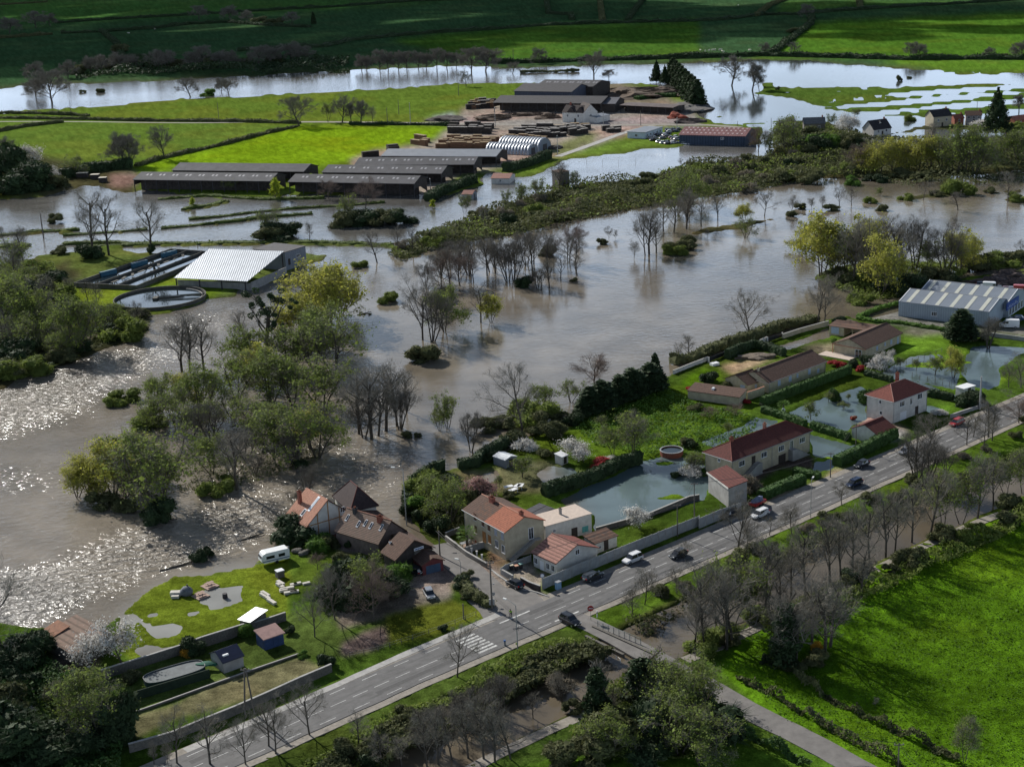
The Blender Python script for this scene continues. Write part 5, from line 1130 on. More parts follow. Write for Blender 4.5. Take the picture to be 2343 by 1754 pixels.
for s_ in range(3): mkbare('round_far', 41+s_, 16., spread=.62, clear=.14, n1=11, up=.35, levels=3, nk=(6, 5), tw=.05, fuzz=6500, fsz=1.4, fw=.045, r0=.32, bark=mBARKD, twig=mTWIG)
for s_ in range(3): mkbare('tall_far', 61+s_, 16., spread=.36, clear=.24, n1=10, up=.5, levels=3, nk=(5, 4), tw=.05, fuzz=3500, fsz=1.3, fw=.04, r0=.28, bark=mBARKD, twig=mTWIG)
for s_ in range(3): mkbare('sapling', 71+s_, 9., spread=.34, clear=.2, n1=8, up=.5, levels=3, nk=(4, 4), tw=.015, bark=mBARKD, twig=mTWIG, fuzz=1800, fsz=.8, r0=.09)
for s_ in range(3): mkbare('multi', 81+s_, 15., spread=.32, clear=.3, n1=6, up=.4, levels=4, nk=(4, 4, 3), tw=.022, stems=4, bark=mBARKD, twig=mTWIGD, fuzz=3800, fsz=1.0, r0=.24)
for s_ in range(3): mkbare('willow', 91+s_, 15., leaf=mYG, nleaf=6000, lsz=.30, scatter=.6, spread=.42, clear=.2, n1=6, up=.3, levels=3, nk=(5, 4), tw=.03, stems=3, fuzz=3000, r0=.24)
for s_ in range(3): mkbare('olive', 111+s_, 15., leaf=mOL, nleaf=(5200, 2300, 3600)[s_], lsz=.29, scatter=.55, spread=.45, clear=.2, n1=6, up=.25, levels=3, nk=(5, 4), tw=.03, stems=3, bark=mBARKD, fuzz=3000, r0=.24)
for s_ in range(2): mkbare('wispy', 131+s_, 16., leaf=mOL, nleaf=2200, lsz=.28, scatter=.6, spread=.32, clear=.3, n1=8, up=.5, levels=3, nk=(4, 4), tw=.026, stems=2, bark=mBARKD, fuzz=5000, r0=.18)
for s_ in range(2): mkbare('garden', 141+s_, 6., leaf=mOL, nleaf=900, lsz=.22, scatter=.3, spread=.55, clear=.3, n1=6, up=.3, levels=3, nk=(5, 4), tw=.016, fuzz=1500, fsz=.5, r0=.10)
for s_ in range(2): mkbare('blossom', 151+s_, 6., leaf=mBLO, nleaf=2600, lsz=.17, scatter=.42, spread=.6, clear=.22, n1=7, up=.3, levels=3, nk=(5, 4), tw=.018, fuzz=1800, fsz=.5, r0=.1)
mkbare('pinkblossom', 161, 5., leaf=mPKB, nleaf=2500, lsz=.2, scatter=.35, spread=.6, clear=.22, n1=7, up=.3, levels=3, nk=(5, 4), tw=.018, fuzz=1500, fsz=.5, r0=.09)
mkbare('poplar', 171, 9., leaf=mYEL, nleaf=3000, lsz=.28, scatter=.3, spread=.22, clear=.15, n1=10, up=.7, levels=3, nk=(5, 4), tw=.018, fuzz=500, r0=.1)
T, K, tips = bare(177, 16., spread=.5, clear=.3, n1=8, up=.4, levels=3, nk=(4, 4), tw=.03); rs = np.random.RandomState(5); tp = np.array(tips); ci = rs.choice(len(tp), 46); pts_ = []
for c in tp[ci]: d = rs.normal(size=(150, 3)); d /= np.linalg.norm(d, axis=1)[:, None]; pts_.append(c+d*rs.uniform(.3, .62)*rs.uniform(.7, 1, (150, 1)))
V_, F_ = leaves_np(np.vstack(pts_), .2, 4); reg('mistletoe', {'trunk': T.mesh('trunk', mBARKD), 'crown': K.mesh('crown', mTWIGD), 'mistletoe': npmesh('mistletoe', V_, F_, mDG)}, 16.)
def mkbush(kind, seed, mat, H=3., w=1.0, n=2600, lsz=.26, core=True, twig=None):
    rs = np.random.RandomState(seed); k = 9; cen = np.stack([rs.uniform(-.36, .36, k)*w*H, rs.uniform(-.36, .36, k)*w*H, rs.uniform(.02, .55, k)*H], 1); rad = rs.uniform(.17, .30, k)*H
    V0 = []; F0 = []
    if core:
        m_ = MB()
        for c_, r_ in zip(cen, rad): m_.blob(c_, (r_*.86, r_*.86, r_*.86), seed, 2, .16)
        V0, F0 = m_.v, m_.f
    j = rs.choice(k, n, p=rad**2/(rad**2).sum()); d_ = rs.normal(size=(n, 3)); d_[:, 2] = np.abs(d_[:, 2])*.9-.25; d_ /= np.linalg.norm(d_, axis=1)[:, None]
    P = cen[j]+d_*(rad[j]*rs.uniform(.78, 1.18, n))[:, None]; keep = P[:, 2] > -.05; P, d_ = P[keep], d_[keep]; V_, F_ = leaves_np(P, lsz, seed, nrm=d_, jit=.55)
    nf = n//3; q = rs.randint(0, len(P), nf); dd = d_[q]+rs.normal(size=(nf, 3))*.35; sd_ = np.cross(dd, rs.normal(size=(nf, 3))); sd_ /= np.linalg.norm(sd_, axis=1)[:, None]; l_ = H*.14*rs.uniform(.6, 1.4, (nf, 1))
    V2 = np.stack([P[q]-sd_*.025, P[q]+sd_*.025, P[q]+dd*l_], 1).reshape(-1, 3)
    me = bpy.data.meshes.new('foliage'); b1 = len(V0); b2 = b1+len(V_)
    me.from_pydata(list(V0)+V_.tolist()+V2.tolist(), [], [tuple(f) for f in F0]+(F_+b1).tolist()+[(b2+3*i, b2+3*i+1, b2+3*i+2) for i in range(nf)]); me.materials.append(mat); me.polygons.foreach_set('use_smooth', [i < len(F0) for i in range(len(me.polygons))])
    reg(kind, {'foliage': me}, H)
for s_ in range(4): mkbush('scrub', 201+s_, mSB, 4., 1.25, 2600, .30)
for s_ in range(3): mkbush('scrubg', 211+s_, mOL, 4., 1.2, 2800, .30)
for s_ in range(2): mkbush('scrubgrey', 221+s_, mSB2, 3.5, 1.2, 2400, .22, core=False)
for s_ in range(3): mkbush('dark', 231+s_, mDG, 4., 1.0, 3400, .28)
for s_ in range(2): mkbush('green', 241+s_, mGR, 3., 1.1, 2600, .24)
mkbush('redbush', 251, mREDL, 2., 1.1, 1800, .16); mkbush('whitebush', 252, mBLO, 2.5, 1.1, 1700, .15, core=False); mkbush('clipped', 253, mMG, 3., .6, 3000, .2); mkbush('yellowbush', 254, mORG, 2.5, .9, 1500, .18, core=False)
def mkconifer(kind, seed, H, wd, mat, n=9000, droop=.25, lsz=.5, layers=16, pw=.85):
    rs = np.random.RandomState(seed); z = H*(1-rs.rand(n)**.62*.96); t = 1-z/H; lay = np.floor(t*layers)/layers+.3/layers; a = rs.rand(n)*6.283
    br = 1+.28*np.sin(a*5+np.floor(t*layers)*2.1)+.15*rs.rand(n); r = wd*(lay**pw)*br*np.sqrt(rs.rand(n)*.85+.15)
    P = np.stack([r*np.cos(a), r*np.sin(a), z-r*droop+.4], 1); P = P[P[:, 2] > .4]; V_, F_ = leaves_np(P, lsz, seed, .4)
    T = MB().tube((0, 0, -.5), (0, 0, H*.97), H*.018, .03, 8)
    for k in range(60):
        zz_ = H*(.12+.85*k/60); tt = 1-zz_/H; an = k*2.4; rr = wd*tt**.85*.8; T.tube((0, 0, zz_), (rr*math.cos(an), rr*math.sin(an), zz_-rr*droop), .06, .02, 3, False)
    reg(kind, {'trunk': T.mesh('trunk', mBARKD), 'foliage': npmesh('foliage', V_, F_, mat)}, H)
mkconifer('conifer', 301, 18., 3.6, mDG, 9000, .1, .6, 9, .42); mkconifer('conifer', 302, 18., 3.4, mDG, 9000, .1, .6, 9, .42); mkconifer('cedar', 303, 17., 6.0, mDG, 9000, -.02, .55, 8); mkconifer('cypress', 304, 9., 1.5, mDG, 6000, -.3, .34, 30, .5); mkconifer('cypress', 305, 9., 1.3, mDG, 6000, -.3, .34, 30, .5)
# palm
T = MB().tube((0, 0, -.3), (0, 0, 2.3), .2, .16, 8); K = MB(); r_ = random.Random(4)
for k in range(34):
    a = k*2.4; el_ = .9-1.5*k/34; d = Vector((math.cos(a)*math.cos(el_), math.sin(a)*math.cos(el_), math.sin(el_))); s_ = Vector((-math.sin(a), math.cos(a), 0)); p = Vector((0, 0, 2.3)); e = p+d*.9; K.tube(p, e, .02, .012, 3, False)
    for j in range(12):
        q = (j-5.5)/5.5; f = e+(d*(1-abs(q)*.5)+s_*q)*.75+Vector((0, 0, -.15*abs(q))); K.add([e-s_*.03, e+s_*.03, f], [(0, 1, 2)])
reg('palm', {'trunk': T.mesh('trunk', mBARK), 'frond': K.mesh('frond', mGR)}, 3.4)
# ivy-clad trees: bare frame with a dark leafy coat round the stem
for s_ in range(2):
    T, K, tips = bare(411+s_, 14., spread=.36, clear=.3, n1=7, up=.5, levels=3, nk=(4, 4), tw=.03); rs = np.random.RandomState(s_); n = 5200; t = rs.rand(n); a = rs.rand(n)*6.283
    rr = (1.9*(1-.55*t)*(1+.35*np.sin(t*17+a*2)))*np.sqrt(rs.rand(n)*.7+.3); P = np.stack([rr*np.cos(a), rr*np.sin(a), t*9.5], 1); V_, F_ = leaves_np(P, .36, s_)
    reg('ivy', {'trunk': T.mesh('trunk', mBARKD), 'crown': K.mesh('crown', mTWIG), 'ivy': npmesh('ivy', V_, F_, mDG)}, 14.)

KINDW = {'oak': 'spreading bare oak', 'round': 'bare dense-crowned tree', 'tall': 'tall slim bare tree', 'sapling': 'thin leafless sapling', 'multi': 'many-stemmed leafless tree', 'willow': 'yellow-green budding willow', 'olive': 'olive green leafing tree', 'wispy': 'thin sparse-leaved tree', 'garden': 'small garden tree', 'blossom': 'white blossoming tree', 'pinkblossom': 'pink blossoming tree', 'poplar': 'bright yellow-green narrow tree', 'mistletoe': 'tree full of mistletoe', 'scrub': 'brown-green bush', 'scrubg': 'green leafy bush', 'scrubgrey': 'greyish twiggy bush', 'dark': 'dark evergreen bush', 'green': 'bright green bush', 'redbush': 'red-leaved bush', 'whitebush': 'white-flowered bush', 'clipped': 'clipped rounded shrub', 'yellowbush': 'shrub with orange flowers', 'conifer': 'tall dark conifer', 'cedar': 'dark layered cedar', 'cypress': 'narrow dark cypress', 'palm': 'small fan palm', 'ivy': 'ivy-clad bare tree'}
BUSHY = {'scrub', 'scrubg', 'scrubgrey', 'dark', 'green', 'redbush', 'whitebush', 'clipped', 'yellowbush'}
_cnt = {}
def plant(kind, px, h, where=None, label=None, group=None, wide=1.0, z=None, rot=None):
    if kind not in BUSHY: h *= 1.13; wide *= 1.08
    if kind == 'round': wide *= 1.15
    if kind in ('olive', 'willow'): h *= 1.04; wide *= .98
    x, y = G(px[0], px[1], 0.2); gz = ground_z(x, y) if z is None else z; gz = max(gz, -.1)
    pr = PROTO[kind+'_far'] if kind in ('oak', 'round', 'tall') and y > 760 else PROTO[kind]; _cnt[kind] = _cnt.get(kind, 0)+1; parts, H = pr[_cnt[kind] % len(pr)]; s = h/H
    nm = {'cypress': 'cypress_tree', 'conifer': 'conifer_tree', 'cedar': 'cedar_tree', 'palm': 'palm_tree', 'willow': 'willow_tree', 'oak': 'oak_tree'}.get(kind, 'bush' if kind in BUSHY else 'bare_tree' if kind in ('round', 'tall', 'multi', 'sapling') else 'leafy_tree')
    rz = rnd.uniform(0, 6.28) if rot is None else rot
    if len(parts) == 1:
        o = inst(list(parts.values())[0], nm, None, (x, y, gz), rz, (s*wide, s*wide, s)); tag(o, label, 'bush' if kind in BUSHY else 'tree', group)
    else:
        o = thing(nm, label, 'bush' if kind in BUSHY else 'tree', (x, y, gz), rz, group); o.scale = (s*wide, s*wide, s)
        for k, me in parts.items(): inst(me, k, o)
    return o
def cluster(where, items, group=None):
    """items: (kind, (sx, sy), height in metres or negative picture rows); labelled one by one from the left"""
    by = {}
    for it in items: by.setdefault(it[0], []).append(it)
    for kind, L_ in by.items():
        L_.sort(key=lambda q: q[1][0])
        for i, it in enumerate(L_):
            h = it[2]
            if h < 0: h = HG(it[1][0], it[1][1], it[1][1]+h)
            if len(L_) == 1: lab = f"{KINDW[kind]}, the only one {where}"
            elif i == 0: lab = f"{KINDW[kind]}, leftmost of those {where}"
            elif i == len(L_)-1: lab = f"{KINDW[kind]}, rightmost of those {where}"
            else: lab = f"{KINDW[kind]}, {ORD[i+1]} from left {where}"
            plant(kind, it[1], h, label=lab, group=group or where_group(kind, where), wide=it[3] if len(it) > 3 else 1.0)
def where_group(kind, where): return ('bushes ' if kind in BUSHY else 'trees ')+where
def ZI(zf, *L_):
    out_ = []
    for it in L_: out_.append((it[0], zf(it[1], it[2]), -it[3]/zf.s)+tuple(it[4:]))
    return out_
def thicket(label, S, h, n, size, mat, seed=1, lump=.12, name='undergrowth'):
    """ground-hugging mass of shoots and leaves that nobody could count"""
    P_ = gpts(S, ZL); xs = [p[0] for p in P_]; ys = [p[1] for p in P_]; rs = np.random.RandomState(seed); X = rs.uniform(min(xs), max(xs), n*4); Y = rs.uniform(min(ys), max(ys), n*4); m = inpoly(X, Y, P_); X, Y = X[m][:n], Y[m][:n]
    hh = h*np.clip((fnoise(X*lump+seed*7, Y*lump, 3)-.27)*3.2, 0.06, 1.2); e = .4; gx_ = (fnoise((X+e)*lump+seed*7, Y*lump, 3)-fnoise((X-e)*lump+seed*7, Y*lump, 3))/(2*e)*h*3.2; gy_ = (fnoise(X*lump+seed*7, (Y+e)*lump, 3)-fnoise(X*lump+seed*7, (Y-e)*lump, 3))/(2*e)*h*3.2
    az = np.degrees(np.arctan2(X, Y)); el = np.degrees(np.arctan2(CAMH, np.hypot(X, Y))); gi = np.clip(np.searchsorted(els, el), 0, len(els)-1); gj = np.clip(np.searchsorted(azs, az), 0, len(azs)-1); gz = np.maximum(HT[gi, gj], -.15)
    Zc = gz+hh*(.35+.65*rs.rand(len(X))**.6); V_, F_ = leaves_np(np.stack([X, Y, Zc], 1), size, seed, nrm=np.stack([-gx_, -gy_, np.ones(len(X))*.8], 1), jit=.6)
    o = inst(npmesh(name, V_, F_, mat), name); tag(o, label, 'undergrowth', kind='stuff')
thicket('scrub covering the long ridge between the two floods', scr, 3.4, 46000, .8, mSB, 1, .06); thicket('fresh green shoots in the scrub of the long ridge', scr, 3.6, 12000, .75, mOL, 2, .06)
thicket('scrub on the far right bank below the cottages', D((1700,300),(1860,290),(1980,300),(2230,290),(2230,400),(1960,400),(1880,390),(1700,350)), 4.0, 16000, .9, mSB, 3, .07); thicket('scrub around the flooded cottages', A3((640,800),(900,780),(1200,900),(1180,960),(760,990),(620,900)), 3.5, 7000, .9, mOL, 4, .08)
thicket('undergrowth on the overgrown left bank', B1((-60,1000),(350,830),(700,880),(960,880),(940,980),(560,1110),(200,1240),(-60,1320)), 2.6, 14000, .6, mSB, 5); thicket('dark undergrowth at the left edge', B1((-60,560),(330,560),(420,760),(640,900),(200,1000),(-60,1000)), 3.0, 14000, .6, mOL, 6)
thicket('bramble on the embankment between road and canal', D((1345,1350),(1500,1280),(1700,1195),(1880,1114),(2105,1016),(2230,966),(2230,995),(2071,1060),(1866,1150),(1700,1222),(1559,1288),(1438,1345),(1400,1375)), 1.9, 26000, .42, mSB, 7, .18)
thicket('bramble on the bank between canal and road in the foreground', D((680,1668),(800,1603),(930,1540),(1080,1466),(1190,1420),(1290,1400),(1330,1420),(1216,1460),(994,1572),(860,1640),(780,1700),(620,1700)), 2.2, 30000, .42, mSB, 8, .16); thicket('greener shoots on the foreground bank', D((640,1656),(900,1525),(1160,1405),(1290,1385),(1216,1450),(994,1560),(780,1680)), 1.8, 9000, .4, mOL, 9, .16)
thicket('undergrowth along the field side of the towpath', D((1640,1370),(1730,1320),(1870,1262),(2071,1165),(2230,1095),(2230,1130),(2071,1205),(1870,1300),(1760,1360),(1700,1400)), 2.0, 15000, .42, mOL, 10, .16)
thicket('undergrowth of the wood by the bridge lane', D((1290,1480),(1380,1440),(1500,1470),(1560,1540),(1480,1640),(1300,1656),(1230,1600),(1330,1540)), 2.6, 14000, .42, mOL, 11, .14)
thicket('undergrowth in the lower left corner', D((-20,1430),(60,1420),(240,1480),(270,1600),(260,1680),(-20,1680)), 1.6, 14000, .36, mMG, 12, .2); thicket('rough tussocks in the meadow above the flooded lawn', D((1220,905),(1290,865),(1420,830),(1500,870),(1640,900),(1620,950),(1400,985),(1280,960)), .8, 12000, .36, mGR, 13, .3)
thicket('shrubbery between the side street and the gardens', C2((370,830),(440,720),(560,650),(700,700),(760,880),(700,1000),(560,1040),(430,960)), 2.2, 9000, .36, mSB, 14, .2); thicket('low reeds on the island shoals', C1((560,640),(900,540),(1400,500),(2000,480),(2050,560),(1600,700),(1000,780),(620,840)), .9, 5000, .4, mSB, 15, .2)
thicket('scrub under the right-hand river trees', B3((880,640),(1100,560),(1500,540),(1850,560),(1850,640),(1600,740),(1300,790),(1100,740),(950,700)), 2.6, 12000, .6, mOL, 16, .12)
thicket('grass tufts of the bright field', D((1580,1440),(1700,1345),(1870,1270),(2071,1180),(2230,1110),(2230,1680),(2000,1680),(1700,1560)), .34, 36000, .17, M('grass tufts', (.070,.145,.008), .9, .35, .4, trans=.3), 19, .35, 'grass')
thicket('shaded scrub along the foot of the far bank', A1((480,500),(1000,485),(1600,475),(2212,460),(2212,400),(1600,390),(1000,400),(480,440)), 8, 16000, 1.5, mDG, 17, .03)
thicket_strip = []
for i, (P_, w_) in enumerate(((G2((560,600),(680,590),(870,570),(1100,540),(1400,510),(1900,480),(2212,455)), 2.2), (G2((330,675),(560,655),(800,630),(1000,610),(1150,585),(1600,550)), 2.6), (G2((-500,735),(0,700),(210,685)), 2.4), (G2((-300,835),(350,806),(900,800),(1400,795),(2212,812),(2270,820)), 3.6), (G2((520,520),(600,500),(700,490),(880,445)), 3.4), (B1((-400,400),(0,385),(250,360),(500,350)), 3.0), (G2((300,430),(700,400),(1200,430),(1700,420)), 3.0), (B1((1000,440),(700,430),(400,440)), 3.0), (B1((-300,480),(0,455),(180,450)), 4))):
    thicket_strip.append((P_, w_, i))
# ---- far side of the upper flood
cluster('on the flooded meadow top left', ZI(A1, ('round',330,645,195,1.35),('round',225,610,120,1.2),('oak',1205,612,118,1.2),('oak',1450,608,115,1.2),('round',1400,585,90),('green',1310,602,55,1.5),('scrub',640,582,34,1.5),('scrub',520,585,24,1.6)))
rr_ = random.Random(21); far_ = []
for i in range(22): x = 500+i*70+rr_.uniform(-20, 20); far_.append(('round' if i % 3 else 'scrub', x, 470-i*3.2+rr_.uniform(-8, 8), rr_.uniform(95, 135) if i % 3 else 70, 1.25))
cluster('in the shaded row beyond the flood', ZI(A1, *far_))
cluster('on the shaded far bank above the meadow', ZI(A2, *[('round', 60+i*62+rr_.uniform(-15, 15), 445-i*2, rr_.uniform(85, 125)) for i in range(11)]))
cluster('by the flood behind the sawmill', ZI(A2, ('round',770,455,150,1.3),('round',860,450,150,1.3),('oak',738,550,100),('oak',1030,465,70,1.3),('round',1200,405,95,1.2),('oak',1545,500,180,1.15),('round',1640,500,60,1.6)))
cluster('in the shaded fields top left', ZI(A1, ('round',60,215,100,1.4),('round',230,180,105,1.4),('round',320,170,80,1.4),('round',1260,130,90,1.3),('round',1460,130,90,1.3),('round',1560,140,70,1.3),('scrub',1640,150,55,1.8),('scrub',1740,160,60,1.8),('round',1850,160,80,1.2),('conifer',1985,158,72),('scrub',780,330,60,2),('round',220,520,120,1.3),('round',430,500,110,1.3)))
cluster('along the hedge beyond the right flood', ZI(A3, ('round',580,345,70,1.1),('oak',765,355,85,1.2),('round',1490,375,100,.9),('round',1540,378,105,1.0),('round',1990,375,70,1.2),('scrub',2080,378,42,1.2),('round',2150,375,70),('round',2200,372,110,1.2),('round',840,110,80,1.3),('scrub',750,210,42,1.8)))
cluster('standing in the right-hand upper flood', ZI(A3, ('oak',362,540,178,1.05),('tall',492,570,180,1.2),('oak',537,575,120,.8),('scrub',1425,510,50,.7),('scrub',1490,492,16,2),('scrub',655,570,28)))
cluster('near the long barns, left fields', ZI(A1, ('round',780,1048,200,.95),('round',828,1052,190,.9),('oak',1040,1005,200,1.05),('oak',1895,800,182,1.1),('oak',2165,778,165,1.1),('wispy',2075,775,125,1.0)))
cluster('at the meadow edge by the lamp posts', ZI(A2, ('tall',70,785,140,1.2),('tall',10,780,120),('sapling',145,780,110,1.1)))
# conifers beside the sawmill
cluster('in the row right of the sawmill', ZI(A2, *[('conifer', 2045+i*19, 500+i*22, 125+i*4, 1.55) for i in range(9)]))
cluster('standing apart left of the conifer row', ZI(A2, ('cedar',1942,520,130,.8),('cedar',1995,530,110,.8)))
# left edge thicket above the works
cluster('in the dark thicket at the left edge', ZI(B1, ('dark',60,20,260,1.1),('dark',130,100,210,1.3),('dark',200,40,180,1.2),('blossom',230,-40,150,1.2),('blossom',330,60,120,1.1),('round',30,-20,200,1.2),('olive',480,10,130,1.2),('dark',280,90,100,1.4),('scrub',380,80,90,1.3),('blossom',120,10,150),('dark',20,130,130,1.6)))
cluster('in the shallow flood left of the works', ZI(B1, ('tall',590,520,420,1.15),('tall',690,510,360,1.1),('tall',950,490,330,1.2),('dark',590,530,110,1.3),('scrub',355,295,70,1.3),('tall',30,440,120),('tall',150,560,230,1.2),('dark',960,500,80,.8),('wispy',120,620,200,1.4),('scrub',370,500,60,1.5),('poplar',1215,200,60,1.2)))
cluster('in the flood below the long barns', ZI(B1, ('poplar',1745,150,130,1.0),('wispy',1460,110,80,1.5),('dark',1800,400,130,1.7),('scrub',1720,400,110,1.6),('wispy',1700,390,170,1.1),('round',2080,150,120,1.1),('tall',1960,430,120)))
cluster('in the dark thicket below the barns', ZI(B2, ('dark',40,310,110,1.5),('dark',140,300,120,1.6),('scrub',230,310,120,1.5),('dark',320,300,110,1.5),('round',100,210,190,1.1),('scrub',-60,320,110,1.5),('wispy',-20,300,170)))
# left bank
lb_ = [('scrubg',360,830,150,1.3),('dark',300,700,110,1.6),('scrub',200,820,190,1.5),('dark',90,820,210,1.4),('olive',70,1010,330,1.3),('olive',210,1020,260,1.3),('scrub',330,930,150,1.5),('olive',480,1130,330,1.05),('olive',540,1120,300,1.0),('dark',500,1120,110,1.1),('scrubg',650,900,110,1.4),('dark',420,950,140,1.6),('scrub',560,940,130,1.5),('scrubg',800,980,110,1.3),('scrubg',780,1040,150,1.2),('dark',760,1030,80,1.2),('scrub',880,900,90,1.3),('scrub',300,1120,120,1.5),('scrub',180,1180,130,1.5),('dark',60,1190,170,1.5),('scrubg',120,1260,140,1.5),('scrub',380,1190,110,1.4),('dark',250,1230,100,1.4),('scrub',-20,1290,150,1.5),('tall',620,860,170),('tall',450,800,150),('tall',560,820,160)]
lb_ += [('tall',100,700,230,1.2),('olive',180,760,200,1.3),('olive',60,860,230,1.3),('tall',260,900,240,1.2),('dark',380,860,120,1.6),('olive',300,1050,230,1.2),('tall',20,1130,260,1.2),('olive',140,1130,220,1.3),('olive',700,960,150,1.2),('tall',880,960,150,1.1),('dark',640,1020,100,1.5),('olive',420,1160,190,1.2)]
cluster('on the overgrown left bank', ZI(B1, *lb_))
# wooded island
isl = [('mistletoe',1690,1180,420,1.15),('tall',1200,1244,360,1.2),('tall',1150,1240,330,1.3),('tall',1290,1230,300,1.3),('willow',1960,900,330,1.25),('willow',2080,960,370,1.2),('willow',2160,880,280,1.1),('willow',1900,1060,300,1.2),('olive',1980,1220,330,1.3),('olive',2120,1240,350,1.3),('olive',1850,1240,280,1.2),('olive',1560,1240,260,1.3),('tall',1560,1080,230),('olive',2040,1130,300,1.2)]
cluster('on the upper part of the wooded island', ZI(B1, *isl))
isl2 = [('olive',1500,170,300,1.2),('olive',1720,190,300,1.3),('olive',1850,200,280,1.3),('olive',2050,230,330,1.3),('willow',1650,60,220,1.2),('olive',1280,260,280,1.2),('olive',1110,340,260,1.1),('olive',1020,250,220,1.2),('scrubg',790,190,90,1.5),('scrubg',720,200,70,1.3),('willow',1180,200,190,1.2),('olive',980,340,200,1.3),('scrubg',920,330,110,1.5),('multi',1330,440,250,1.2),('olive',1200,420,220,1.3),('olive',1360,380,200,1.3)]
cluster('in the middle of the wooded island', ZI(C1, *isl2))
isl3 = [('willow',720,770,330,1.05),('willow',560,760,230,1.3),('willow',490,790,200,1.3),('olive',975,860,480,1.25),('olive',1030,850,420,1.0),('olive',820,700,300,1.2),('dark',985,930,170,1.0),('willow',890,640,240,1.2),('multi',800,790,140,1.3),('tall',1500,740,380,1.3),('olive',1340,640,230,1.2),('scrubg',1330,780,100,1.1),('scrubg',1400,740,100,1.2),('olive',1870,570,350,1.2),('olive',2010,540,330,1.2),('olive',1740,520,280,1.2),('willow',1960,480,260,1.1),('multi',1860,590,200,1.2),('multi',1560,560,240,1.2),('olive',1480,300,200,1.2),('olive',1640,420,260,1.3),('scrub',660,850,110,1.4),('multi',1620,640,120,1.2),('multi',1940,770,190,1.1),('scrub',780,880,80,1.6),('dark',1900,590,60,1.8)]
cluster('on the lower part of the wooded island', ZI(C1, *isl3))
cluster('at the right tip of the island', ZI(C2, ('tall',60,390,420,1.2),('tall',140,420,430,1.3),('tall',230,370,400,1.3),('tall',300,340,350,1.3),('tall',180,400,330,1.3),('multi',90,410,260,1.2),('multi',320,360,260,1.2),('tall',360,250,250,1.1),('scrub',360,410,40,1.5),('scrub',430,405,34,1.3)))
# trees standing in the river
riv = [('oak',462,1040,390,.9),('multi',525,1050,300,1.0),('olive',600,985,260,1.1),('oak',640,710,240,1.0),('round',580,700,220,.9),('round',700,700,200,1.0),('tall',830,930,260,1.1),('willow',895,930,175,.95),('tall',870,635,220,1.2),('multi',1000,672,280,.9),('multi',1040,668,260,.9),('tall',1165,560,200,1.3),('multi',1190,715,150,1.0),('tall',1215,725,150),('tall',1265,712,190,1.1),('tall',1335,655,170,1.1),('round',1390,545,250,.85),('oak',1440,628,135,1.2),('dark',1110,700,90,1.1),('tall',770,645,170,1.2),('tall',925,620,200,1.2),('multi',480,700,160,1.0),('tall',175,552,195,1.2),('scrub',480,1165,135,1.25),('scrubg',240,800,80,1.2),('dark',590,790,90,1.3),('scrub',1240,505,80,1.1),('oak',1870,505,300,.8),('tall',1895,500,290,1.2),('tall',1940,490,200,1.4),('scrubg',2055,492,75,1.4),('scrub',2140,440,70,1.2),('tall',2050,360,220,1.2),('tall',2130,340,240,1.3),('tall',1985,355,190,1.2),('sapling',1640,405,85),('sapling',1680,400,60),('sapling',1800,520,110,1.3),('scrubg',60,580,55,1.3),('tall',960,470,90,1.0),('round',1450,440,110,1.1),('scrub',1600,435,50),('tall',700,560,150,1.3),('multi',640,830,170,1.2),('scrub',1420,670,30,1.4),('scrub',130,880,14,1.2)]
rr_ = random.Random(77); riv += [('tall' if i % 3 else 'multi', 560+i*62+rr_.uniform(-25, 25), 650-i*8+rr_.uniform(-60, 60), rr_.uniform(150, 240), 1.1) for i in range(15)]
cluster('standing in the river at the centre', ZI(B2, *riv))
# scrub ridge: many bushes
rr_ = random.Random(33); band = [p for p in scr]; n_ = 0; tries = 0
while n_ < 42 and tries < 6000:
    tries += 1; x = rr_.uniform(840/.9441, 1905/.9441); y = rr_.uniform(285/.9441, 562/.9441)
    if not inpoly(np.array([x]), np.array([y]), band)[0]: continue
    k = rr_.choice(['scrub', 'scrub', 'scrubg', 'scrubgrey', 'scrubgrey', 'dark']); plant(k, (x, y), rr_.uniform(3.5, 6.0), label='leafy bush among the many on the long scrub ridge between the two floods', group='bushes of the scrub ridge', wide=rr_.uniform(1.0, 1.4)); n_ += 1
cluster('rising from the scrub ridge', ZI(B2, ('wispy',1180,160,130,1.2),('wispy',1090,180,120,1.2),('wispy',1000,200,100),('tall',300,470,140,1.2),('tall',400,490,150,1.2),('olive',600,440,110,1.2),('scrubg',540,450,90,1.2),('wispy',730,240,120),('tall',860,330,110),('poplar',520,210,55,1.3),('tall',1325,90,170,1.6),('wispy',1420,90,110)))
cluster('at the foot of the scrub ridge', ZI(B3, ('olive',20,240,260,1.2),('olive',90,200,220,1.2),('tall',80,330,200,1.2),('tall',170,325,170,1.2),('tall',275,280,150,1.2),('oak',570,260,165,1.0),('willow',440,290,110,1.4),('olive',450,395,130,1.3),('sapling',745,235,110),('tall',1045,195,120,1.2),('tall',1120,190,120,1.0),('sapling',870,212,80,1.4),('sapling',935,210,90),('scrubg',1240,175,50,1.2),('scrub',1305,222,46,1.4),('scrubg',1460,155,50,1.4),('oak',1575,155,115,1.1),('tall',1795,222,120,1.5),('scrubg',1800,120,120,1.1),('scrubg',1740,95,60,1.2),('oak',2110,172,185,1.1),('scrub',1990,110,40,1.6),('scrubg',2180,160,60,1.5),('scrub',60,470,70,1.6),('scrub',-10,470,60,1.5),('scrub',790,210,50,1.4),('scrub',1000,220,50,1.6),('scrub',740,255,40,1.6),('olive',1300,130,60,1.0),('scrub',1130,55,60,1.1),('scrub',1660,130,40,2),('tall',210,400,60)))
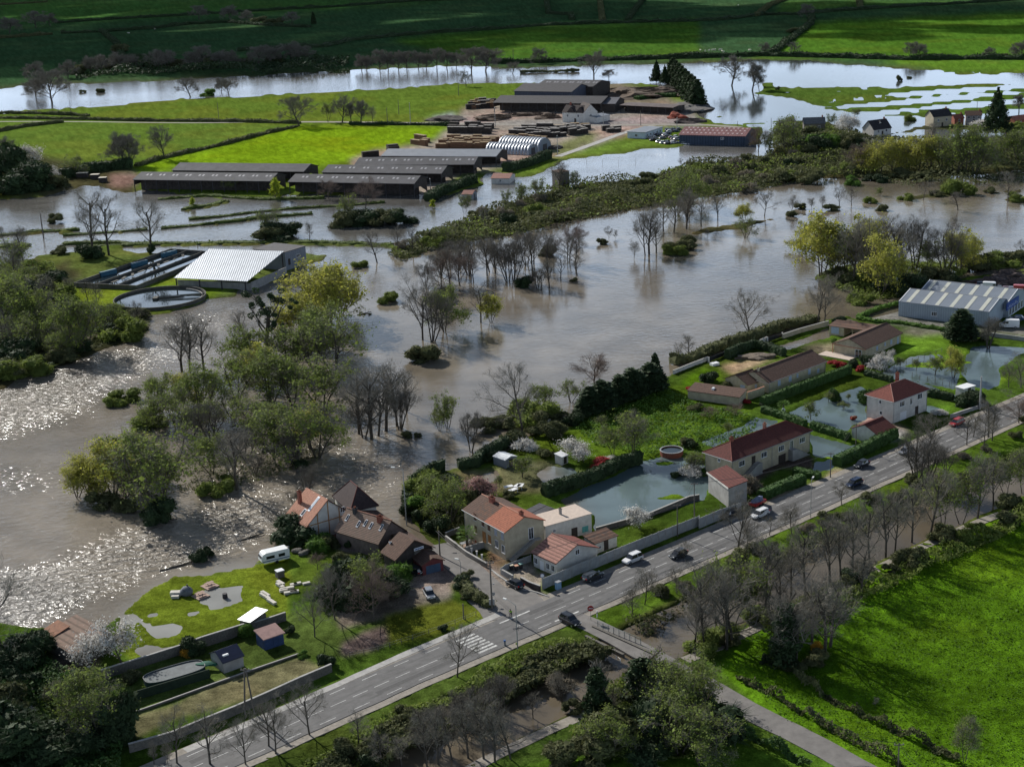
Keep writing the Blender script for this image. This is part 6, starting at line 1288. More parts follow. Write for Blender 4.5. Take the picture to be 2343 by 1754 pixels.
cluster('in the right-hand river thicket', ZI(B3, ('willow',820,465,165,1.1),('willow',930,640,370,.95),('willow',1000,620,300,1.0),('tall',1130,700,400,1.0),('tall',1215,690,400,1.0),('willow',1310,760,370,.95),('willow',1190,600,330,.9),('tall',1390,650,370,1.2),('tall',1330,580,320,1.1),('multi',1520,600,340,.85),('wispy',1600,620,200,1.2),('multi',1720,650,370,.8),('willow',1800,620,270,1.0),('willow',1870,580,190,1.1),('scrubg',1190,805,85,1.3),('dark',1450,745,150,1.3),('dark',1560,730,130,1.3),('scrub',1650,680,130,1.3),('scrub',1130,700,90,1.3),('scrub',1010,640,90,1.5),('olive',1100,640,300,1.1),('willow',1260,640,300,1.0),('scrubg',1250,700,110,1.3),('tall',1450,630,300,1.1),('dark',1340,740,100,1.4),('dark',1740,680,80,1.4)))
cluster('on the bank beyond the warehouse', ZI(B3, ('scrub',1900,600,80,1.6),('scrub',1990,590,110,1.6),('scrubg',2080,570,100,1.5),('scrub',2160,550,80,1.5),('scrub',2220,540,90,1.4),('oak',2190,500,90)))
cluster('on the near bank of the river', ZI(B3, ('oak',905,930,290,1.0),('oak',950,935,260,.9),('oak',480,1035,310,1.0),('tall',90,1150,140,1.2),('tall',30,1170,110,1.2),('dark',1035,935,50,1.5)))
# ---- far right thickets and cottages
wl = [('willow',x,y,h,1.15) for x, y, h in ((1230,1095,170),(1300,1100,190),(1380,1080,190),(1450,1070,200),(1540,1080,210),(1620,1070,190))]+[('olive',x,y,h,1.15) for x, y, h in ((1700,1080,220),(1780,1100,260),(1840,1090,280),(1900,1100,250),(1970,1060,210),(2100,1040,200),(2180,1040,210),(2230,1000,200))]
wl += [('dark',x,y,h,1.4) for x, y, h in ((820,935,110),(900,955,130),(960,960,110),(1160,960,110),(1300,1150,60),(1230,1140,50))]+[('green',1000,945,130,1.3),('green',920,940,110,1.2),('green',1130,1165,70,1.2),('scrub',1070,950,130,1.4),('scrub',1140,1100,90,1.5),('scrub',1420,1120,70,1.6),('scrub',1560,1130,70,1.6),('scrub',850,1150,90,1.5),('scrub',1990,980,90,1.5),('wispy',720,980,230,1.2),('wispy',690,950,200,1.2),('round',530,960,160,1.1),('wispy',590,970,130),('round',1150,1090,190,1.1),('tall',1620,930,150,1.4),('blossom',1120,860,150,1.2),('blossom',1060,830,90,1.2),('wispy',1000,810,90),('scrubg',1480,760,50,1.2),('wispy',1150,740,55,1.5),('scrubg',2160,840,90,1.2),('whitebush',1960,800,60,1.6),('tall',2180,710,110,1.3),('whitebush',870,860,50,1.3),('tall',740,820,80,1.3),('scrub',850,870,100)]
cluster('around the flooded cottages on the right', ZI(A3, *wl)); cluster('by the flooded lane far right', ZI(A3, ('cedar',2035,850,270,.85)))
cluster('in the white flood below the red barn', ZI(A3, ('scrub',190,1060,50,1.6),('scrub',90,1040,30,1.3),('sapling',40,1050,50),('scrub',300,1040,24)))
# ---- canal row, roadside and gardens
rr_ = random.Random(5); rowA = D((1345,1330),(1500,1255),(1700,1165),(1880,1085),(2105,985),(2212,938),(2330,888)); LA = plen(rowA); it_ = []
for i in range(28): (p, d) = along(rowA, LA*(i+rr_.random())/28); it_.append((rr_.choice(['scrub', 'scrub', 'scrubgrey', 'scrub', 'sapling', 'sapling']), (p[0]+rr_.uniform(-12, 12), p[1]+rr_.uniform(-16, 26)), rr_.uniform(1.8, 3.6), 1.3))
cluster('on the embankment between road and canal', [(k, p, h*(2.0 if k == 'sapling' else 1), w_) for k, p, h, w_ in it_])
cluster('between the main road and the canal', ZI(C3, ('oak',395,1170,360,.85),('oak',1600,510,230,1.25),('multi',1530,700,330,1.0),('multi',1590,760,300,1.0),('tall',1985,420,230,1.2),('tall',2010,440,210,1.2),('oak',2240,230,200,1.3),('oak',600,1040,130,1.1),('oak',1060,850,150,1.1),('tall',1890,420,160),('tall',1850,470,190),('oak',60,1190,110,1.2),('round',2180,330,160,1.3),('multi',1720,640,180,1.2)))
rowB = D((1490,1390),(1600,1345),(1730,1290),(1870,1225),(2071,1128),(2212,1062),(2330,1008)); LB = plen(rowB); it_ = []
for i in range(25): (p, d) = along(rowB, LB*(i+rr_.random()*.9)/25); it_.append((rr_.choice(['tall', 'tall', 'tall', 'tall', 'wispy']), (p[0]+rr_.uniform(-8, 8), p[1]+rr_.uniform(-10, 12)), rr_.uniform(9.5, 14.0), .95))
cluster('along the towpath side of the canal', it_)
it_ = []
for i in range(24): (p, d) = along(rowB, LB*(i+rr_.random())/24); it_.append((rr_.choice(['scrub', 'scrubg', 'dark', 'scrub', 'scrubgrey']), (p[0]+rr_.uniform(-10, 30), p[1]+rr_.uniform(8, 46)), rr_.uniform(1.8, 3.8), 1.3))
cluster('along the field side of the towpath', it_)
cluster('at the corner of the bright field', ZI(E3, ('tall',330,515,460,1.2),('tall',370,490,430,1.1),('ivy',700,620,400,1.1),('tall',730,620,430,1.2),('tall',770,610,400,1.1),('tall',950,545,470,1.2),('tall',985,500,420,1.2),('tall',190,520,300,1.1),('tall',130,500,280,1.1),('tall',870,480,380,1.2),('multi',650,400,300,.9),('dark',580,600,60,1.0),('yellowbush',900,520,60,1.2),('scrub',880,590,90,1.6),('scrub',760,640,70,1.5),('tall',1180,200,330,1.3),('wispy',1835,1230,270,.9),('sapling',1270,880,60,1.2)))
# woodland at the bottom of the picture
low = [('ivy',1570,1000,340,1.1),('tall',1345,840,200,1.2),('tall',1160,940,160,1.1),('ivy',1840,900,330,1.5),('olive',1960,900,300,1.2),('olive',2110,1000,330,1.2),('dark',1850,860,260,1.1),('dark',2000,1050,330,1.2),('olive',2080,1180,360,1.2),('dark',2210,1130,330,1.3),('dark',2160,1000,260,1.2),('olive',2180,860,300,1.1),('scrub',1750,1150,260,1.3),('olive',1640,1200,260,1.2),('scrub',1500,1230,170,1.4),('scrub',1650,920,120,1.4),('scrub',1300,1244,120,1.5),('dark',1900,1250,200,1.5),('olive',2220,1240,330,1.2),('scrub',1420,900,70,1.6),('tall',1590,870,260,1.0),('tall',1660,960,200)]
cluster('in the wood by the bridge lane', ZI(E2, *low))
verge = [('oak',680,690,330,.75),('tall',490,1244,330,1.0),('tall',560,1230,330,1.0),('tall',650,1200,300,1.0),('tall',850,1210,380,1.1),('tall',920,1230,330,1.1),('tall',1020,1210,280,1.1),('multi',780,1000,260,1.2),('multi',640,1010,240,1.2),('multi',480,1120,230,1.1),('tall',330,1244,200,1.2),('tall',210,1244,200,1.2),('tall',750,1190,340),('multi',930,930,250,1.2),('tall',60,1130,200,1.1)]
cluster('on the canal bank in the foreground', ZI(E2, *verge))
rowC = D((690,1660),(800,1600),(940,1540),(1090,1465),(1190,1425),(1280,1410)); LC = plen(rowC); it_ = []
for i in range(20): (p, d) = along(rowC, LC*(i+rr_.random())/20); it_.append((rr_.choice(['scrub', 'scrubgrey', 'scrub', 'scrub', 'dark']), (p[0]+rr_.uniform(-20, 20), p[1]+rr_.uniform(-20, 78)), rr_.uniform(1.8, 3.6), 1.25))
for it2 in it_[:]:
    pass
groups_ = {}
for k, p, h, w_ in it_: plant(k, p, h, label='brambly '+KINDW[k]+' on the overgrown bank between road and canal, foreground', group='brambly '+KINDW[k]+'es on the foreground bank', wide=w_)
roadtrees = [('tall',975,1244,130),('tall',1120,1240,330,1.0),('tall',1330,1244,330,1.1),('oak',1555,1244,330,.8),('oak',1745,1180,330,.85),('oak',1960,1060,330,.9),('tall',1700,1130,300),('sapling',1060,1240,130)]
cluster('along the lower edge of the road', ZI(E1, *roadtrees))
# lower left garden plots
cluster('in the lower left corner', ZI(E1, ('oak',25,560,700,.9),('dark',90,620,200,1.4),('dark',270,570,190,1.1),('blossom',775,610,290,1.1),('blossom',560,600,190,1.3),('dark',60,1200,330,1.3),('dark',230,1190,260,1.2),('dark',140,1000,110,1.4),('olive',560,1010,340,1.1),('olive',640,1080,330,1.1),('dark',580,1150,170,1.4),('dark',730,1080,330,.7),('dark',690,1140,200,1.1),('scrub',480,900,200,1.2),('dark',300,1244,200,1.5),('scrub',-20,900,200,1.5),('whitebush',130,930,60,1.4),('yellowbush',1178,560,55,1.2),('dark',1215,545,110,1.1),('green',1560,420,90,1.0),('dark',1830,420,60,1.2),('dark',2070,630,90,1.1),('green',1920,560,40,1.3),('scrub',840,720,70,1.5),('dark',20,700,200,1.5),('dark',180,760,100,1.6)))
cluster('around the gravel yard of the inn', ZI(F1, ('green',480,960,190,1.4),('scrub',640,960,160,1.3),('olive',1130,1640,520,1.1),('olive',980,1540,380,1.1),('dark',1280,1600,400,1.3),('green',1450,1380,300,1.1),('oak',640,1650,420,.9),('multi',215,460,330,1.0),('dark',120,860,330,1.5),('scrub',780,1150,150,1.2),('dark',870,980,160,.7),('round',480,1240,200,1.1)))
cluster('on the dark slope below the inn', ZI(E2, ('round',150,330,330,.9),('dark',60,120,200,1.4),('dark',-60,200,260,1.2),('oak',-90,330,330,.8),('dark',585,395,40,1.3),('oak',-220,440,300,.8),('dark',700,120,70,1.5),('scrub',760,190,70,1.3),('scrub',830,230,70,1.3),('scrub',730,60,60,1.2)))
cluster('by the small lawn at the water edge', ZI(C1, ('dark',1270,1190,90,1.0),('dark',1310,1160,70,.9),('green',2020,1130,90,1.4),('dark',1800,1060,110,1.4)))
cluster('along the shore by the gardens', ZI(C2, ('olive',620,360,240,.75),('olive',570,370,150,.8),('multi',768,500,250,.9),('oak',1095,365,390,.95),('scrub',870,370,110,1.2),('scrub',950,350,90,1.5),('scrubg',1180,300,170,1.2),('olive',1230,250,160,1.2),('scrub',1290,330,110,1.5),('olive',1400,190,140,1.3),('round',1550,90,210,1.25),('scrub',1200,400,90,1.5),('scrub',1060,470,90,1.6),('dark',900,560,80,1.3),('dark',870,540,60,1.3),('scrub',760,600,60,1.4),('whitebush',1110,490,80,1.2),('scrub',1310,420,110,1.3),('scrubgrey',1380,330,70,1.2)))
cy = [('cypress', 1480+i*38, 285-i*14, 118+((i*37) % 60), 2.6) for i in range(13)]+[('cypress',1935,100,190,1.3),('dark',1410,330,90,1.2),('dark',1480,300,90,1.2)]
cluster('in the dark evergreen row above the gardens', ZI(C2, *cy))
gd = [('wispy',1790,540,270,1.3),('wispy',1665,530,170,1.3),('garden',1600,360,80,1.4),('blossom',1450,560,130,1.5),('blossom',1480,580,120,1.5),('garden',1090,670,130,1.3),('scrubg',450,830,170,1.2),('scrubg',560,780,150,1.3),('dark',640,720,110,1.3),('olive',640,960,240,1.2),('olive',520,860,200,1.2),('green',480,890,130,1.2),('dark',420,850,110,1.2),('dark',560,1000,110,1.2),('pinkblossom',800,830,150,1.4),('pinkblossom',880,800,110,1.3),('redbush',1580,600,50,2.2),('garden',950,740,80),('scrub',720,830,120,1.3),('scrub',1250,540,70,1.3),('dark',1040,420,60,1.6),('palm',745,1120,130,1.0),('blossom',1840,1000,130,1.4),('dark',2065,660,50,1.0),('dark',2110,650,50,1.0),('wispy',2180,640,130,1.1),('dark',2160,480,60,1.2),('scrub',1010,800,50,1.4),('whitebush',1650,570,40,1.6),('scrub',1800,570,50,1.5),('scrub',1730,580,50,1.5),('dark',380,900,100,1.0),('dark',470,960,100,1.0),('dark',390,790,80)]
cluster('in the gardens by the round pool', ZI(C2, *gd))
g2 = [('round',380,290,90,1.3),('round',220,300,70,1.5),('scrub',120,240,40,2),('garden',865,300,120,.9),('garden',975,190,70,1.4),('clipped',1010,175,100,.9),('clipped',1210,190,90,1.2),('palm',690,260,70,1.2),('garden',1070,230,50,1.5),('garden',1100,180,50),('dark',560,220,40,1.3),('redbush',460,205,34,1.4),('dark',225,60,80,1.2),('redbush',100,130,34,1.4),('whitebush',110,650,100),('garden',130,640,130,1.2),('green',170,650,60),('scrub',340,120,60),('scrub',300,560,30),('garden',340,400,90),('dark',1850,210,110,1.3),('dark',1900,200,90,1.2),('dark',1240,140,30),('redbush',1130,300,30),('scrub',80,470,60,1.3),('scrubgrey',480,760,110,1.1),('whitebush',1680,270,36,1.6)]
cluster('around the flooded house gardens', ZI(C3, *g2))
g3 = [('cypress',1545,690,300,2.6),('cypress',1500,700,250,2.4),('whitebush',700,960,150,1.1),('blossom',690,960,160,.9),('blossom',800,930,150,.6),('dark',400,960,90,1.4),('dark',600,940,120,1.3),('garden',915,950,100,1.1),('garden',1085,990,130,1.1),('garden',1275,1040,210,1.2),('willow',1470,1070,330,.8),('multi',1835,760,330,1.1),('oak',2050,1180,250,1.0),('redbush',250,960,70,1.8),('redbush',490,1000,60,1.4),('green',225,700,40,1.2),('oak',2180,1180,330,1.2),('scrub',1620,700,100,1.2),('scrub',1720,680,110,1.4),('dark',1560,1330,120,1.3),('dark',1640,1320,110,1.3),('garden',1400,960,90)]
cluster('around the orchard below the warehouse', ZI(F6, *g3))
# ---------------------------------------------------------------- hedges
def hedge(label, S, w_, h_, mat, leafy=1.0, seed=1, step=.7, jag=.18, name='hedge', z=ZL, cat='hedge', group=None, wob=0.12):
    P = resample(gpts(S, z), step); n = len(P); rs = np.random.RandomState(seed); R = []
    prof = [(-.5, 0), (-.53, .35), (-.5, .8), (-.36, 1), (0, 1.03), (.36, 1), (.5, .8), (.53, .35), (.5, 0)]
    big = w_*.5
    for i, p in enumerate(P):
        a, b_ = P[max(0, i-1)], P[min(n-1, i+1)]; dx, dy = b_[0]-a[0], b_[1]-a[1]; q = math.hypot(dx, dy) or 1; nx, ny = -dy/q, dx/q
        hh = h_*(1+wob*(fn1(p[0]*.12+seed, p[1]*.12)-.5)*2)
        R.append([(p[0]+nx*u*w_+rs.normal()*jag*.5, p[1]+ny*u*w_+rs.normal()*jag*.5, z-.3+(v*hh+.3)+rs.normal()*jag*.45) for u, v in prof])
    mb = MB().loft(R, closed=True, cap=True); V0, F0 = mb.v, mb.f
    nl = int(min(26000, leafy*n*step*(w_+2*h_)*13)); ii = rs.randint(0, n-1, nl); jj = rs.randint(0, len(prof)-1, nl); RR = np.array(R); t = rs.rand(nl, 1); s_ = rs.rand(nl, 1)
    C = (RR[ii, jj]*(1-t)+RR[ii, jj+1]*t)*(1-s_)+(RR[ii+1, jj]*(1-t)+RR[ii+1, jj+1]*t)*s_; C = C+rs.normal(size=C.shape)*jag*.6+np.array([0, 0, .06])
    lsz_ = .16+.1*jag*2 if h_ < 2.6 else .3
    V_, F_ = leaves_np(C, lsz_*(1+step*.25), seed)
    me = bpy.data.meshes.new(name); me.from_pydata(V0+V_.tolist(), [], [tuple(f) for f in F0]+(F_+len(V0)).tolist()); me.materials.append(mat)
    return tag(inst(me, name), label, cat, group)
hedge('clipped dark hedge running beside the main road below the white garage', F4((70,1130),(300,1020),(560,890),(730,800)), 2.2, 2.2, mMG, seed=2)
hedge('thick bright clipped hedge block between the long cream house and the road', F3((1010,1330),(1250,1225),(1520,1130)), 2.4, 1.9, mMG, seed=3)
hedge('low clipped hedge at the driveway of the long cream house', F3((1420,1010),(1740,1075)), 1.8, 1.4, mMG, seed=4)
hedge('tall dark hedge below the front garden of the long beige bungalow', F5((1130,1150),(1500,1010),(1900,860),(2230,740)), 1.6, 2.3, mMG, seed=5)
hedge('bright clipped hedge running behind the long cream house', F3((1020,235),(1250,300),(1400,360),(1560,420)), 1.5, 1.6, mMG, seed=6)
hedge('clipped hedge left of the white garage standing in floodwater', F3((1640,440),(1860,510),(2110,590)), 1.6, 1.7, mMG, seed=7)
hedge('dark hedge right of the square white house', F4((1120,330),(1260,355),(1400,385)), 1.4, 1.7, mDG, seed=8)
hedge('dark L-shaped hedge north of the long beige bungalow', F5((680,560),(830,480),(1040,415),(1200,455),(1400,520)), 1.6, 2.4, mDG, seed=9)
hedge('long dark hedge along the upper side of the flooded lawn', C2((1230,790),(1400,740),(1560,680),(1700,610),(1840,575)), 2.2, 2.6, mDG, seed=10)
hedge('dark garden hedge from the water edge to the sheds', C2((690,620),(800,600),(850,545),(940,500),(1060,440)), 2.0, 2.2, mDG, seed=11, jag=.3)
hedge('reed and bramble fringe along the near river bank', F5((0,610),(250,560),(500,450),(760,380),(960,330),(1150,240),(1400,160),(1600,110),(1800,60)), 3.2, 2.2, mSB, seed=12, jag=.5, wob=.5, cat='reed bed')
hedge('grassy bank hedge below the grey warehouse yard', F6((470,450),(650,490),(900,500),(1150,545),(1430,580)), 1.5, .8, mGR, seed=13, jag=.25)
hedge('hedge on the curved bank at the left of the warehouse yard', F6((475,445),(540,410),(700,350),(890,300)), 1.5, .9, mGR, seed=14, jag=.25)
hedge('hedge wall at the top of the side street, overgrown with ivy', C2((362,900),(362,800),(400,720),(480,660),(600,625)), 1.4, 2.4, mDG, seed=15, jag=.3)
hedge('brambly hedge on the left of the side street junction', E2((700,80),(760,160),(830,210),(890,250)), 1.6, 1.3, mSB, seed=16, jag=.3)
hedge('dark hedge between barns and the small white cottage', G3((1400,590),(1600,540),(1840,450)), 4, 3.4, mDG, seed=17, jag=.5, wob=.3)
hedge('dark hedge around the lawn left of the tiny hut', G3((620,880),(760,810),(900,760),(1090,700)), 4, 3.2, mDG, seed=18, jag=.5, wob=.3)
hedge('trimmed long hedge behind the low open sawmill shed', G4((1530,215),(1700,190),(1870,190)), 5, 2.2, mMG, seed=19, jag=.4)
hedge('dark green hedge between the orchard path and the inner garden', F4((400,90),(560,130),(700,170)), 1.3, 1.4, mDG, seed=20)
hedge('dark earth and bramble bank left of the first long barn', A1((400,1130),(560,1090),(700,1070),(840,1062)), 5, 4.2, mDG, seed=21, jag=.6, wob=.4)
def band(L_, k): return [(x-k*.3, y-k*.6) for x, y in L_]+[(x+k*.3, y+k*.6) for x, y in L_[::-1]]
thicket('brown leafless field hedge right of the bridge lane, nearer one', band(E3((400,700),(620,800),(900,980),(1150,1110),(1450,1260)), 14), 1.7, 9000, .30, mSB, 31, .35, 'field_hedge')
thicket('brown leafless field hedge right of the bridge lane, further one', band(E3((760,700),(1000,840),(1250,960),(1500,1080),(1800,1230)), 16), 1.7, 10000, .30, mSB, 32, .35, 'field_hedge')
thicket('dark field hedge left of the bridge lane at the bottom', band(E3((300,960),(560,1110),(860,1270)), 14), 1.9, 5500, .30, mMG, 33, .35, 'field_hedge')
for P_, w_, i in thicket_strip: hedge(f'narrow grassy causeway rising from the flood above the waterworks, {ORD[i+1]} of nine', P_, w_, .75, M('causeway grass', (.085,.12,.022), .9, .4, .3, trans=.2), leafy=.5, seed=80+i, step=1.6, jag=.3, wob=.6, name='grassy_causeway', z=0.0, cat='causeway')
FH = [(A1((-300,262),(0,245),(130,235),(330,220)), 'lowest left'), (A1((390,215),(640,205),(960,185),(1200,155),(1450,145),(1700,165),(1960,175)), 'middle left'),
      (A1((350,150),(700,125),(1190,100),(1500,80),(1850,60),(2212,40))+A2((400,10),(740,0)), 'upper long'), (A1((-200,45),(70,30),(300,15)), 'topmost left'), (A1((640,200),(740,280),(780,370),(1070,360)), 'short angled left'),
      (A1((1500,325),(1900,300),(2050,300),(2212,260))+A2((250,235),(540,210),(900,190),(1200,165),(1600,150),(2212,135))+A3((300,130),(500,105),(560,95),(780,95),(1000,75),(1300,55),(1800,25),(2300,-5)), 'very long'),
      (A3((520,105),(600,40),(700,0)), 'short climbing right'), (A3((870,110),(860,160),(740,250),(620,340)), 'curved climbing right'), (A2((1240,-20),(1260,90),(1400,95),(1410,130)), 'stepped central'), (A2((1580,-20),(1600,140)), 'straight central'), (A2((1870,-20),(1760,130)), 'slanting central'),
      (A2((900,405),(1300,395),(1500,385),(1800,380),(2212,365))+A3((0,372),(560,355),(1000,365),(1500,380),(1950,375),(2350,380)), 'lowest right'), (A3((1165,0),(1180,60)), 'tiny right')]
for i, (P_, nm_) in enumerate(FH):
    near_ = sum(p[1] for p in P_)/len(P_); hedge(f'dark field hedge beyond the upper flood, the {nm_} one', P_, 5, 3.0, mDG if i % 3 else mSB, leafy=.35, seed=40+i, step=5, jag=.9, wob=.5, z=ZL+.3, group='field hedges beyond the upper flood')
for i, (P_, nm_) in enumerate([(A1((-200,722),(0,720),(200,720),(560,735)), 'upper one along the farm road'), (A1((-200,752),(0,750),(500,757),(900,767),(1500,772),(1900,783)), 'lower one along the farm road'), (A1((-200,860),(0,832),(160,802),(400,775)), 'short one at the left edge'), (A1((860,1055),(1000,1010),(1400,920),(1700,842),(1880,803)), 'slanting one above the bright green field'), (A2((0,790),(200,790),(500,792),(640,797)), 'thin one above the timber stacks'), (A2((1080,460),(1300,455),(1450,452)), 'one standing in the upper flood')]):
    hedge(f'low field hedge in the middle meadows, the {nm_}', P_, 2.6, 1.5, mSB if i != 4 else mDG, leafy=.6, seed=60+i, step=2.5, jag=.5, wob=.5, group='low hedges in the middle meadows')
# ================================================================== VEHICLES
mTYRE = M('tyre rubber', (0.02, 0.02, 0.02), .9, .1, 5); mRIM = M('wheel rim', (0.45, 0.46, 0.48), .35, .1, 5, metal=.8)
mGLAS = M('car glass', (0.012, 0.016, 0.022), .05, .1, 2, spec=1.0); mLAMPW = M('headlamp', (0.75, 0.75, 0.72), .15, .05, 5, spec=1.0); mLAMPR = M('tail lamp', (0.35, 0.01, 0.01), .25, .1, 5); mPLATE = M('number plate', (0.6, 0.6, 0.55), .5, .05, 5)
def paint(name, c, metal=.2): return M(name+' car paint', c, .28, .08, 1.5, spec=.8, metal=metal)
PAINTS = {'white': paint('white', (.72,.72,.72), 0), 'black': paint('black', (.012,.013,.016)), 'dark grey': paint('dark grey', (.05,.055,.06), .4), 'silver': paint('silver', (.38,.39,.41), .6), 'dark blue': paint('dark blue', (.02,.035,.08), .3), 'blue': paint('blue', (.04,.09,.20), .3), 'red': paint('red', (.42,.03,.03), .1), 'maroon': paint('maroon', (.13,.02,.025), .2), 'beige': paint('beige', (.45,.40,.30), .1)}
CARM = {}
def carparts(style):
    """body, glasshouse, roof as lofted shells; x forward"""
    if style in CARM: return CARM[style]
    Ls, W, Hh = {'hatch': (4.0, 1.72, 1.48), 'estate': (4.6, 1.78, 1.5), 'suv': (4.4, 1.84, 1.68), 'van': (5.6, 2.0, 2.45)}[style]
    hw = W/2; hl = Ls/2
    def sect(x, w_, z0, z1, k=.10): return [(x, -w_+k, z0), (x, -w_, z0+k), (x, -w_, z1-k*1.2), (x, -w_+k*1.3, z1), (x, w_-k*1.3, z1), (x, w_, z1-k*1.2), (x, w_, z0+k), (x, w_-k, z0)]
    belt = Hh*.60 if style != 'van' else 1.25
    if style == 'van': st = [(-hl, .92, .35, 1.2), (-hl+.1, 1, .28, 1.25), (hl-1.5, 1, .25, 1.25), (hl-.5, .97, .25, 1.12), (hl-.1, .9, .3, .95), (hl, .78, .38, .8)]
    else: st = [(-hl, .84, .42, belt*.86), (-hl+.12, .96, .30, belt*.97), (-hl*.5, 1, .24, belt), (hl*.30, 1, .24, belt*.99), (hl*.72, .96, .26, belt*.88), (hl-.12, .88, .30, belt*.76), (hl, .74, .38, belt*.62)]
    B = MB().loft([sect(x, hw*w_, z0, z1) for x, w_, z0, z1 in st])
    if style == 'van':
        B.loft([[(x, -hw*w0, 1.2), (x, -hw*w1, z), (x, hw*w1, z), (x, hw*w0, 1.2)] for x, w0, w1, z in ((-hl+.03, .97, .86, 2.3), (-hl+.2, .99, .9, 2.43), (hl-2.1, .99, .9, 2.43), (hl-1.75, .98, .86, 2.3))])
        gx = [(hl-1.78, .90, .80, 2.24), (hl-1.55, .93, .78, 1.95), (hl-.95, .9, .8, 1.30)]
        Gm = MB().loft([[(x, -hw*w0, 1.2), (x, -hw*w1, z), (x, hw*w1, z), (x, hw*w0, 1.2)] for x, w0, w1, z in gx]); Rf = None
        Gm.box(hl-2.6, hl-1.8, -hw*.995, -hw*.97, 1.35, 1.95).box(hl-2.6, hl-1.8, hw*.97, hw*.995, 1.35, 1.95)
    else:
        xb0, xb1, xf1, xf0 = {'hatch': (-hl+.18, -hl+.75, .35, 1.15), 'estate': (-hl+.12, -hl+.45, .45, 1.25), 'suv': (-hl+.12, -hl+.55, .35, 1.1)}[style]
        zb = belt-.04; zt = Hh-.06
        rings = [[(xb0, -hw*.86, zb), (xb0+.02, -hw*.80, zb+.05), (xb0+.02, hw*.80, zb+.05), (xb0, hw*.86, zb)], [(xb1, -hw*.93, zb), (xb1, -hw*.72, zt), (xb1, hw*.72, zt), (xb1, hw*.93, zb)], [(xf1, -hw*.93, zb), (xf1, -hw*.74, zt), (xf1, hw*.74, zt), (xf1, hw*.93, zb)], [(xf0, -hw*.84, zb), (xf0-.03, -hw*.78, zb+.05), (xf0-.03, hw*.78, zb+.05), (xf0, hw*.84, zb)]]
        Gm = MB().loft(rings); Rf = MB().loft([[(x, -hw*w_, z), (x, -hw*w_*.92, z+.07), (x, hw*w_*.92, z+.07), (x, hw*w_, z)] for x, w_, z in ((xb1-.12, .70, zt-.05), (xb1+.1, .745, zt-.01), (xf1-.1, .76, zt-.01), (xf1+.15, .72, zt-.07))])
        for sd_ in (-1, 1):
            for xa in ((xb1+xf1)/2,): Rf.tube((xa, sd_*hw*.935, zb), (xa, sd_*hw*.76, zt), .045, .04, 4)
        if style == 'estate' or style == 'suv':
            for sd_ in (-1, 1): Rf.tube((xb1, sd_*hw*.62, zt+.12), (xf1, sd_*hw*.62, zt+.12), .025, n=4)
    d = dict(L=Ls, W=W, H=Hh, body=B, glass=Gm, roof=Rf, hl=hl, hw=hw, belt=belt)
    CARM[style] = {'d': d, 'glass': Gm.mesh('windows', mGLAS, False), 'body': {}, 'roof': {}}
    ty = MB().tube((0, -.1, 0), (0, .1, 0), .32, n=16); rm = MB().tube((0, -.105, 0), (0, .105, 0), .20, n=10)
    CARM[style]['tyre'] = ty.mesh('tyre', mTYRE); CARM[style]['rim'] = rm.mesh('rim', mRIM)
    CARM[style]['head'] = MB().box(-.06, .05, -.18, .18, -.08, .08).mesh('headlight', mLAMPW); CARM[style]['tail'] = MB().box(-.05, .06, -.14, .14, -.12, .12).mesh('tail_light', mLAMPR); CARM[style]['plate'] = MB().box(-.02, .02, -.26, .26, -.06, .06).mesh('number_plate', mPLATE)
    return CARM[style]
def car(label, P0, P1, style='hatch', colour='black', z=None, group=None, cat='car', name=None, wheels=True):
    """P0 = rear, P1 = front, both picture points on the ground"""
    c = carparts(style); d = c['d']; zz_ = .5 if z is None else z
    a, b_ = G(*P0, zz_), G(*P1, zz_); ang = math.atan2(b_[1]-a[1], b_[0]-a[0])
    if colour not in c['body']:
        c['body'][colour] = d['body'].mesh('body', PAINTS[colour], False)
        if d['roof']: c['roof'][colour] = d['roof'].mesh('roof', PAINTS[colour], False)
    t = thing(name or ('van' if style == 'van' else 'car'), label, cat, ((a[0]+b_[0])/2, (a[1]+b_[1])/2, zz_), ang, group)
    inst(c['body'][colour], 'body', t); inst(c['glass'], 'windows', t)
    if d['roof']: inst(c['roof'][colour], 'roof', t)
    if wheels:
        for sx_ in (-.62, .64):
            for sy_ in (-1, 1): w_ = inst(c['tyre'], 'wheel', t, (sx_*d['hl'], sy_*(d['hw']-.1), .32)); inst(c['rim'], 'rim', w_)
    for sy_ in (-1, 1): inst(c['head'], 'headlight', t, (d['hl']-.07, sy_*d['hw']*.62, .66 if style != 'van' else .78)); inst(c['tail'], 'tail_light', t, (-d['hl']+.04, sy_*d['hw']*.74, .82))
    inst(c['plate'], 'number_plate', t, (d['hl']+.01, 0, .48)); inst(c['plate'], 'number_plate', t, (-d['hl']-.01, 0, .62))
    return t
RDZ = ROADZ+.006
def rcar(label, pt, style, colour, flip=False, **kw):
    s = stationof(G(*pt, ROADZ)); (p, dd) = along(RC, s); q = G(*pt, ROADZ)
    a = PXY((q[0]-dd[0], q[1]-dd[1], ROADZ)); b_ = PXY((q[0]+dd[0], q[1]+dd[1], ROADZ))
    return car(label, *( (b_, a) if flip else (a, b_)), style, colour, z=RDZ, **kw)
rcar('white off-roader with a glint on its bonnet beside the concrete panel fence', C2(1790,1200), 'suv', 'white', True)
rcar('dark estate car parked in the shadow of the panel fence', F2(1855,1345), 'estate', 'dark grey')
car('black hatchback parked in the side street by the low garden wall', F2(945,1478), F2(800,1405), 'hatch', 'black', z=ROADZ)
car('black car turning on to the bridge lane from the main road', E2(1345,322), E2(1445,372), 'suv', 'black', z=RDZ)
car('silver hatchback parked on the edge of the gravel yard', E2(485,140), E2(525,212), 'hatch', 'silver', z=ZL+.02)
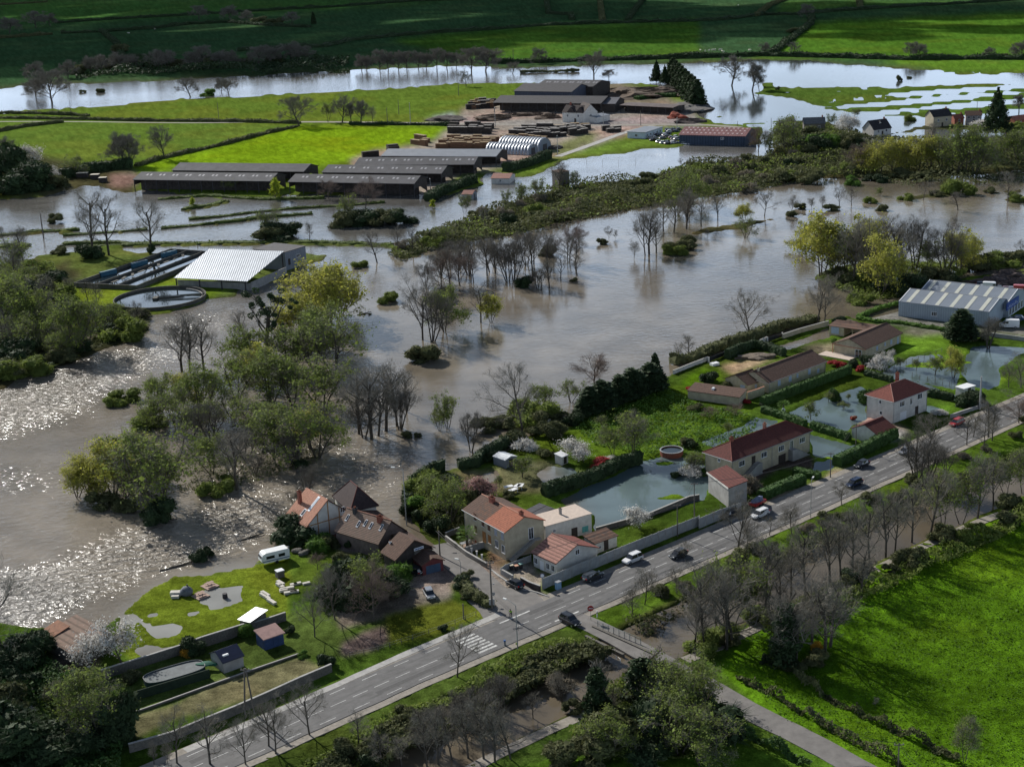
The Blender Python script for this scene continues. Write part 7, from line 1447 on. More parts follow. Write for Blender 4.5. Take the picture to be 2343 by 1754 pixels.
car('dark car parked against the small red annex of the inn', F1(1740,1290), F1(1630,1250), 'estate', 'dark grey', z=ZL+.02)
rcar('dark silver car on the main road behind roadside saplings', C3(25,1170), 'hatch', 'dark grey', True)
rcar('dark car half hidden by the big roadside tree, near the grey garage', C3(350,915), 'estate', 'black', True)
rcar('white estate car with roof rails just below the clipped hedge block', C3(540,915), 'estate', 'white', True)
rcar('dark blue car in the nearer lane, right of the driveway hedge', C3(1135,720), 'estate', 'dark blue', True)
rcar('black car beside the long clipped hedge', C3(1185,600), 'hatch', 'black', True)
rcar('silver car hidden behind the bare tree by the white garage', C3(1465,515), 'hatch', 'silver', True)
rcar('red car furthest right on the main road', C3(1785,335), 'estate', 'red', True)
t = thing('trailer', 'red trailer loaded under a blue and grey tarpaulin by the grey garage', 'trailer', (*G(*C3(525,848), ZL), ZL+.1), math.atan2(.72, .69))
MB().box(-1.9, 1.9, -.95, .95, .45, 1.0).build('bed', PAINTS['red'], t); MB().blob((0, 0, 1.2), (1.8, .9, .7), 3, 2, .15).build('tarpaulin', M('blue tarpaulin', (.04,.06,.16), .6, .4, 1, col2=(.25,.27,.32)), t)
for sx_ in (-.5, .5):
    for sy_ in (-1, 1): MB().tube((sx_, sy_*.85, .33), (sx_, sy_*1.05, .33), .33, n=12).build('wheel', mTYRE, t)
MB().tube((1.9, 0, .5), (3.0, 0, .45), .05).build('drawbar', mGUT, t)
car('white delivery van parked in front of the grey warehouse', F6(2150,548), F6(1960,540), 'van', 'white', z=ZL+.05, cat='van')
car('pale blue car parked behind the white delivery van', F6(2190,470), F6(2085,462), 'hatch', 'blue', z=ZL+.05)
for (x, y, c_, st_, lab) in ((1215,455,'silver','hatch','grey scrapped car behind the warehouse ridge, leftmost of the row'), (1395,465,'white','van','white pickup cab in the scrapyard row behind the warehouse'), (1590,480,'dark grey','hatch','grey car right of the white cab in the scrapyard row'), (1780,500,'maroon','hatch','maroon car in the scrapyard row behind the warehouse'), (1980,510,'silver','estate','silver estate in the scrapyard row behind the warehouse'), (2170,540,'red','van','red van at the right end of the scrapyard row'), (1180,385,'dark blue','estate','dark long car among the scrap heaps'), (1560,230,'silver','hatch','pale wreck on top of the far scrap heap')):
    car(lab, H2(x-45,y), H2(x+45,y+3), st_, c_, z=ZL+.05, cat='scrap car')
rr_ = random.Random(9); n_ = 0
for (x, y) in ((480,340),(560,335),(640,330),(510,365),(600,360),(330,420),(400,410),(470,395),(430,425),(210,470),(270,465),(390,470),(460,440),(530,460),(600,450),(560,480),(620,485),(340,530),(400,545),(470,530),(470,555),(565,525),(560,545),(240,500)):
    car('parked car in the crowded car park between the office and the red-roofed warehouse', H5(x-16,y+2), H5(x+16,y-2), rr_.choice(['hatch', 'estate', 'suv']), rr_.choice(['white', 'black', 'dark grey', 'silver', 'dark blue', 'silver', 'beige']), z=.25, group='cars in the yard beside the red-roofed warehouse')
for (x, y, c_, lab) in ((665,555,'dark grey','leftmost'), (745,560,'white','second'), (790,550,'silver','third'), (850,560,'silver','fourth'), (955,558,'black','fifth'), (1325,555,'white','rightmost, white')):
    car(f'flooded car along the front of the red-roofed warehouse, the {lab} one', H5(x-28,y+1), H5(x+28,y), 'estate', c_, z=-.15, group='flooded cars in front of the red-roofed warehouse')
# caravan
a, b_ = G(*H3(1100,600), ZL), G(*H3(680,700), ZL); t = thing('caravan', 'white touring caravan on the lawn near the half-timbered house', 'caravan', ((a[0]+b_[0])/2+.5, (a[1]+b_[1])/2+1, ZL), math.atan2(b_[1]-a[1], b_[0]-a[0]))
hl, hw = 2.9, 1.1
pr = [(-hl+.15, .45), (hl-.45, .45), (hl, .9), (hl, 1.5), (hl-.45, 2.35), (hl-1.0, 2.55), (-hl+.3, 2.55), (-hl, 2.2), (-hl, .8)]
MB().loft([[(x*.985, y, z) for x, z in pr] if abs(y) > hw-.01 else [(x, y, z) for x, z in pr] for y in (-hw, -hw+.08, hw-.08, hw)]).build('body', M('caravan white', (.72,.73,.72), .5, .05, 1), t)
MB().box(-1.9, -.6, -hw-.02, -hw+.05, 1.25, 1.85).box(.2, 1.7, -hw-.02, -hw+.05, 1.25, 1.85).box(-1.9, -.6, hw-.05, hw+.02, 1.25, 1.85).box(.2, 1.9, hw-.05, hw+.02, 1.25, 1.85).box(hl-.22, hl+.02, -.8, .8, 1.5, 1.95).build('windows', mGLAS, t)
MB().box(-hl+.1, hl-.2, -hw-.015, -hw+.05, .75, .95).box(-hl+.1, hl-.2, hw-.05, hw+.015, .75, .95).build('stripe', M('grey blue stripe', (.12,.18,.25), .6, .1, 1), t)
for sy_ in (-1, 1): MB().tube((-.2, sy_*1.0, .33), (-.2, sy_*1.12, .33), .33, n=14).build('wheel', mTYRE, t)
MB().tube((hl-.3, -.5, .45), (hl+1.1, 0, .45), .04).tube((hl-.3, .5, .45), (hl+1.1, 0, .45), .04).build('drawbar', mGUT, t)

# ================================================================== POLES, LAMPS, SIGNS
mPOLE = M('weathered pole', (0.13, 0.115, 0.10), .95, .25, 2); mPOLEC = M('grey pole', (0.28, 0.28, 0.27), .8, .15, 2); mLAMP = M('lamp glass', (0.7, 0.7, 0.66), .3, .05, 3)
POLES = {}
def pole(label, base, top, kind='pole', r=.15, arm=(1, 0), key=None, mat=None, group=None):
    x, y = G(*base, ZL); h = max(3.0, HG(base[0], base[1], top[1], ZL)); t = thing('lamp_post' if 'lamp' in kind else 'utility_pole', label, 'lamp post' if 'lamp' in kind else 'pole', (x, y, ground_z(x, y)), 0, group)
    m_ = mat or (mPOLEC if 'lamp' in kind else mPOLE)
    if kind == 'twin':
        MB().tube((-.8, 0, -.3), (-.1, 0, h), r, r*.7, 8).build('leg', m_, t); MB().tube((.8, 0, -.3), (.1, 0, h), r, r*.7, 8).build('leg', m_, t)
    else: MB().tube((0, 0, -.3), (0, 0, h), r, r*.62, 8).build('shaft', m_, t)
    if 'lamp' in kind:
        an = math.atan2(arm[1], arm[0]); L_ = math.hypot(*arm); mb = MB(); p = Vector((0, 0, h)); 
        for k in range(4): q = Vector((arm[0]*(k+1)/4, arm[1]*(k+1)/4, h+.5*math.sin((k+1)/4*1.57))); mb.tube(p, q, .05, .045, 6); p = q
        mb.build('arm', m_, t); MB().obox((arm[0]*1.12, arm[1]*1.12), an, .75, .3, .16, h+.4).build('lamp_head', mLAMP, t)
    else:
        mb = MB().box(-.75, .75, -.06, .06, h-.35, h-.23) if kind != 'plain' else MB().tube((-.25, 0, h-.3), (.25, 0, h-.3), .04)
        mb.build('crossarm', m_, t); ins = MB()
        for dx in (-.6, 0, .6): ins.tube((dx, 0, h-.23), (dx, 0, h-.02), .05, n=6)
        if kind != 'plain': ins.build('insulators', mGUT, t)
    if key: POLES[key] = Vector((x, y, ZL+h-.05))
    return t, h
pole('tall wooden pole with signs and a meter box at the junction', H1(510,600), F2(540,1130), r=.19, key='J'); jt = bpy.data.objects['utility_pole']
MB().box(.15, .5, -.2, .2, 1.0, 2.1).build('meter_box', mPOLEC, jt); MB().box(-.5, -.15, -.2, .2, 1.0, 2.1).build('meter_box', mPOLEC, jt); MB().tube((.3, -.1, 3.1), (.3, .1, 3.1), .35, n=16).build('round_sign', mGREYW, jt); MB().tube((0, 0, 5.0), (.5, 0, 5.0), .04).box(.4, .6, -.1, .1, 4.9, 5.1).build('bracket', mGUT, jt)
pole('street lamp with a curved arm and a flower frame beside the crosswalk', H1(1155,1650), H1(1050,500), 'lamp', .11, (-1.6, 1.6)); lt = bpy.data.objects['lamp_post']
mb = MB()
for k in range(16): a = k*.7; mb.tube((.2, 0, 4.2), (.2+.9*math.cos(a), .5*math.sin(a*1.3), 4.2+.45*math.sin(a)), .03, .03, 4)
mb.build('decoration', M('dark metal', (.03,.035,.05), .6, .2, 2), lt)
pole('twin-legged wooden pole between the brown plot and the road', E1(1580,920), E1(1572,630), 'twin', .16, key='T')
pole('leaning lamp at the flooded top of the side street', C2(360,962), C2(340,600), 'lamp', .13, (-1.8, .2))
pole('wooden pole with a lamp head beside the inn and the flooded street', F1(2025,1060), F1(1985,735), 'plain', .16, key='I')
pole('thin lamp on the side street left of the small terrace', F2(195,1345), F2(160,1130), 'lamp', .08, (-.6, .3))
pole('dark pole on the driveway verge of the long cream house', C3(987,670), C3(981,512), r=.13, key='c'); pole('dark pole standing beside the white garage', C3(1147,497), C3(1138,328), r=.13, key='d')
pole('dark pole at the left end of the grey garage', C3(127,975), C3(116,702), r=.13, key='b'); pole('dark pole behind the panel fence', C3(20,1040), C3(10,838), r=.13, key='a'); pole('thin lamp pole between road and canal by the hedge block', C3(862,925), C3(853,692), 'lamp', .08, (.5, .9))
pole('thick concrete pole by the road at the far right', C3(1932,238), C3(1926,32), 'plain', .28, key='e', mat=mCONC)
pole('leaning pole in the flood at the left edge', B1(275,395), B1(252,232), 'plain', .3)
pole('thin wooden pole in the orchard verge near the cesspit grass', E2(722,320), E2(714,228), 'plain', .14)
pole('pole with wires in the hedge of the bright field, lower right', E3(1416,1250), E3(1420,1100), r=.13, key='z')
for i, (x, y, y2, k_) in enumerate(((690,605,497,'plain'),(312,725,628,'plain'),(385,775,655,'lamp'),(240,782,682,'plain'),(922,802,685,'lamp'),(1316,977,862,'lamp'),(1606,806,712,'lamp'),(1842,796,700,'plain'),(2071,816,748,'lamp'),(1036,385,310,'plain'),(512,1205,1135,'lamp'),(795,1120,1080,'plain'))):
    pole(f'pole in the meadow and timber yard area, {ORD[1+sorted([690,312,385,240,922,1316,1606,1842,2071,1036,512,795]).index(x)]} counted from the left', A2(x, y), A2(x, y2), k_, .2, (0, -1.2), group='poles around the timber yard')
for i, (zf, x, y, y2) in enumerate(((A1,1384,746,650),(A1,450,722,636),(A3,612,830,740),(A3,1914,702,642),(A3,400,800,768),(A3,1012,760,718))):
    pole(f'thin far pole, {["in the middle meadow left of the oaks","near the flooded left meadow","beside the red-roofed warehouse","left of the dark cedar","at the corner of the red-roofed warehouse","right of the grey stone cottage"][i]}', zf(x, y), zf(x, y2), 'plain', .18)
def wire(label, p, q, n=14, sag=1.2, r=.025, k=3):
    mb = MB()
    for j in range(k):
        o_ = Vector((0.5*(j-1), 0, 0)); a = p+o_
        for i in range(n): t = (i+1)/n; b_ = p.lerp(q, t)+o_-Vector((0, 0, sag*4*t*(1-t))); mb.tube(a, b_, r, n=3, cap=False); a = b_
    tag(mb.build('power_line', M('dark cable', (.03,.03,.035), .6, .1, 1)), label, 'power line')
wire('wires from the junction pole to the inn pole', POLES['J'], POLES['I'], k=2); wire('wires from the panel fence pole to the grey garage pole', POLES['a'], POLES['b'], k=2)
wire('wires from the driveway pole to the white garage pole', POLES['c'], POLES['d'], k=2); wire('wires from the grey garage pole to the driveway pole', POLES['b'], POLES['c'], k=2); wire('wires from the junction pole to the panel fence pole', POLES['J'], POLES['a'], k=2)
wire('wires crossing the bright field hedge, lower right', POLES['z'], Vector((*G(*E3(850,880), 6), 6)), k=2); wire('wires leaving the lower right corner from the hedge pole', POLES['z'], Vector((*G(*E3(1700,1300), 5), 5)), k=2)
def sign(name, label, base, z1, r, mat, px=None):
    x, y = G(*base, ZL); t = thing(name, label, 'sign', (x, y, ground_z(x, y)), 0.0)
    MB().tube((0, 0, -.2), (0, 0, z1), .04, n=6).build('post', mGUT, t); MB().tube((0, -.06, z1), (0, -.02, z1), r, n=20).build('disc', mat, t); return t
st = sign('no_entry_sign', 'round red sign on a post at the mouth of the bridge lane', H9(88,290), 2.4, .55, M('sign red', (.30,.03,.03), .6, .1, 1)); MB().box(-.35, .35, -.08, -.065, 2.33, 2.47).build('bar', mFRAME, st)
st = sign('speed_sign', 'round white road sign on the corner of the panel fence', F2(1225,1470), 2.7, .42, M('sign rim', (.1,.1,.2), .6, .1, 1)); MB().tube((0, -.075, 2.7), (0, -.062, 2.7), .33, n=20).build('face', mFRAME, st)
t = thing('marker_post', 'short white marker post with a black band beside the bridge lane', 'post', (*G(*H9(195,235), ZL), ZL)); MB().tube((0, 0, -.2), (0, 0, 1.3), .1, n=8).build('post', mFRAME, t); MB().tube((0, 0, .8), (0, 0, 1.0), .105, n=8).build('band', mDARKR, t)
t = thing('marker_post', 'stubby blue and white marker post on the verge below the crosswalk', 'post', (*G(*H1(830,1510), ZL), ZL)); MB().tube((0, 0, -.2), (0, 0, .8), .22, .18, 8).build('post', mPOLEC, t); MB().tube((0, 0, .8), (0, 0, 1.1), .2, n=8).build('cap', M('blue cap', (.05,.12,.3), .6, .1, 1), t)
# bridge railing, kerb and white guard rail
def railing(name, label, pts, h, mat, posts=8, bars=4, z=ZL+.15):
    p0, p1 = Vector((*G(*pts[0], z), z)), Vector((*G(*pts[1], z), z)); t = thing(name, label, 'railing', p0); d = p1-p0
    for k in range(posts+1): q = d*k/posts; MB().tube(q, q+Vector((0, 0, h)), .05, n=6).build('post', mat, t)
    for k in range(bars): zz_ = h*(k+1)/bars; MB().tube(Vector((0, 0, zz_)), d+Vector((0, 0, zz_)), .04 if k == bars-1 else .022, n=5).build('rail', mat, t)
railing('bridge_railing', 'grey-green metal railing on the right side of the canal bridge', (H9(205,395), H9(930,690)), 1.15, M('rail paint', (.16,.20,.19), .6, .15, 2), 8, 5)
railing('guard_rail', 'low bright white guard rail on the left side of the canal bridge', (H9(300,790), H9(590,1000)), .7, mFRAME, 4, 2); 
def kerbwall(label, a, b_, h=.35, w_=.5, mat=mSTONE, name='parapet', cat='wall'):
    o = wallline(name, gpts([a, b_], ZL), h, w_, mat); tag(o, label, cat)
kerbwall('low brick parapet along the right edge of the bridge lane', H9(120,400), H9(1190,890)); kerbwall('low stone parapet along the left edge of the bridge lane', H9(0,560), H9(640,880), .3)
o = MB().loft([[(*p, -1.0) for p in gpts(H9((-40,470),(60,330)), 0)][:1]*4, [(0,0,0)]*4]) if False else None
# ================================================================== WALLS AND FENCES
def panelfence(label, S, h=2.2, step=2.05, name='panel_fence', mat=None, pm=None, z=ZL):
    P = resample(gpts(S, z), step); t = thing(name, label, 'fence', (*P[0], z)); o_ = Vector(P[0]); mat = mat or M('concrete panels', (.33,.34,.34), .9, .2, .9, bump=.2); post = None; cache = {}
    for i, (a, b_) in enumerate(zip(P[:-1], P[1:])):
        dx, dy = b_[0]-a[0], b_[1]-a[1]; L_ = math.hypot(dx, dy); an = math.atan2(dy, dx); k = round(L_, 1)
        if k not in cache:
            mb = MB()
            for q in range(4): mb.box(.08, L_-.08, -.04+.006*(q % 2), .04+.006*(q % 2), -.4 if q == 0 else h*q/4+.012, h*(q+1)/4)
            cache[k] = mb.mesh('panel', mat)
        inst(cache[k], 'panel', t, (a[0]-o_.x, a[1]-o_.y, rnd.uniform(-.03, .03)), an)
        if post is None: post = MB().box(-.09, .09, -.09, .09, -.4, h+.08).mesh('post', pm or mCONC)
        inst(post, 'post', t, (a[0]-o_.x, a[1]-o_.y, 0), an)
    inst(post, 'post', t, (P[-1][0]-o_.x, P[-1][1]-o_.y, 0)); return t
panelfence('long concrete panel fence between the bungalow gardens and the main road', F2((1225,1478),(1480,1375),(1700,1280),(1940,1185))+C2((2000,1060),(2212,975))+C3((157,990),(290,935),(420,890)))
panelfence('short concrete panel fence beside the pink roofed bungalow yard', F2((700,1290),(760,1245),(900,1190),(1075,1125)), 1.3)
def gwall(label, S, h, mat=mSTONE, cap=mCONC, th=.3, cat='wall', name='garden_wall', z=ZL):
    return tag(wallline(name, resample(gpts(S, z), 3.0), h, th, mat, cap=cap, base=z), label, cat)
gwall('long grey garden wall between the flooded lawn and the shed plots', E1((645,700),(900,620),(1150,540),(1280,490),(1550,405)), 1.7)
gwall('shorter stretch of grey garden wall behind the white-topped outbuilding', E1((1570,400),(1700,362),(1810,325)), 1.5)
gwall('long dark wall between the brown plots and the main road', E1((820,1165),(960,1125),(1100,1085),(1300,1000),(1500,920),(1700,832),(1900,740),(2100,655)), 1.5)
gwall('thin low kerb wall crossing the vegetable plot', E1((770,945),(1000,865),(1330,745),(1600,648),(1890,548)), .3, th=.2)
gwall('tall netting wall on the shaded side of the oval pool', E1((715,880),(900,820),(1100,760),(1330,690)), 1.6, M('dark green mesh', (.02,.035,.022), .9, .3, 2), None, .15)
gwall('low stone wall in front of the two-storey house along the side street', F2((0,860),(130,960),(260,1060),(520,1210)), 1.0)
gwall('low wall across the terrace of the two-storey house', F2((255,1020),(440,960),(612,915)), 1.2, mGREYW)
gwall('upper wall of the small terrace beside the palm', F2((0,830),(90,790),(180,760)), 1.1)
gwall('low dark front wall of the pink roofed bungalow at the junction', F2((700,1290),(850,1372)), 1.1, mGREYW); gwall('dark pierced wall on the corner of the junction', F2((950,1400),(1060,1460),(1195,1510)), 1.2, mDARKW)
gwall('low wall on the far side of the flooded lawn next to the road fence', C2((1560,1010),(1900,915),(2150,810),(2212,800)), .8)
gwall('white garden wall of the long bungalow, left stretch', F5((0,750),(220,660),(440,575)), 1.0, mWHITE); gwall('white garden wall of the long bungalow, middle stretch', F5((665,510),(820,450),(975,395)), 1.2, mWHITE)
gwall('white garden wall of the long bungalow, short curved stretch', F5((1085,375),(1140,350),(1185,330)), 1.2, mWHITE); gwall('long cream wall ending at the flat carport', F5((1385,300),(1600,230),(1800,175),(1965,130)), 1.3, mCREAM)
gwall('cream wall joining the low outbuilding to the long bungalow', F5((935,1075),(1060,1035),(1150,1000)), 2.0, mCREAM, mTSAL)
gwall('grey retaining wall below the warehouse forecourt', F6((1850,640),(2050,665),(2330,705)), 1.1, mGREYW); gwall('roadside wall at the right of the white hipped house', F4((1370,580),(1500,535),(1690,475),(1800,430)), .8, mGREYW)
for lab, a, b_ in (('black double gate in the white garden wall, left one', F5(450,600), F5(655,520)), ('black sliding gate in the white garden wall, right one', F5(1190,345), F5(1378,285))):
    p0, p1 = Vector((*G(*a, ZL), ZL)), Vector((*G(*b_, ZL), ZL)); t = thing('gate', lab, 'gate', p0, math.atan2(p1.y-p0.y, p1.x-p0.x)); L_ = (p1-p0).length; mk = M('black gate paint', (.015,.016,.02), .5, .2, 2)
    for k in range(2): MB().box(L_*k/2+.05, L_*(k+1)/2-.05, -.04, .04, .1, 1.25).build('gate_leaf', mk, t)
    for x in (0, L_): MB().box(x-.18, x+.18, -.18, .18, -.3, 1.5).build('gate_post', mWHITE, t)
# wire fences with posts
def postfence(label, S, h=1.1, step=2.6, r=.06, mat=None, wires=2, z=ZL):
    P = resample(gpts(S, z), step); t = thing('post_fence', label, 'fence', (*P[0], z)); o_ = Vector(P[0]); me = MB().tube((0, 0, -.6), (0, 0, h), r, n=6).mesh('post', mat or mPOLE)
    for p in P: inst(me, 'post', t, (p[0]-o_.x, p[1]-o_.y, 0))
    mb = MB()
    for k in range(wires):
        zz_ = h*(k+1)/wires-.05
        for a, b_ in zip(P[:-1], P[1:]): mb.tube((a[0]-o_.x, a[1]-o_.y, zz_), (b_[0]-o_.x, b_[1]-o_.y, zz_), .015, n=3, cap=False)
    mb.build('wire', mGUT, t)
postfence('post and wire fence slanting down the right side of the orchard path', F6((1040,1060),(1200,1100),(1360,1135),(1500,1180),(1620,1215)), 1.2); postfence('post and wire fence between orchard path and bungalow garden', F6((650,1035),(850,970),(1040,905),(1350,800)), 1.1)
postfence('wooden post fence around the orange grass plot left of the junction', E2((0,560),(180,520),(400,450),(600,380),(800,300)), .9); postfence('fence standing in the white flood below the red-roofed warehouse', A2((1500,1030),(1600,1030),(1700,1030),(1810,1025)), 1.6, 8); postfence('thin post fence in the flood right of the steel shed', G1((2045,180),(2212,200),(2330,230),(2200,290),(2060,290)), 1.5, 5)
# ================================================================== GARDEN THINGS
x, y = G(*C2(2043,545), 0); t = thing('round_pool', 'round above-ground pool with a rust red side, standing in the flooded garden', 'pool', (x, y+2.0, 0)); ring(MB(), 2.5, 2.62, -.3, 1.25, 40).build('pool_side', M('rust red wall', (.22,.075,.05), .8, .25, 2), t); ring(MB(), 2.4, 2.72, 1.25, 1.33, 40).build('rim', mGUT, t); MB().add([(math.cos(i*.1745)*2.5, math.sin(i*.1745)*2.5, 1.05) for i in range(36)], [tuple(range(36))]).build('pool_water', mTW, t)
a, b_ = G(*E1(915,720), 1.0), G(*E1(1290,610), 1.0); L_ = math.hypot(b_[0]-a[0], b_[1]-a[1]); t = thing('oval_pool', 'long oval above-ground pool with a grey cover below the garden wall', 'pool', ((a[0]+b_[0])/2, (a[1]+b_[1])/2, ZL), math.atan2(b_[1]-a[1], b_[0]-a[0])); R2 = []
for z in (-.3, 1.1): R2.append([(L_/2*math.copysign(abs(math.cos(i*.1963))**.6, math.cos(i*.1963)), 2.2*math.copysign(abs(math.sin(i*.1963))**.6, math.sin(i*.1963)), z) for i in range(32)])
MB().loft(R2, cap=False).build('pool_side', M('dark pool side', (.02,.05,.05), .7, .2, 1), t); MB().add([(p[0]*.98, p[1]*.98, .95) for p in R2[1]], [tuple(range(32))]).build('cover', M('grey cover', (.10,.115,.12), .7, .3, .8), t)
mb = MB(); [mb.tube(R2[1][i], R2[1][(i+1) % 32], .06, n=6, cap=False) for i in range(32)]; mb.build('rim', mPOLEC, t)
tag(MB().blob((0, 0, .3), (1.7, .6, .35), 8, 2, .3).build('green_net', M('bright green net', (.01,.10,.065), .8, .3, 2), None, (*G(*E1(1310,635), ZL), ZL+.6)), 'heap of bright green netting at the end of the oval pool', 'net')
b = Bld('shed', 'pale corrugated steel garden shed near the water edge hedge', C2(985,612), C2(1090,575), C2(922,592), z=ZL, h=1.9, cat='shed', lv=4.0, lu=3.5); b.walls(mLGREY, 'gv', .5); b.roof(M('white sheet', (.62,.64,.66), .4, .1, 1, cols=.5, rowdark=.1), 'gv', .5, o=.15); b.open_at('R', b.lu*.5, .9, .9, 1.7, 'door')
b = Bld('shed', 'tiny shed with a white roof beside the blossoming tree', C2(1345,590), C2(1375,578), C2(1322,575), z=ZL, h=1.8, cat='shed', lv=2.2, lu=2.0); b.walls(mWHITE, 'mv', .3); b.roof(mFRAME, 'mv', .3, o=.15); b.open_at('R', 1.0, .9, .7, 1.6, 'door')
b = Bld('shed', 'small white cabin behind the dark hedge at the far right roadside', F4(1520,330), F4(1650,290), F4(1490,300), z=ZL, h=1.8, cat='shed', lv=2.5); b.walls(mWHITE, 'flat'); b.roof(mFRAME, 'flat', o=.15); b.open_at('R', b.lu*.5, .9, .8, 1.7, 'door')
def slab(name, label, px, L_, W, H_, mat, rot=.6, cat='slab', z=ZL, group=None):
    x, y = G(*px, z); tag(MB().obox((0, 0), rot, L_, W, H_, -.1).build(name, mat, None, (x, y, z)), label, cat, group)
def table(label, px, mat, rot=.5, L_=1.8, W=1.0, h=.75, cat='table', name='garden_table', z=ZL, group=None):
    x, y = G(*px, z); t = thing(name, label, cat, (x, y, z), rot, group); MB().box(-L_/2, L_/2, -W/2, W/2, h-.06, h).build('table_top', mat, t)
    for sx_ in (-1, 1):
        for sy_ in (-1, 1): MB().box(sx_*(L_/2-.15)-.05, sx_*(L_/2-.15)+.05, sy_*(W/2-.12)-.05, sy_*(W/2-.12)+.05, -.2, h-.06).build('leg', mat, t)
for i, p in enumerate(((795,215),(850,255),(905,205),(945,200))): table(f'white garden table behind the two-storey house, {ORD[i+1]} of four from left', F2(*p), mFRAME, .4+.3*i, 2.0, 1.2, group='white tables behind the two-storey house')
mSL = M('pale stone slab', (.55, .52, .46), .9, .15, 2)
for i, (x, y, L_, r_) in enumerate(((1125,1150,2.2,-.9),(1090,1200,1.6,-.9),(1150,1240,1.2,-.9),(1460,1190,1.3,.4),(1555,1170,1.4,.4),(1780,1165,1.4,.4),(1290,1290,2.6,.4),(1200,1335,1.5,.4),(1380,1390,2.4,.3),(1480,1370,1.6,.2),(690,1460,1.8,-.9),(740,1430,2.6,-.9),(800,1530,1.2,-.9),(900,1620,2.6,-.9))):
    slab('stone_slab', f'pale stone slab lying in the garden near the caravan, {ORD[i+1]} by distance along the rows', H3(x, y), L_, .7, .45, mSL, r_, group='stone slabs near the caravan')
b = Bld('stone_well', 'squat stone block with a pale lid near the caravan', H3(1060,1010), H3(1230,960), z=ZL, h=1.1, lv=1.2, cat='well'); b.walls(mSTONE, 'flat'); b.roof(mFRAME, 'flat', o=.05)
table('small stone bench right of the caravan', H3(1250,300), mSL, .5, 1.6, .6, .6); 
for i, (x, y) in enumerate(((1560,360),(1700,430),(1850,350))): tag(MB().blob((0, 0, .35), (1.2-.2*i, .8, .5), 30+i, 2, .3).build('rubble_heap', mSTONE, None, (*G(*H3(x, y), ZL), ZL)), f'heap of garden stones right of the caravan, {ORD[i+1]} from the left', 'rubble')
mWD = M('weathered pinkish wood', (.36,.26,.21), .9, .2, 2)
for i, (x, y) in enumerate(((690,135),(545,290))):
    t = thing('picnic_table', ['picnic table on a square wooden base, further one', 'picnic table on a square wooden base, nearer one'][i]+' on the flooded lawn', 'picnic table', (*G(*H4(x, y), .2), .15), .75)
    MB().box(-1.3, 1.3, -1.3, 1.3, -.1, .1).build('base', mWD, t); MB().box(-.8, .8, -.35, .35, .75, .8).build('table_top', mWD, t)
    for sy_ in (-1, 1): MB().box(-.8, .8, sy_*.75-.12, sy_*.75+.12, .42, .47).build('bench', mWD, t); MB().box(-.06, .06, sy_*.75-.06, sy_*.75+.06, 0, .75).build('leg', mWD, t)
x, y = G(*H4(325,270), .2); t = thing('stone_oven', 'domed grey stone oven with a pale work slab on the flooded lawn', 'oven', (x, y, .1)); MB().blob((0, 0, .7), (1.25, 1.15, 1.0), 5, 3, .06).build('dome', M('grey stone dome', (.14,.15,.17), .9, .3, 2), t, smooth=True); MB().box(-3.0, -1.0, -.5, .6, -.2, .8).build('work_slab', mSL, t); MB().box(-2.6, -1.2, -1.5, -.8, -.2, .5).build('bench', mSL, t); MB().tube((.2, .3, 1.4), (.2, .3, 2.0), .14, n=8).build('flue', mDARKR, t)
tag(MB().tube((0, 0, 0), (0, 0, .85), .5, .45, 14).build('barrel', mDARKR, None, (*G(*H4(930,300), ZL), .1)), 'dark barrel standing alone on the flooded lawn', 'barrel')
tag(MB().tube((0, 0, 0), (1.3, .1, .1), .12, .06, 6).build('branch', mBARKD, None, (*G(*H4(600,905), ZL), .15)), 'short dead branch lying on the lawn near the garden wall', 'branch')
for i, (p, c_) in enumerate(((F2(830,1232), 'cream'), (F2(893,1240), 'orange'), (F2(950,1218), 'green'))):
    x, y = G(*p, ZL); t = thing('wheelie_bin', f'wheeled bin with a {c_} lid in the forecourt of the pink roofed bungalow', 'bin', (x, y, ZL), .4); MB().loft([[(-.25, -.25, 0), (.25, -.25, 0), (.25, .25, 0), (-.25, .25, 0)], [(-.33, -.36, 1.0), (.33, -.36, 1.0), (.33, .36, 1.0), (-.33, .36, 1.0)]]).build('bin_body', mDARKR, t); MB().box(-.36, .36, -.4, .4, 1.0, 1.1).build('lid', M(c_+' lid', {'cream': (.6,.55,.42), 'orange': (.55,.3,.2), 'green': (.25,.4,.35)}[c_], .6, .1, 2), t)
t = thing('grit_box', 'pale blue roadside box in the shadow of the panel fence', 'box', (*G(*F2(1420,1465), ROADZ), ROADZ), .7); MB().box(-.5, .5, -.35, .35, -.1, 1.3).build('body', M('pale blue box', (.22,.36,.50), .6, .1, 2), t); MB().box(-.55, .55, -.4, .4, 1.3, 1.4).build('lid', mGUT, t)
for i, p in enumerate(((330,1055),(395,1095),(460,1140))): t = thing('pillar', f'white wall pillar in front of the two-storey house, {ORD[i+1]} from the left', 'pillar', (*G(*F2(*p), ZL), ZL)); MB().box(-.15, .15, -.15, .15, -.2, 1.6).build('shaft', mWHITE, t); MB().box(-.2, .2, -.2, .2, 1.6, 1.72).build('cap', mWHITE, t)
for i, (x, y) in enumerate(((400,890),(450,880),(300,900))): tag(MB().blob((0, 0, .4), (.5, .5, .5), 60+i, 2, .2).build('planter', mTORG if i < 2 else mSL, None, (*G(*F2(x, y), ZL), ZL)), ['orange flower tub on the small terrace, left one', 'orange flower tub on the small terrace, right one', 'pale tub beside the palm on the terrace'][i], 'planter')
table('low table on the pale terrace beside the palm', F2(240,930), mGUT, .5); 
tag(MB().obox((0, 0), .5, 2.2, 1.5, .9, -.2).build('white_boxes', mFRAME, None, (*G(*F5(525,635), ZL), ZL)), 'stack of white boxes beside the black double gate', 'boxes')
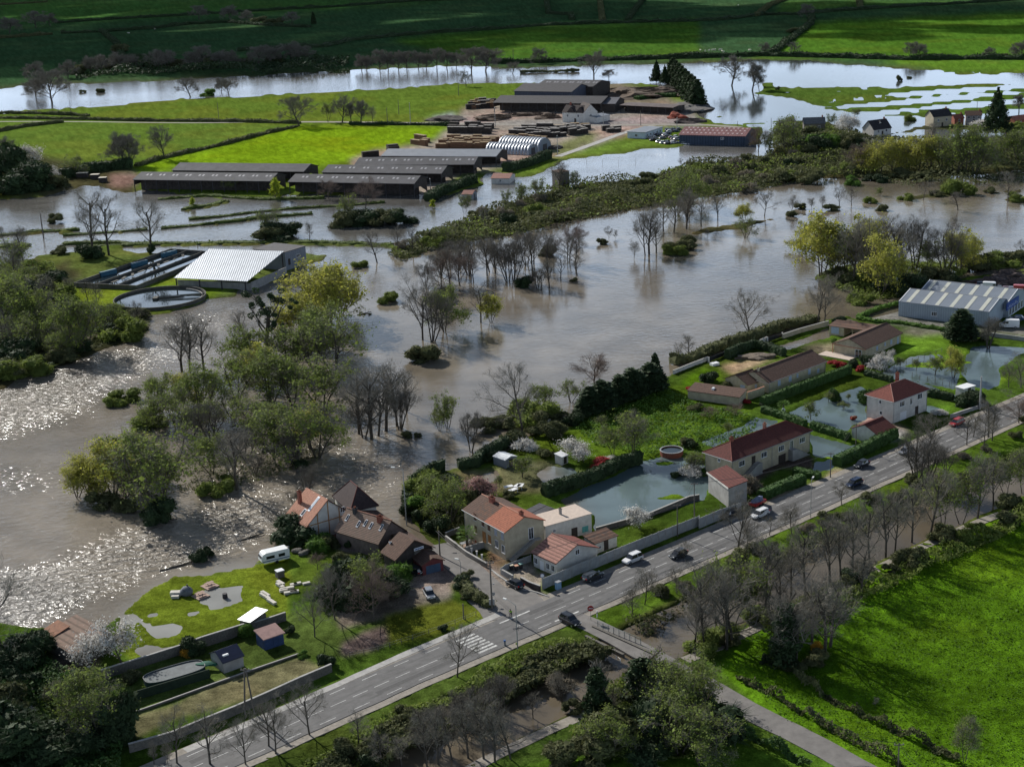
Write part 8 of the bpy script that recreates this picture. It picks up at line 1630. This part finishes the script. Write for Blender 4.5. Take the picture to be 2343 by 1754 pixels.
tag(MB().blob((0, 0, .3), (4.5, 2.2, .7), 77, 3, .3).build('rockery', M('dry rockery', (.16,.13,.10), .95, .4, 1.5), None, (*G(*F5(1050,540), ZL), ZL)), 'long dry rockery mound in the gravel garden of the long bungalow', 'rockery')
x, y = G(*F4(275,590), ZL); tag(MB().blob((0, 0, .4), (.8, .5, .4), 9, 2, .2).build('flower_tub', mTORG, None, (x, y, ZL)), 'reddish tub on the flooded terrace of the white hipped house', 'planter')
t = thing('drying_tree_base', 'white boulders heaped beside the bare tree near the red car', 'boulders', (*G(*F4(1235,525), ZL), ZL)); [MB().blob((rr_.uniform(-1.5, 1.5), rr_.uniform(-1, 1), .3), (.5, .4, .4), 90+k, 2, .2).build('boulder', mSL, t) for k in range(6)]; t.name = 'boulders'
tag(MB().blob((0, 0, .2), (.5, .3, .7), 3, 2, .15).build('garden_statue', mFRAME, None, (*G(*F3(1283,240), ZL), ZL+.3)), 'small white garden figure in the flooded garden by the hedge', 'statue')
# driftwood in the river
for i, (zf, p, s_) in enumerate(((C1, (1150,1228), 4.5), (C1, (1060,955), 2.2), (C1, (985,990), 1.6), (B2, (95,880), 2.5), (C1, (1600,1050), 2.5))):
    mb = MB().tube((-s_, 0, 0), (s_, .4, .25), .22, .12, 6); [mb.tube((s_*.4*k, 0, .1), (s_*.4*k+.5, rr_.uniform(-1, 1), .9), .08, .03, 4) for k in (-1, 0, 1)]; tag(mb.build('driftwood', mBARKD, None, (*G(*zf(*p), 0), .03), .5), ['long trunk adrift beside the lawn with a leafy tuft', 'dark log adrift by the ivy-based tree', 'short log adrift near the ivy-based tree', 'dark log in the water left of the river trees', 'floating debris in front of the half-timbered house'][i], 'driftwood')
cluster('on the drifting trunk beside the lawn', ZI(C1, ('dark',1265,1195,70,1.2),('dark',1305,1150,45,1.1)))
# cattle
mCOW = M('cream hide', (.62,.57,.48), .9, .08, 2); Cw = MB().loft([[(x, w_*math.cos(a), z+h_*math.sin(a)) for a in [k*.785 for k in range(8)]] for x, w_, h_, z in ((-1.1,.2,.25,1.05),(-.9,.36,.36,1.0),(-.2,.42,.42,.95),(.6,.38,.40,1.0),(.95,.22,.28,1.15),(1.25,.16,.2,1.25),(1.55,.15,.17,1.2),(1.8,.08,.1,1.05))])
for x in (-.85, .65):
    for y in (-.22, .22): Cw.tube((x, y, .8), (x+.05*(1 if x > 0 else -1), y, .45), .11, .07, 6); Cw.tube((x+.05*(1 if x > 0 else -1), y, .45), (x, y, 0), .065, .05, 6)
Cw.tube((-1.1, 0, 1.2), (-1.2, 0, .6), .04, .03, 4).tube((1.5, .12, 1.3), (1.5, .32, 1.34), .05, .02, 4).tube((1.5, -.12, 1.3), (1.5, -.32, 1.34), .05, .02, 4); cm = Cw.mesh('cow', mCOW)
for i, (zf, x, y) in enumerate(((A3,165,327),(A3,195,331),(A3,220,328),(A3,245,326),(A3,260,324),(A3,290,324),(A3,303,334),(A3,313,338),(A3,475,327),(A3,405,39),(A1,980,190),(A1,815,216))):
    gx, gy = G(*zf(x, y), ZL); o = inst(cm, 'cow', None, (gx, gy, ground_z(gx, gy)), rr_.uniform(0, 6.28), 1.25); tag(o, 'cream cow grazing with the herd on the bright strip beyond the flood' if i < 8 else ['cream cow apart from the herd, right of it', 'lone cream cow high up in the shaded field', 'lone cream cow beside the left field hedge', 'second lone cow below the left field hedge'][i-8], 'cow', 'herd of cream cows' if i < 8 else None)
# ================================================================== TIMBER YARD
mWG = M('grey weathered planks', (.26,.245,.23), .9, .2, 1, rows=.3, rowdark=.45); mWO = M('ochre planks', (.38,.28,.16), .9, .2, 1, rows=.3, rowdark=.45); mWDK = M('dark stacked planks', (.055,.045,.04), .9, .3, 1, rows=.3, rowdark=.4); mWR = M('reddish planks', (.22,.12,.07), .9, .25, 1, rows=.3, rowdark=.4)
def stackmesh(nm, L_, W, H_, side, topm):
    mb = MB(); z = 0; k = 0
    while z < H_: hh = .42; o_ = .06*((k*7) % 3-1); mb.box(-L_/2+o_, L_/2+o_, -W/2+.04*(k % 2), W/2-.04*(k % 2), z+.1, z+hh); z += hh+.02; k += 1
    me = mb.mesh('planks', side); mt = MB().box(-L_/2-.1, L_/2+.1, -W/2-.1, W/2+.1, z+.02, z+.10).mesh('cover_boards', topm); return me, mt
SM = [stackmesh('s', 4.5, 2.2, 2.6, mWDK, mWG), stackmesh('s', 5.0, 2.4, 3.4, mWDK, mWG), stackmesh('s', 5.0, 2.2, 2.8, mWR, mWO), stackmesh('s', 6.0, 2.6, 3.2, mWDK, mWDK)]
def stacks(desc, quad, nu, nv, kinds, rot=0.0):
    a, b_, c, d = [G(*p, ZL) for p in quad]; an = math.atan2(b_[1]-a[1], b_[0]-a[0])+rot
    for i in range(nu):
        for j in range(nv):
            if rr_.random() < .07: continue
            u, v = (i+.5)/nu, (j+.5)/nv; p = lerp(lerp(a, b_, u), lerp(d, c, u), v); me, mt = SM[rr_.choice(kinds)]
            t = thing('timber_stack', f'{desc}', 'timber stack', (p[0]+rr_.uniform(-.4, .4), p[1]+rr_.uniform(-.4, .4), ZL), an+rr_.uniform(-.06, .06)+1.57*0, desc[:60]); t.scale = (1, 1, rr_.uniform(.75, 1.15)); inst(me, 'planks', t); inst(mt, 'cover_boards', t)
stacks('grey covered plank stack in the long rows at the middle of the timber yard', A2((985,868),(1265,875),(1400,822),(1110,812)), 11, 4, (0, 1))
stacks('grey covered plank stack in the double rows right of the middle of the timber yard', A2((1270,880),(1500,852),(1510,815),(1400,805)), 6, 3, (0, 1))
stacks('ochre plank stack in the rows below the middle of the timber yard', A2((540,945),(860,945),(940,890),(640,880)), 9, 4, (2,))
stacks('ochre plank stack in the thin row above the arched hangars', A2((960,890),(1240,900),(1250,880),(960,878)), 7, 1, (2,))
stacks('tall dark plank stack at the upper left of the timber yard', A2((620,850),(880,855),(915,805),(650,800)), 6, 3, (1, 3))
stacks('reddish plank stack in the small block against the bright green field', A2((390,925),(470,935),(510,895),(430,870)), 3, 2, (2,))
stacks('dark plank stack along the edge of the bright green field', A2((0,1015),(100,1005),(330,945),(360,925)), 4, 2, (3,))
stacks('dark plank stack at the top corner of the sawmill by the meadow', A2((740,700),(900,690),(915,640),(780,650)), 5, 3, (1, 2, 3))
stacks('pale plank stack beside the farm road near the office', A2((1590,850),(1700,840),(1720,815),(1610,820)), 3, 2, (0,))
stacks('pale plank stack beside the farm road below the farmhouse', A2((1210,815),(1470,805),(1560,815),(1240,822)), 5, 1, (2,))
stacks('pale plank stack behind the sawmill hall', A2((1490,605),(1590,600),(1590,575),(1510,580)), 3, 2, (2,))
def mound(name, label, px, rx, ry, h, mat, seed, logs=0, cat='pile'):
    x, y = G(*px, ZL); mb = MB().blob((0, 0, 0), (rx, ry, h), seed, 3, .25); r_ = random.Random(seed)
    for k in range(logs): a = r_.uniform(0, 6.28); q = r_.uniform(0, .85); cx_, cy_ = rx*q*math.cos(a), ry*q*math.sin(a); zz_ = h*math.sqrt(max(.05, 1-q*q))+.2; d = r_.uniform(-.5, .5); mb.tube((cx_-2*math.cos(d), cy_-2*math.sin(d), zz_), (cx_+2*math.cos(d), cy_+2*math.sin(d), zz_+r_.uniform(-.3, .3)), .2, .17, 6)
    tag(mb.build(name, mat, None, (x, y, ZL-.2)), label, cat)
mLOG = M('brown logs', (.10,.07,.05), .95, .4, .8); mHEAP = M('dark earth heap', (.06,.05,.045), .95, .3, .6); mSCR = M('mixed scrap', (.14,.10,.085), .8, .6, .9, col2=(.03,.03,.035))
mound('earth_heap', 'dark heap at the left entrance of the timber yard', A2(620,758), 11, 9, 2.6, mHEAP, 1); mound('log_pile', 'dark log pile in the upper part of the timber yard', A2(905,755), 12, 9, 2.8, mLOG, 2, 60); mound('log_pile', 'long red-brown log pile in front of the sawmill', A2(1095,730), 13, 6, 1.8, mLOG, 3, 60); mound('log_pile', 'log pile left of the white farmhouse', A2(1250,745), 8, 8, 2.4, mLOG, 4, 40)
mound('wood_heap', 'huge heap of brushwood behind the sawmill, right part', A2(1890,600), 24, 26, 4.5, mLOG, 5, 150); mound('wood_heap', 'brushwood heap near the sawmill, left part', A2(1740,590), 14, 24, 3.2, mLOG, 6, 80); mound('sand_heap', 'rust red sand heap beside the low open shed', A2(2070,745), 6, 6, 3.0, M('rust red sand', (.24,.06,.035), .95, .2, 1), 7); mound('scrap_heap', 'scrap heap right of the rust red sand', A2(2150,775), 9, 5, 2.2, mSCR, 8, 30); mound('gravel_heap', 'small dark gravel heap below the plank rows', A2(1295,940), 5, 4, 1.8, mHEAP, 9); mound('rubble_heap', 'grey rubble heap at the foot of the conifer row', A2(2120,690), 16, 22, 3.0, M('grey rubble', (.17,.16,.15), .95, .4, .6, col2=(.06,.055,.05)), 10, 0)
for i, (x, y, s_) in enumerate(((960,330,1.0),(1150,330,1.2),(1400,300,1.6),(1560,250,1.5),(1760,390,1.3),(1950,380,1.4),(2120,350,1.3),(2200,300,1.4),(1850,120,1.6),(2050,300,1.2))):
    mound('scrap_heap', f'rusty scrap heap behind the warehouse, {ORD[i+1]} in the yard', H2(x, y), 3.0*s_, 1.7*s_, 1.2*s_, mSCR, 40+i, 14, 'scrap')
for i, (x, y, s_) in enumerate(((735,118,1.3),(310,1250,1.2))): pass
# debris and small sheds around the left thicket
for i, (x, y, l_) in enumerate(((520,30,5),(600,40,4),(650,60,3.5))): b = Bld('trailer_box', f'pale roofed box trailer parked left of the long barns, {ORD[i+1]} from the left', B1(x-14*l_/2,y-10), B1(x+12*l_/2,y-12), z=ZL, h=2.3, lv=3, cat='trailer'); b.walls(mDARKW, 'flat'); b.roof(M('sun-bleached roof', (.55,.50,.40), .8, .1, 1), 'flat', o=.1)
# ================================================================== CYCLIST
mVEST = M('fluorescent yellow vest', (.42,.75,.06), .7, .1, 2); mSKIN = M('skin', (.5,.3,.22), .7, .1, 2); mDCL = M('dark trousers', (.02,.02,.03), .9, .2, 3)
def skinbody(name, verts, edges, rad, mat, parent):
    me = bpy.data.meshes.new(name); me.from_pydata(verts, edges, []); o = bpy.data.objects.new(name, me); COL.objects.link(o); me.materials.append(mat)
    md = o.modifiers.new('skin', 'SKIN'); md.use_smooth_shade = True
    for i, r_ in enumerate(rad): me.skin_vertices[0].data[i].radius = (r_, r_)
    me.skin_vertices[0].data[0].use_root = True; s_ = o.modifiers.new('sub', 'SUBSURF'); s_.levels = s_.render_levels = 1; o.parent = parent; return o
gx, gy = G(*H1(985,810), ROADZ); cyc = thing('bicycle', 'bicycle ridden by the person in a yellow vest at the crosswalk', 'bicycle', (gx, gy, ROADZ), math.radians(-118))
mBK = M('bicycle frame', (.03,.03,.035), .4, .1, 3)
for x in (-.52, .52):
    wm = MB(); [wm.tube((x+.34*math.cos(k*.39), 0, .34+.34*math.sin(k*.39)), (x+.34*math.cos((k+1)*.39), 0, .34+.34*math.sin((k+1)*.39)), .018, n=4, cap=False) for k in range(16)]; [wm.tube((x, 0, .34), (x+.33*math.cos(k), 0, .34+.33*math.sin(k)), .004, n=3) for k in range(6)]; wm.build('wheel', mTYRE, cyc)
MB().tube((-.52, 0, .34), (-.1, 0, .32), .018).tube((-.1, 0, .32), (.40, 0, .78), .02).tube((-.1, 0, .32), (-.22, 0, .85), .02).tube((-.22, 0, .8), (.38, 0, .82), .02).tube((.52, 0, .34), (.36, 0, .95), .018).tube((-.52, 0, .34), (-.2, 0, .78), .014).build('frame', mBK, cyc); MB().box(-.36, -.08, -.07, .07, .88, .94).build('saddle', mBK, cyc); MB().tube((.36, -.25, 1.0), (.36, .25, 1.0), .015).tube((.36, 0, .93), (.36, 0, 1.0), .018).build('handlebar', mBK, cyc)
per = thing('person', 'person in a fluorescent yellow vest cycling across the junction', 'person', (gx, gy, ROADZ), math.radians(-118))
V_ = [(-.2,0,1.0),(-.1,0,1.2),(.02,0,1.42),(.05,0,1.5),(.1,0,1.58),(.12,0,1.72),(0,.2,1.42),(.14,.25,1.2),(.34,.23,1.05),(0,-.2,1.42),(.14,-.25,1.2),(.34,-.23,1.05),(-.18,.1,.98),(.16,.13,.78),(-.02,.13,.38),(.12,.13,.3),(-.18,-.1,.98),(.2,-.13,.9),(.1,-.13,.5),(.24,-.13,.44)]
skinbody('body', V_, [(0,1),(1,2),(2,3),(3,4),(4,5),(2,6),(6,7),(7,8),(2,9),(9,10),(10,11),(0,12),(12,13),(13,14),(14,15),(0,16),(16,17),(17,18),(18,19)], [.15,.16,.17,.06,.09,.09,.06,.05,.035,.06,.05,.035,.1,.07,.05,.04,.1,.07,.05,.04], mDCL, per)
skinbody('vest', [(-.19,0,1.02),(-.1,0,1.2),(.02,0,1.43),(0,.2,1.42),(.1,.24,1.27),(0,-.2,1.42),(.1,-.24,1.27)], [(0,1),(1,2),(2,3),(3,4),(2,5),(5,6)], [.18,.19,.2,.085,.075,.085,.075], mVEST, per)
MB().blob((.12, 0, 1.66), (.1, .085, .125), 1, 2, 0).build('head', mSKIN, per); MB().blob((.1, 0, 1.73), (.14, .1, .09), 1, 2, 0).build('helmet', mBK, per)
for s_ in (-1, 1): MB().blob((.36, s_*.23, 1.03), (.05, .04, .04), 1, 1, 0).build('hand', mSKIN, per)
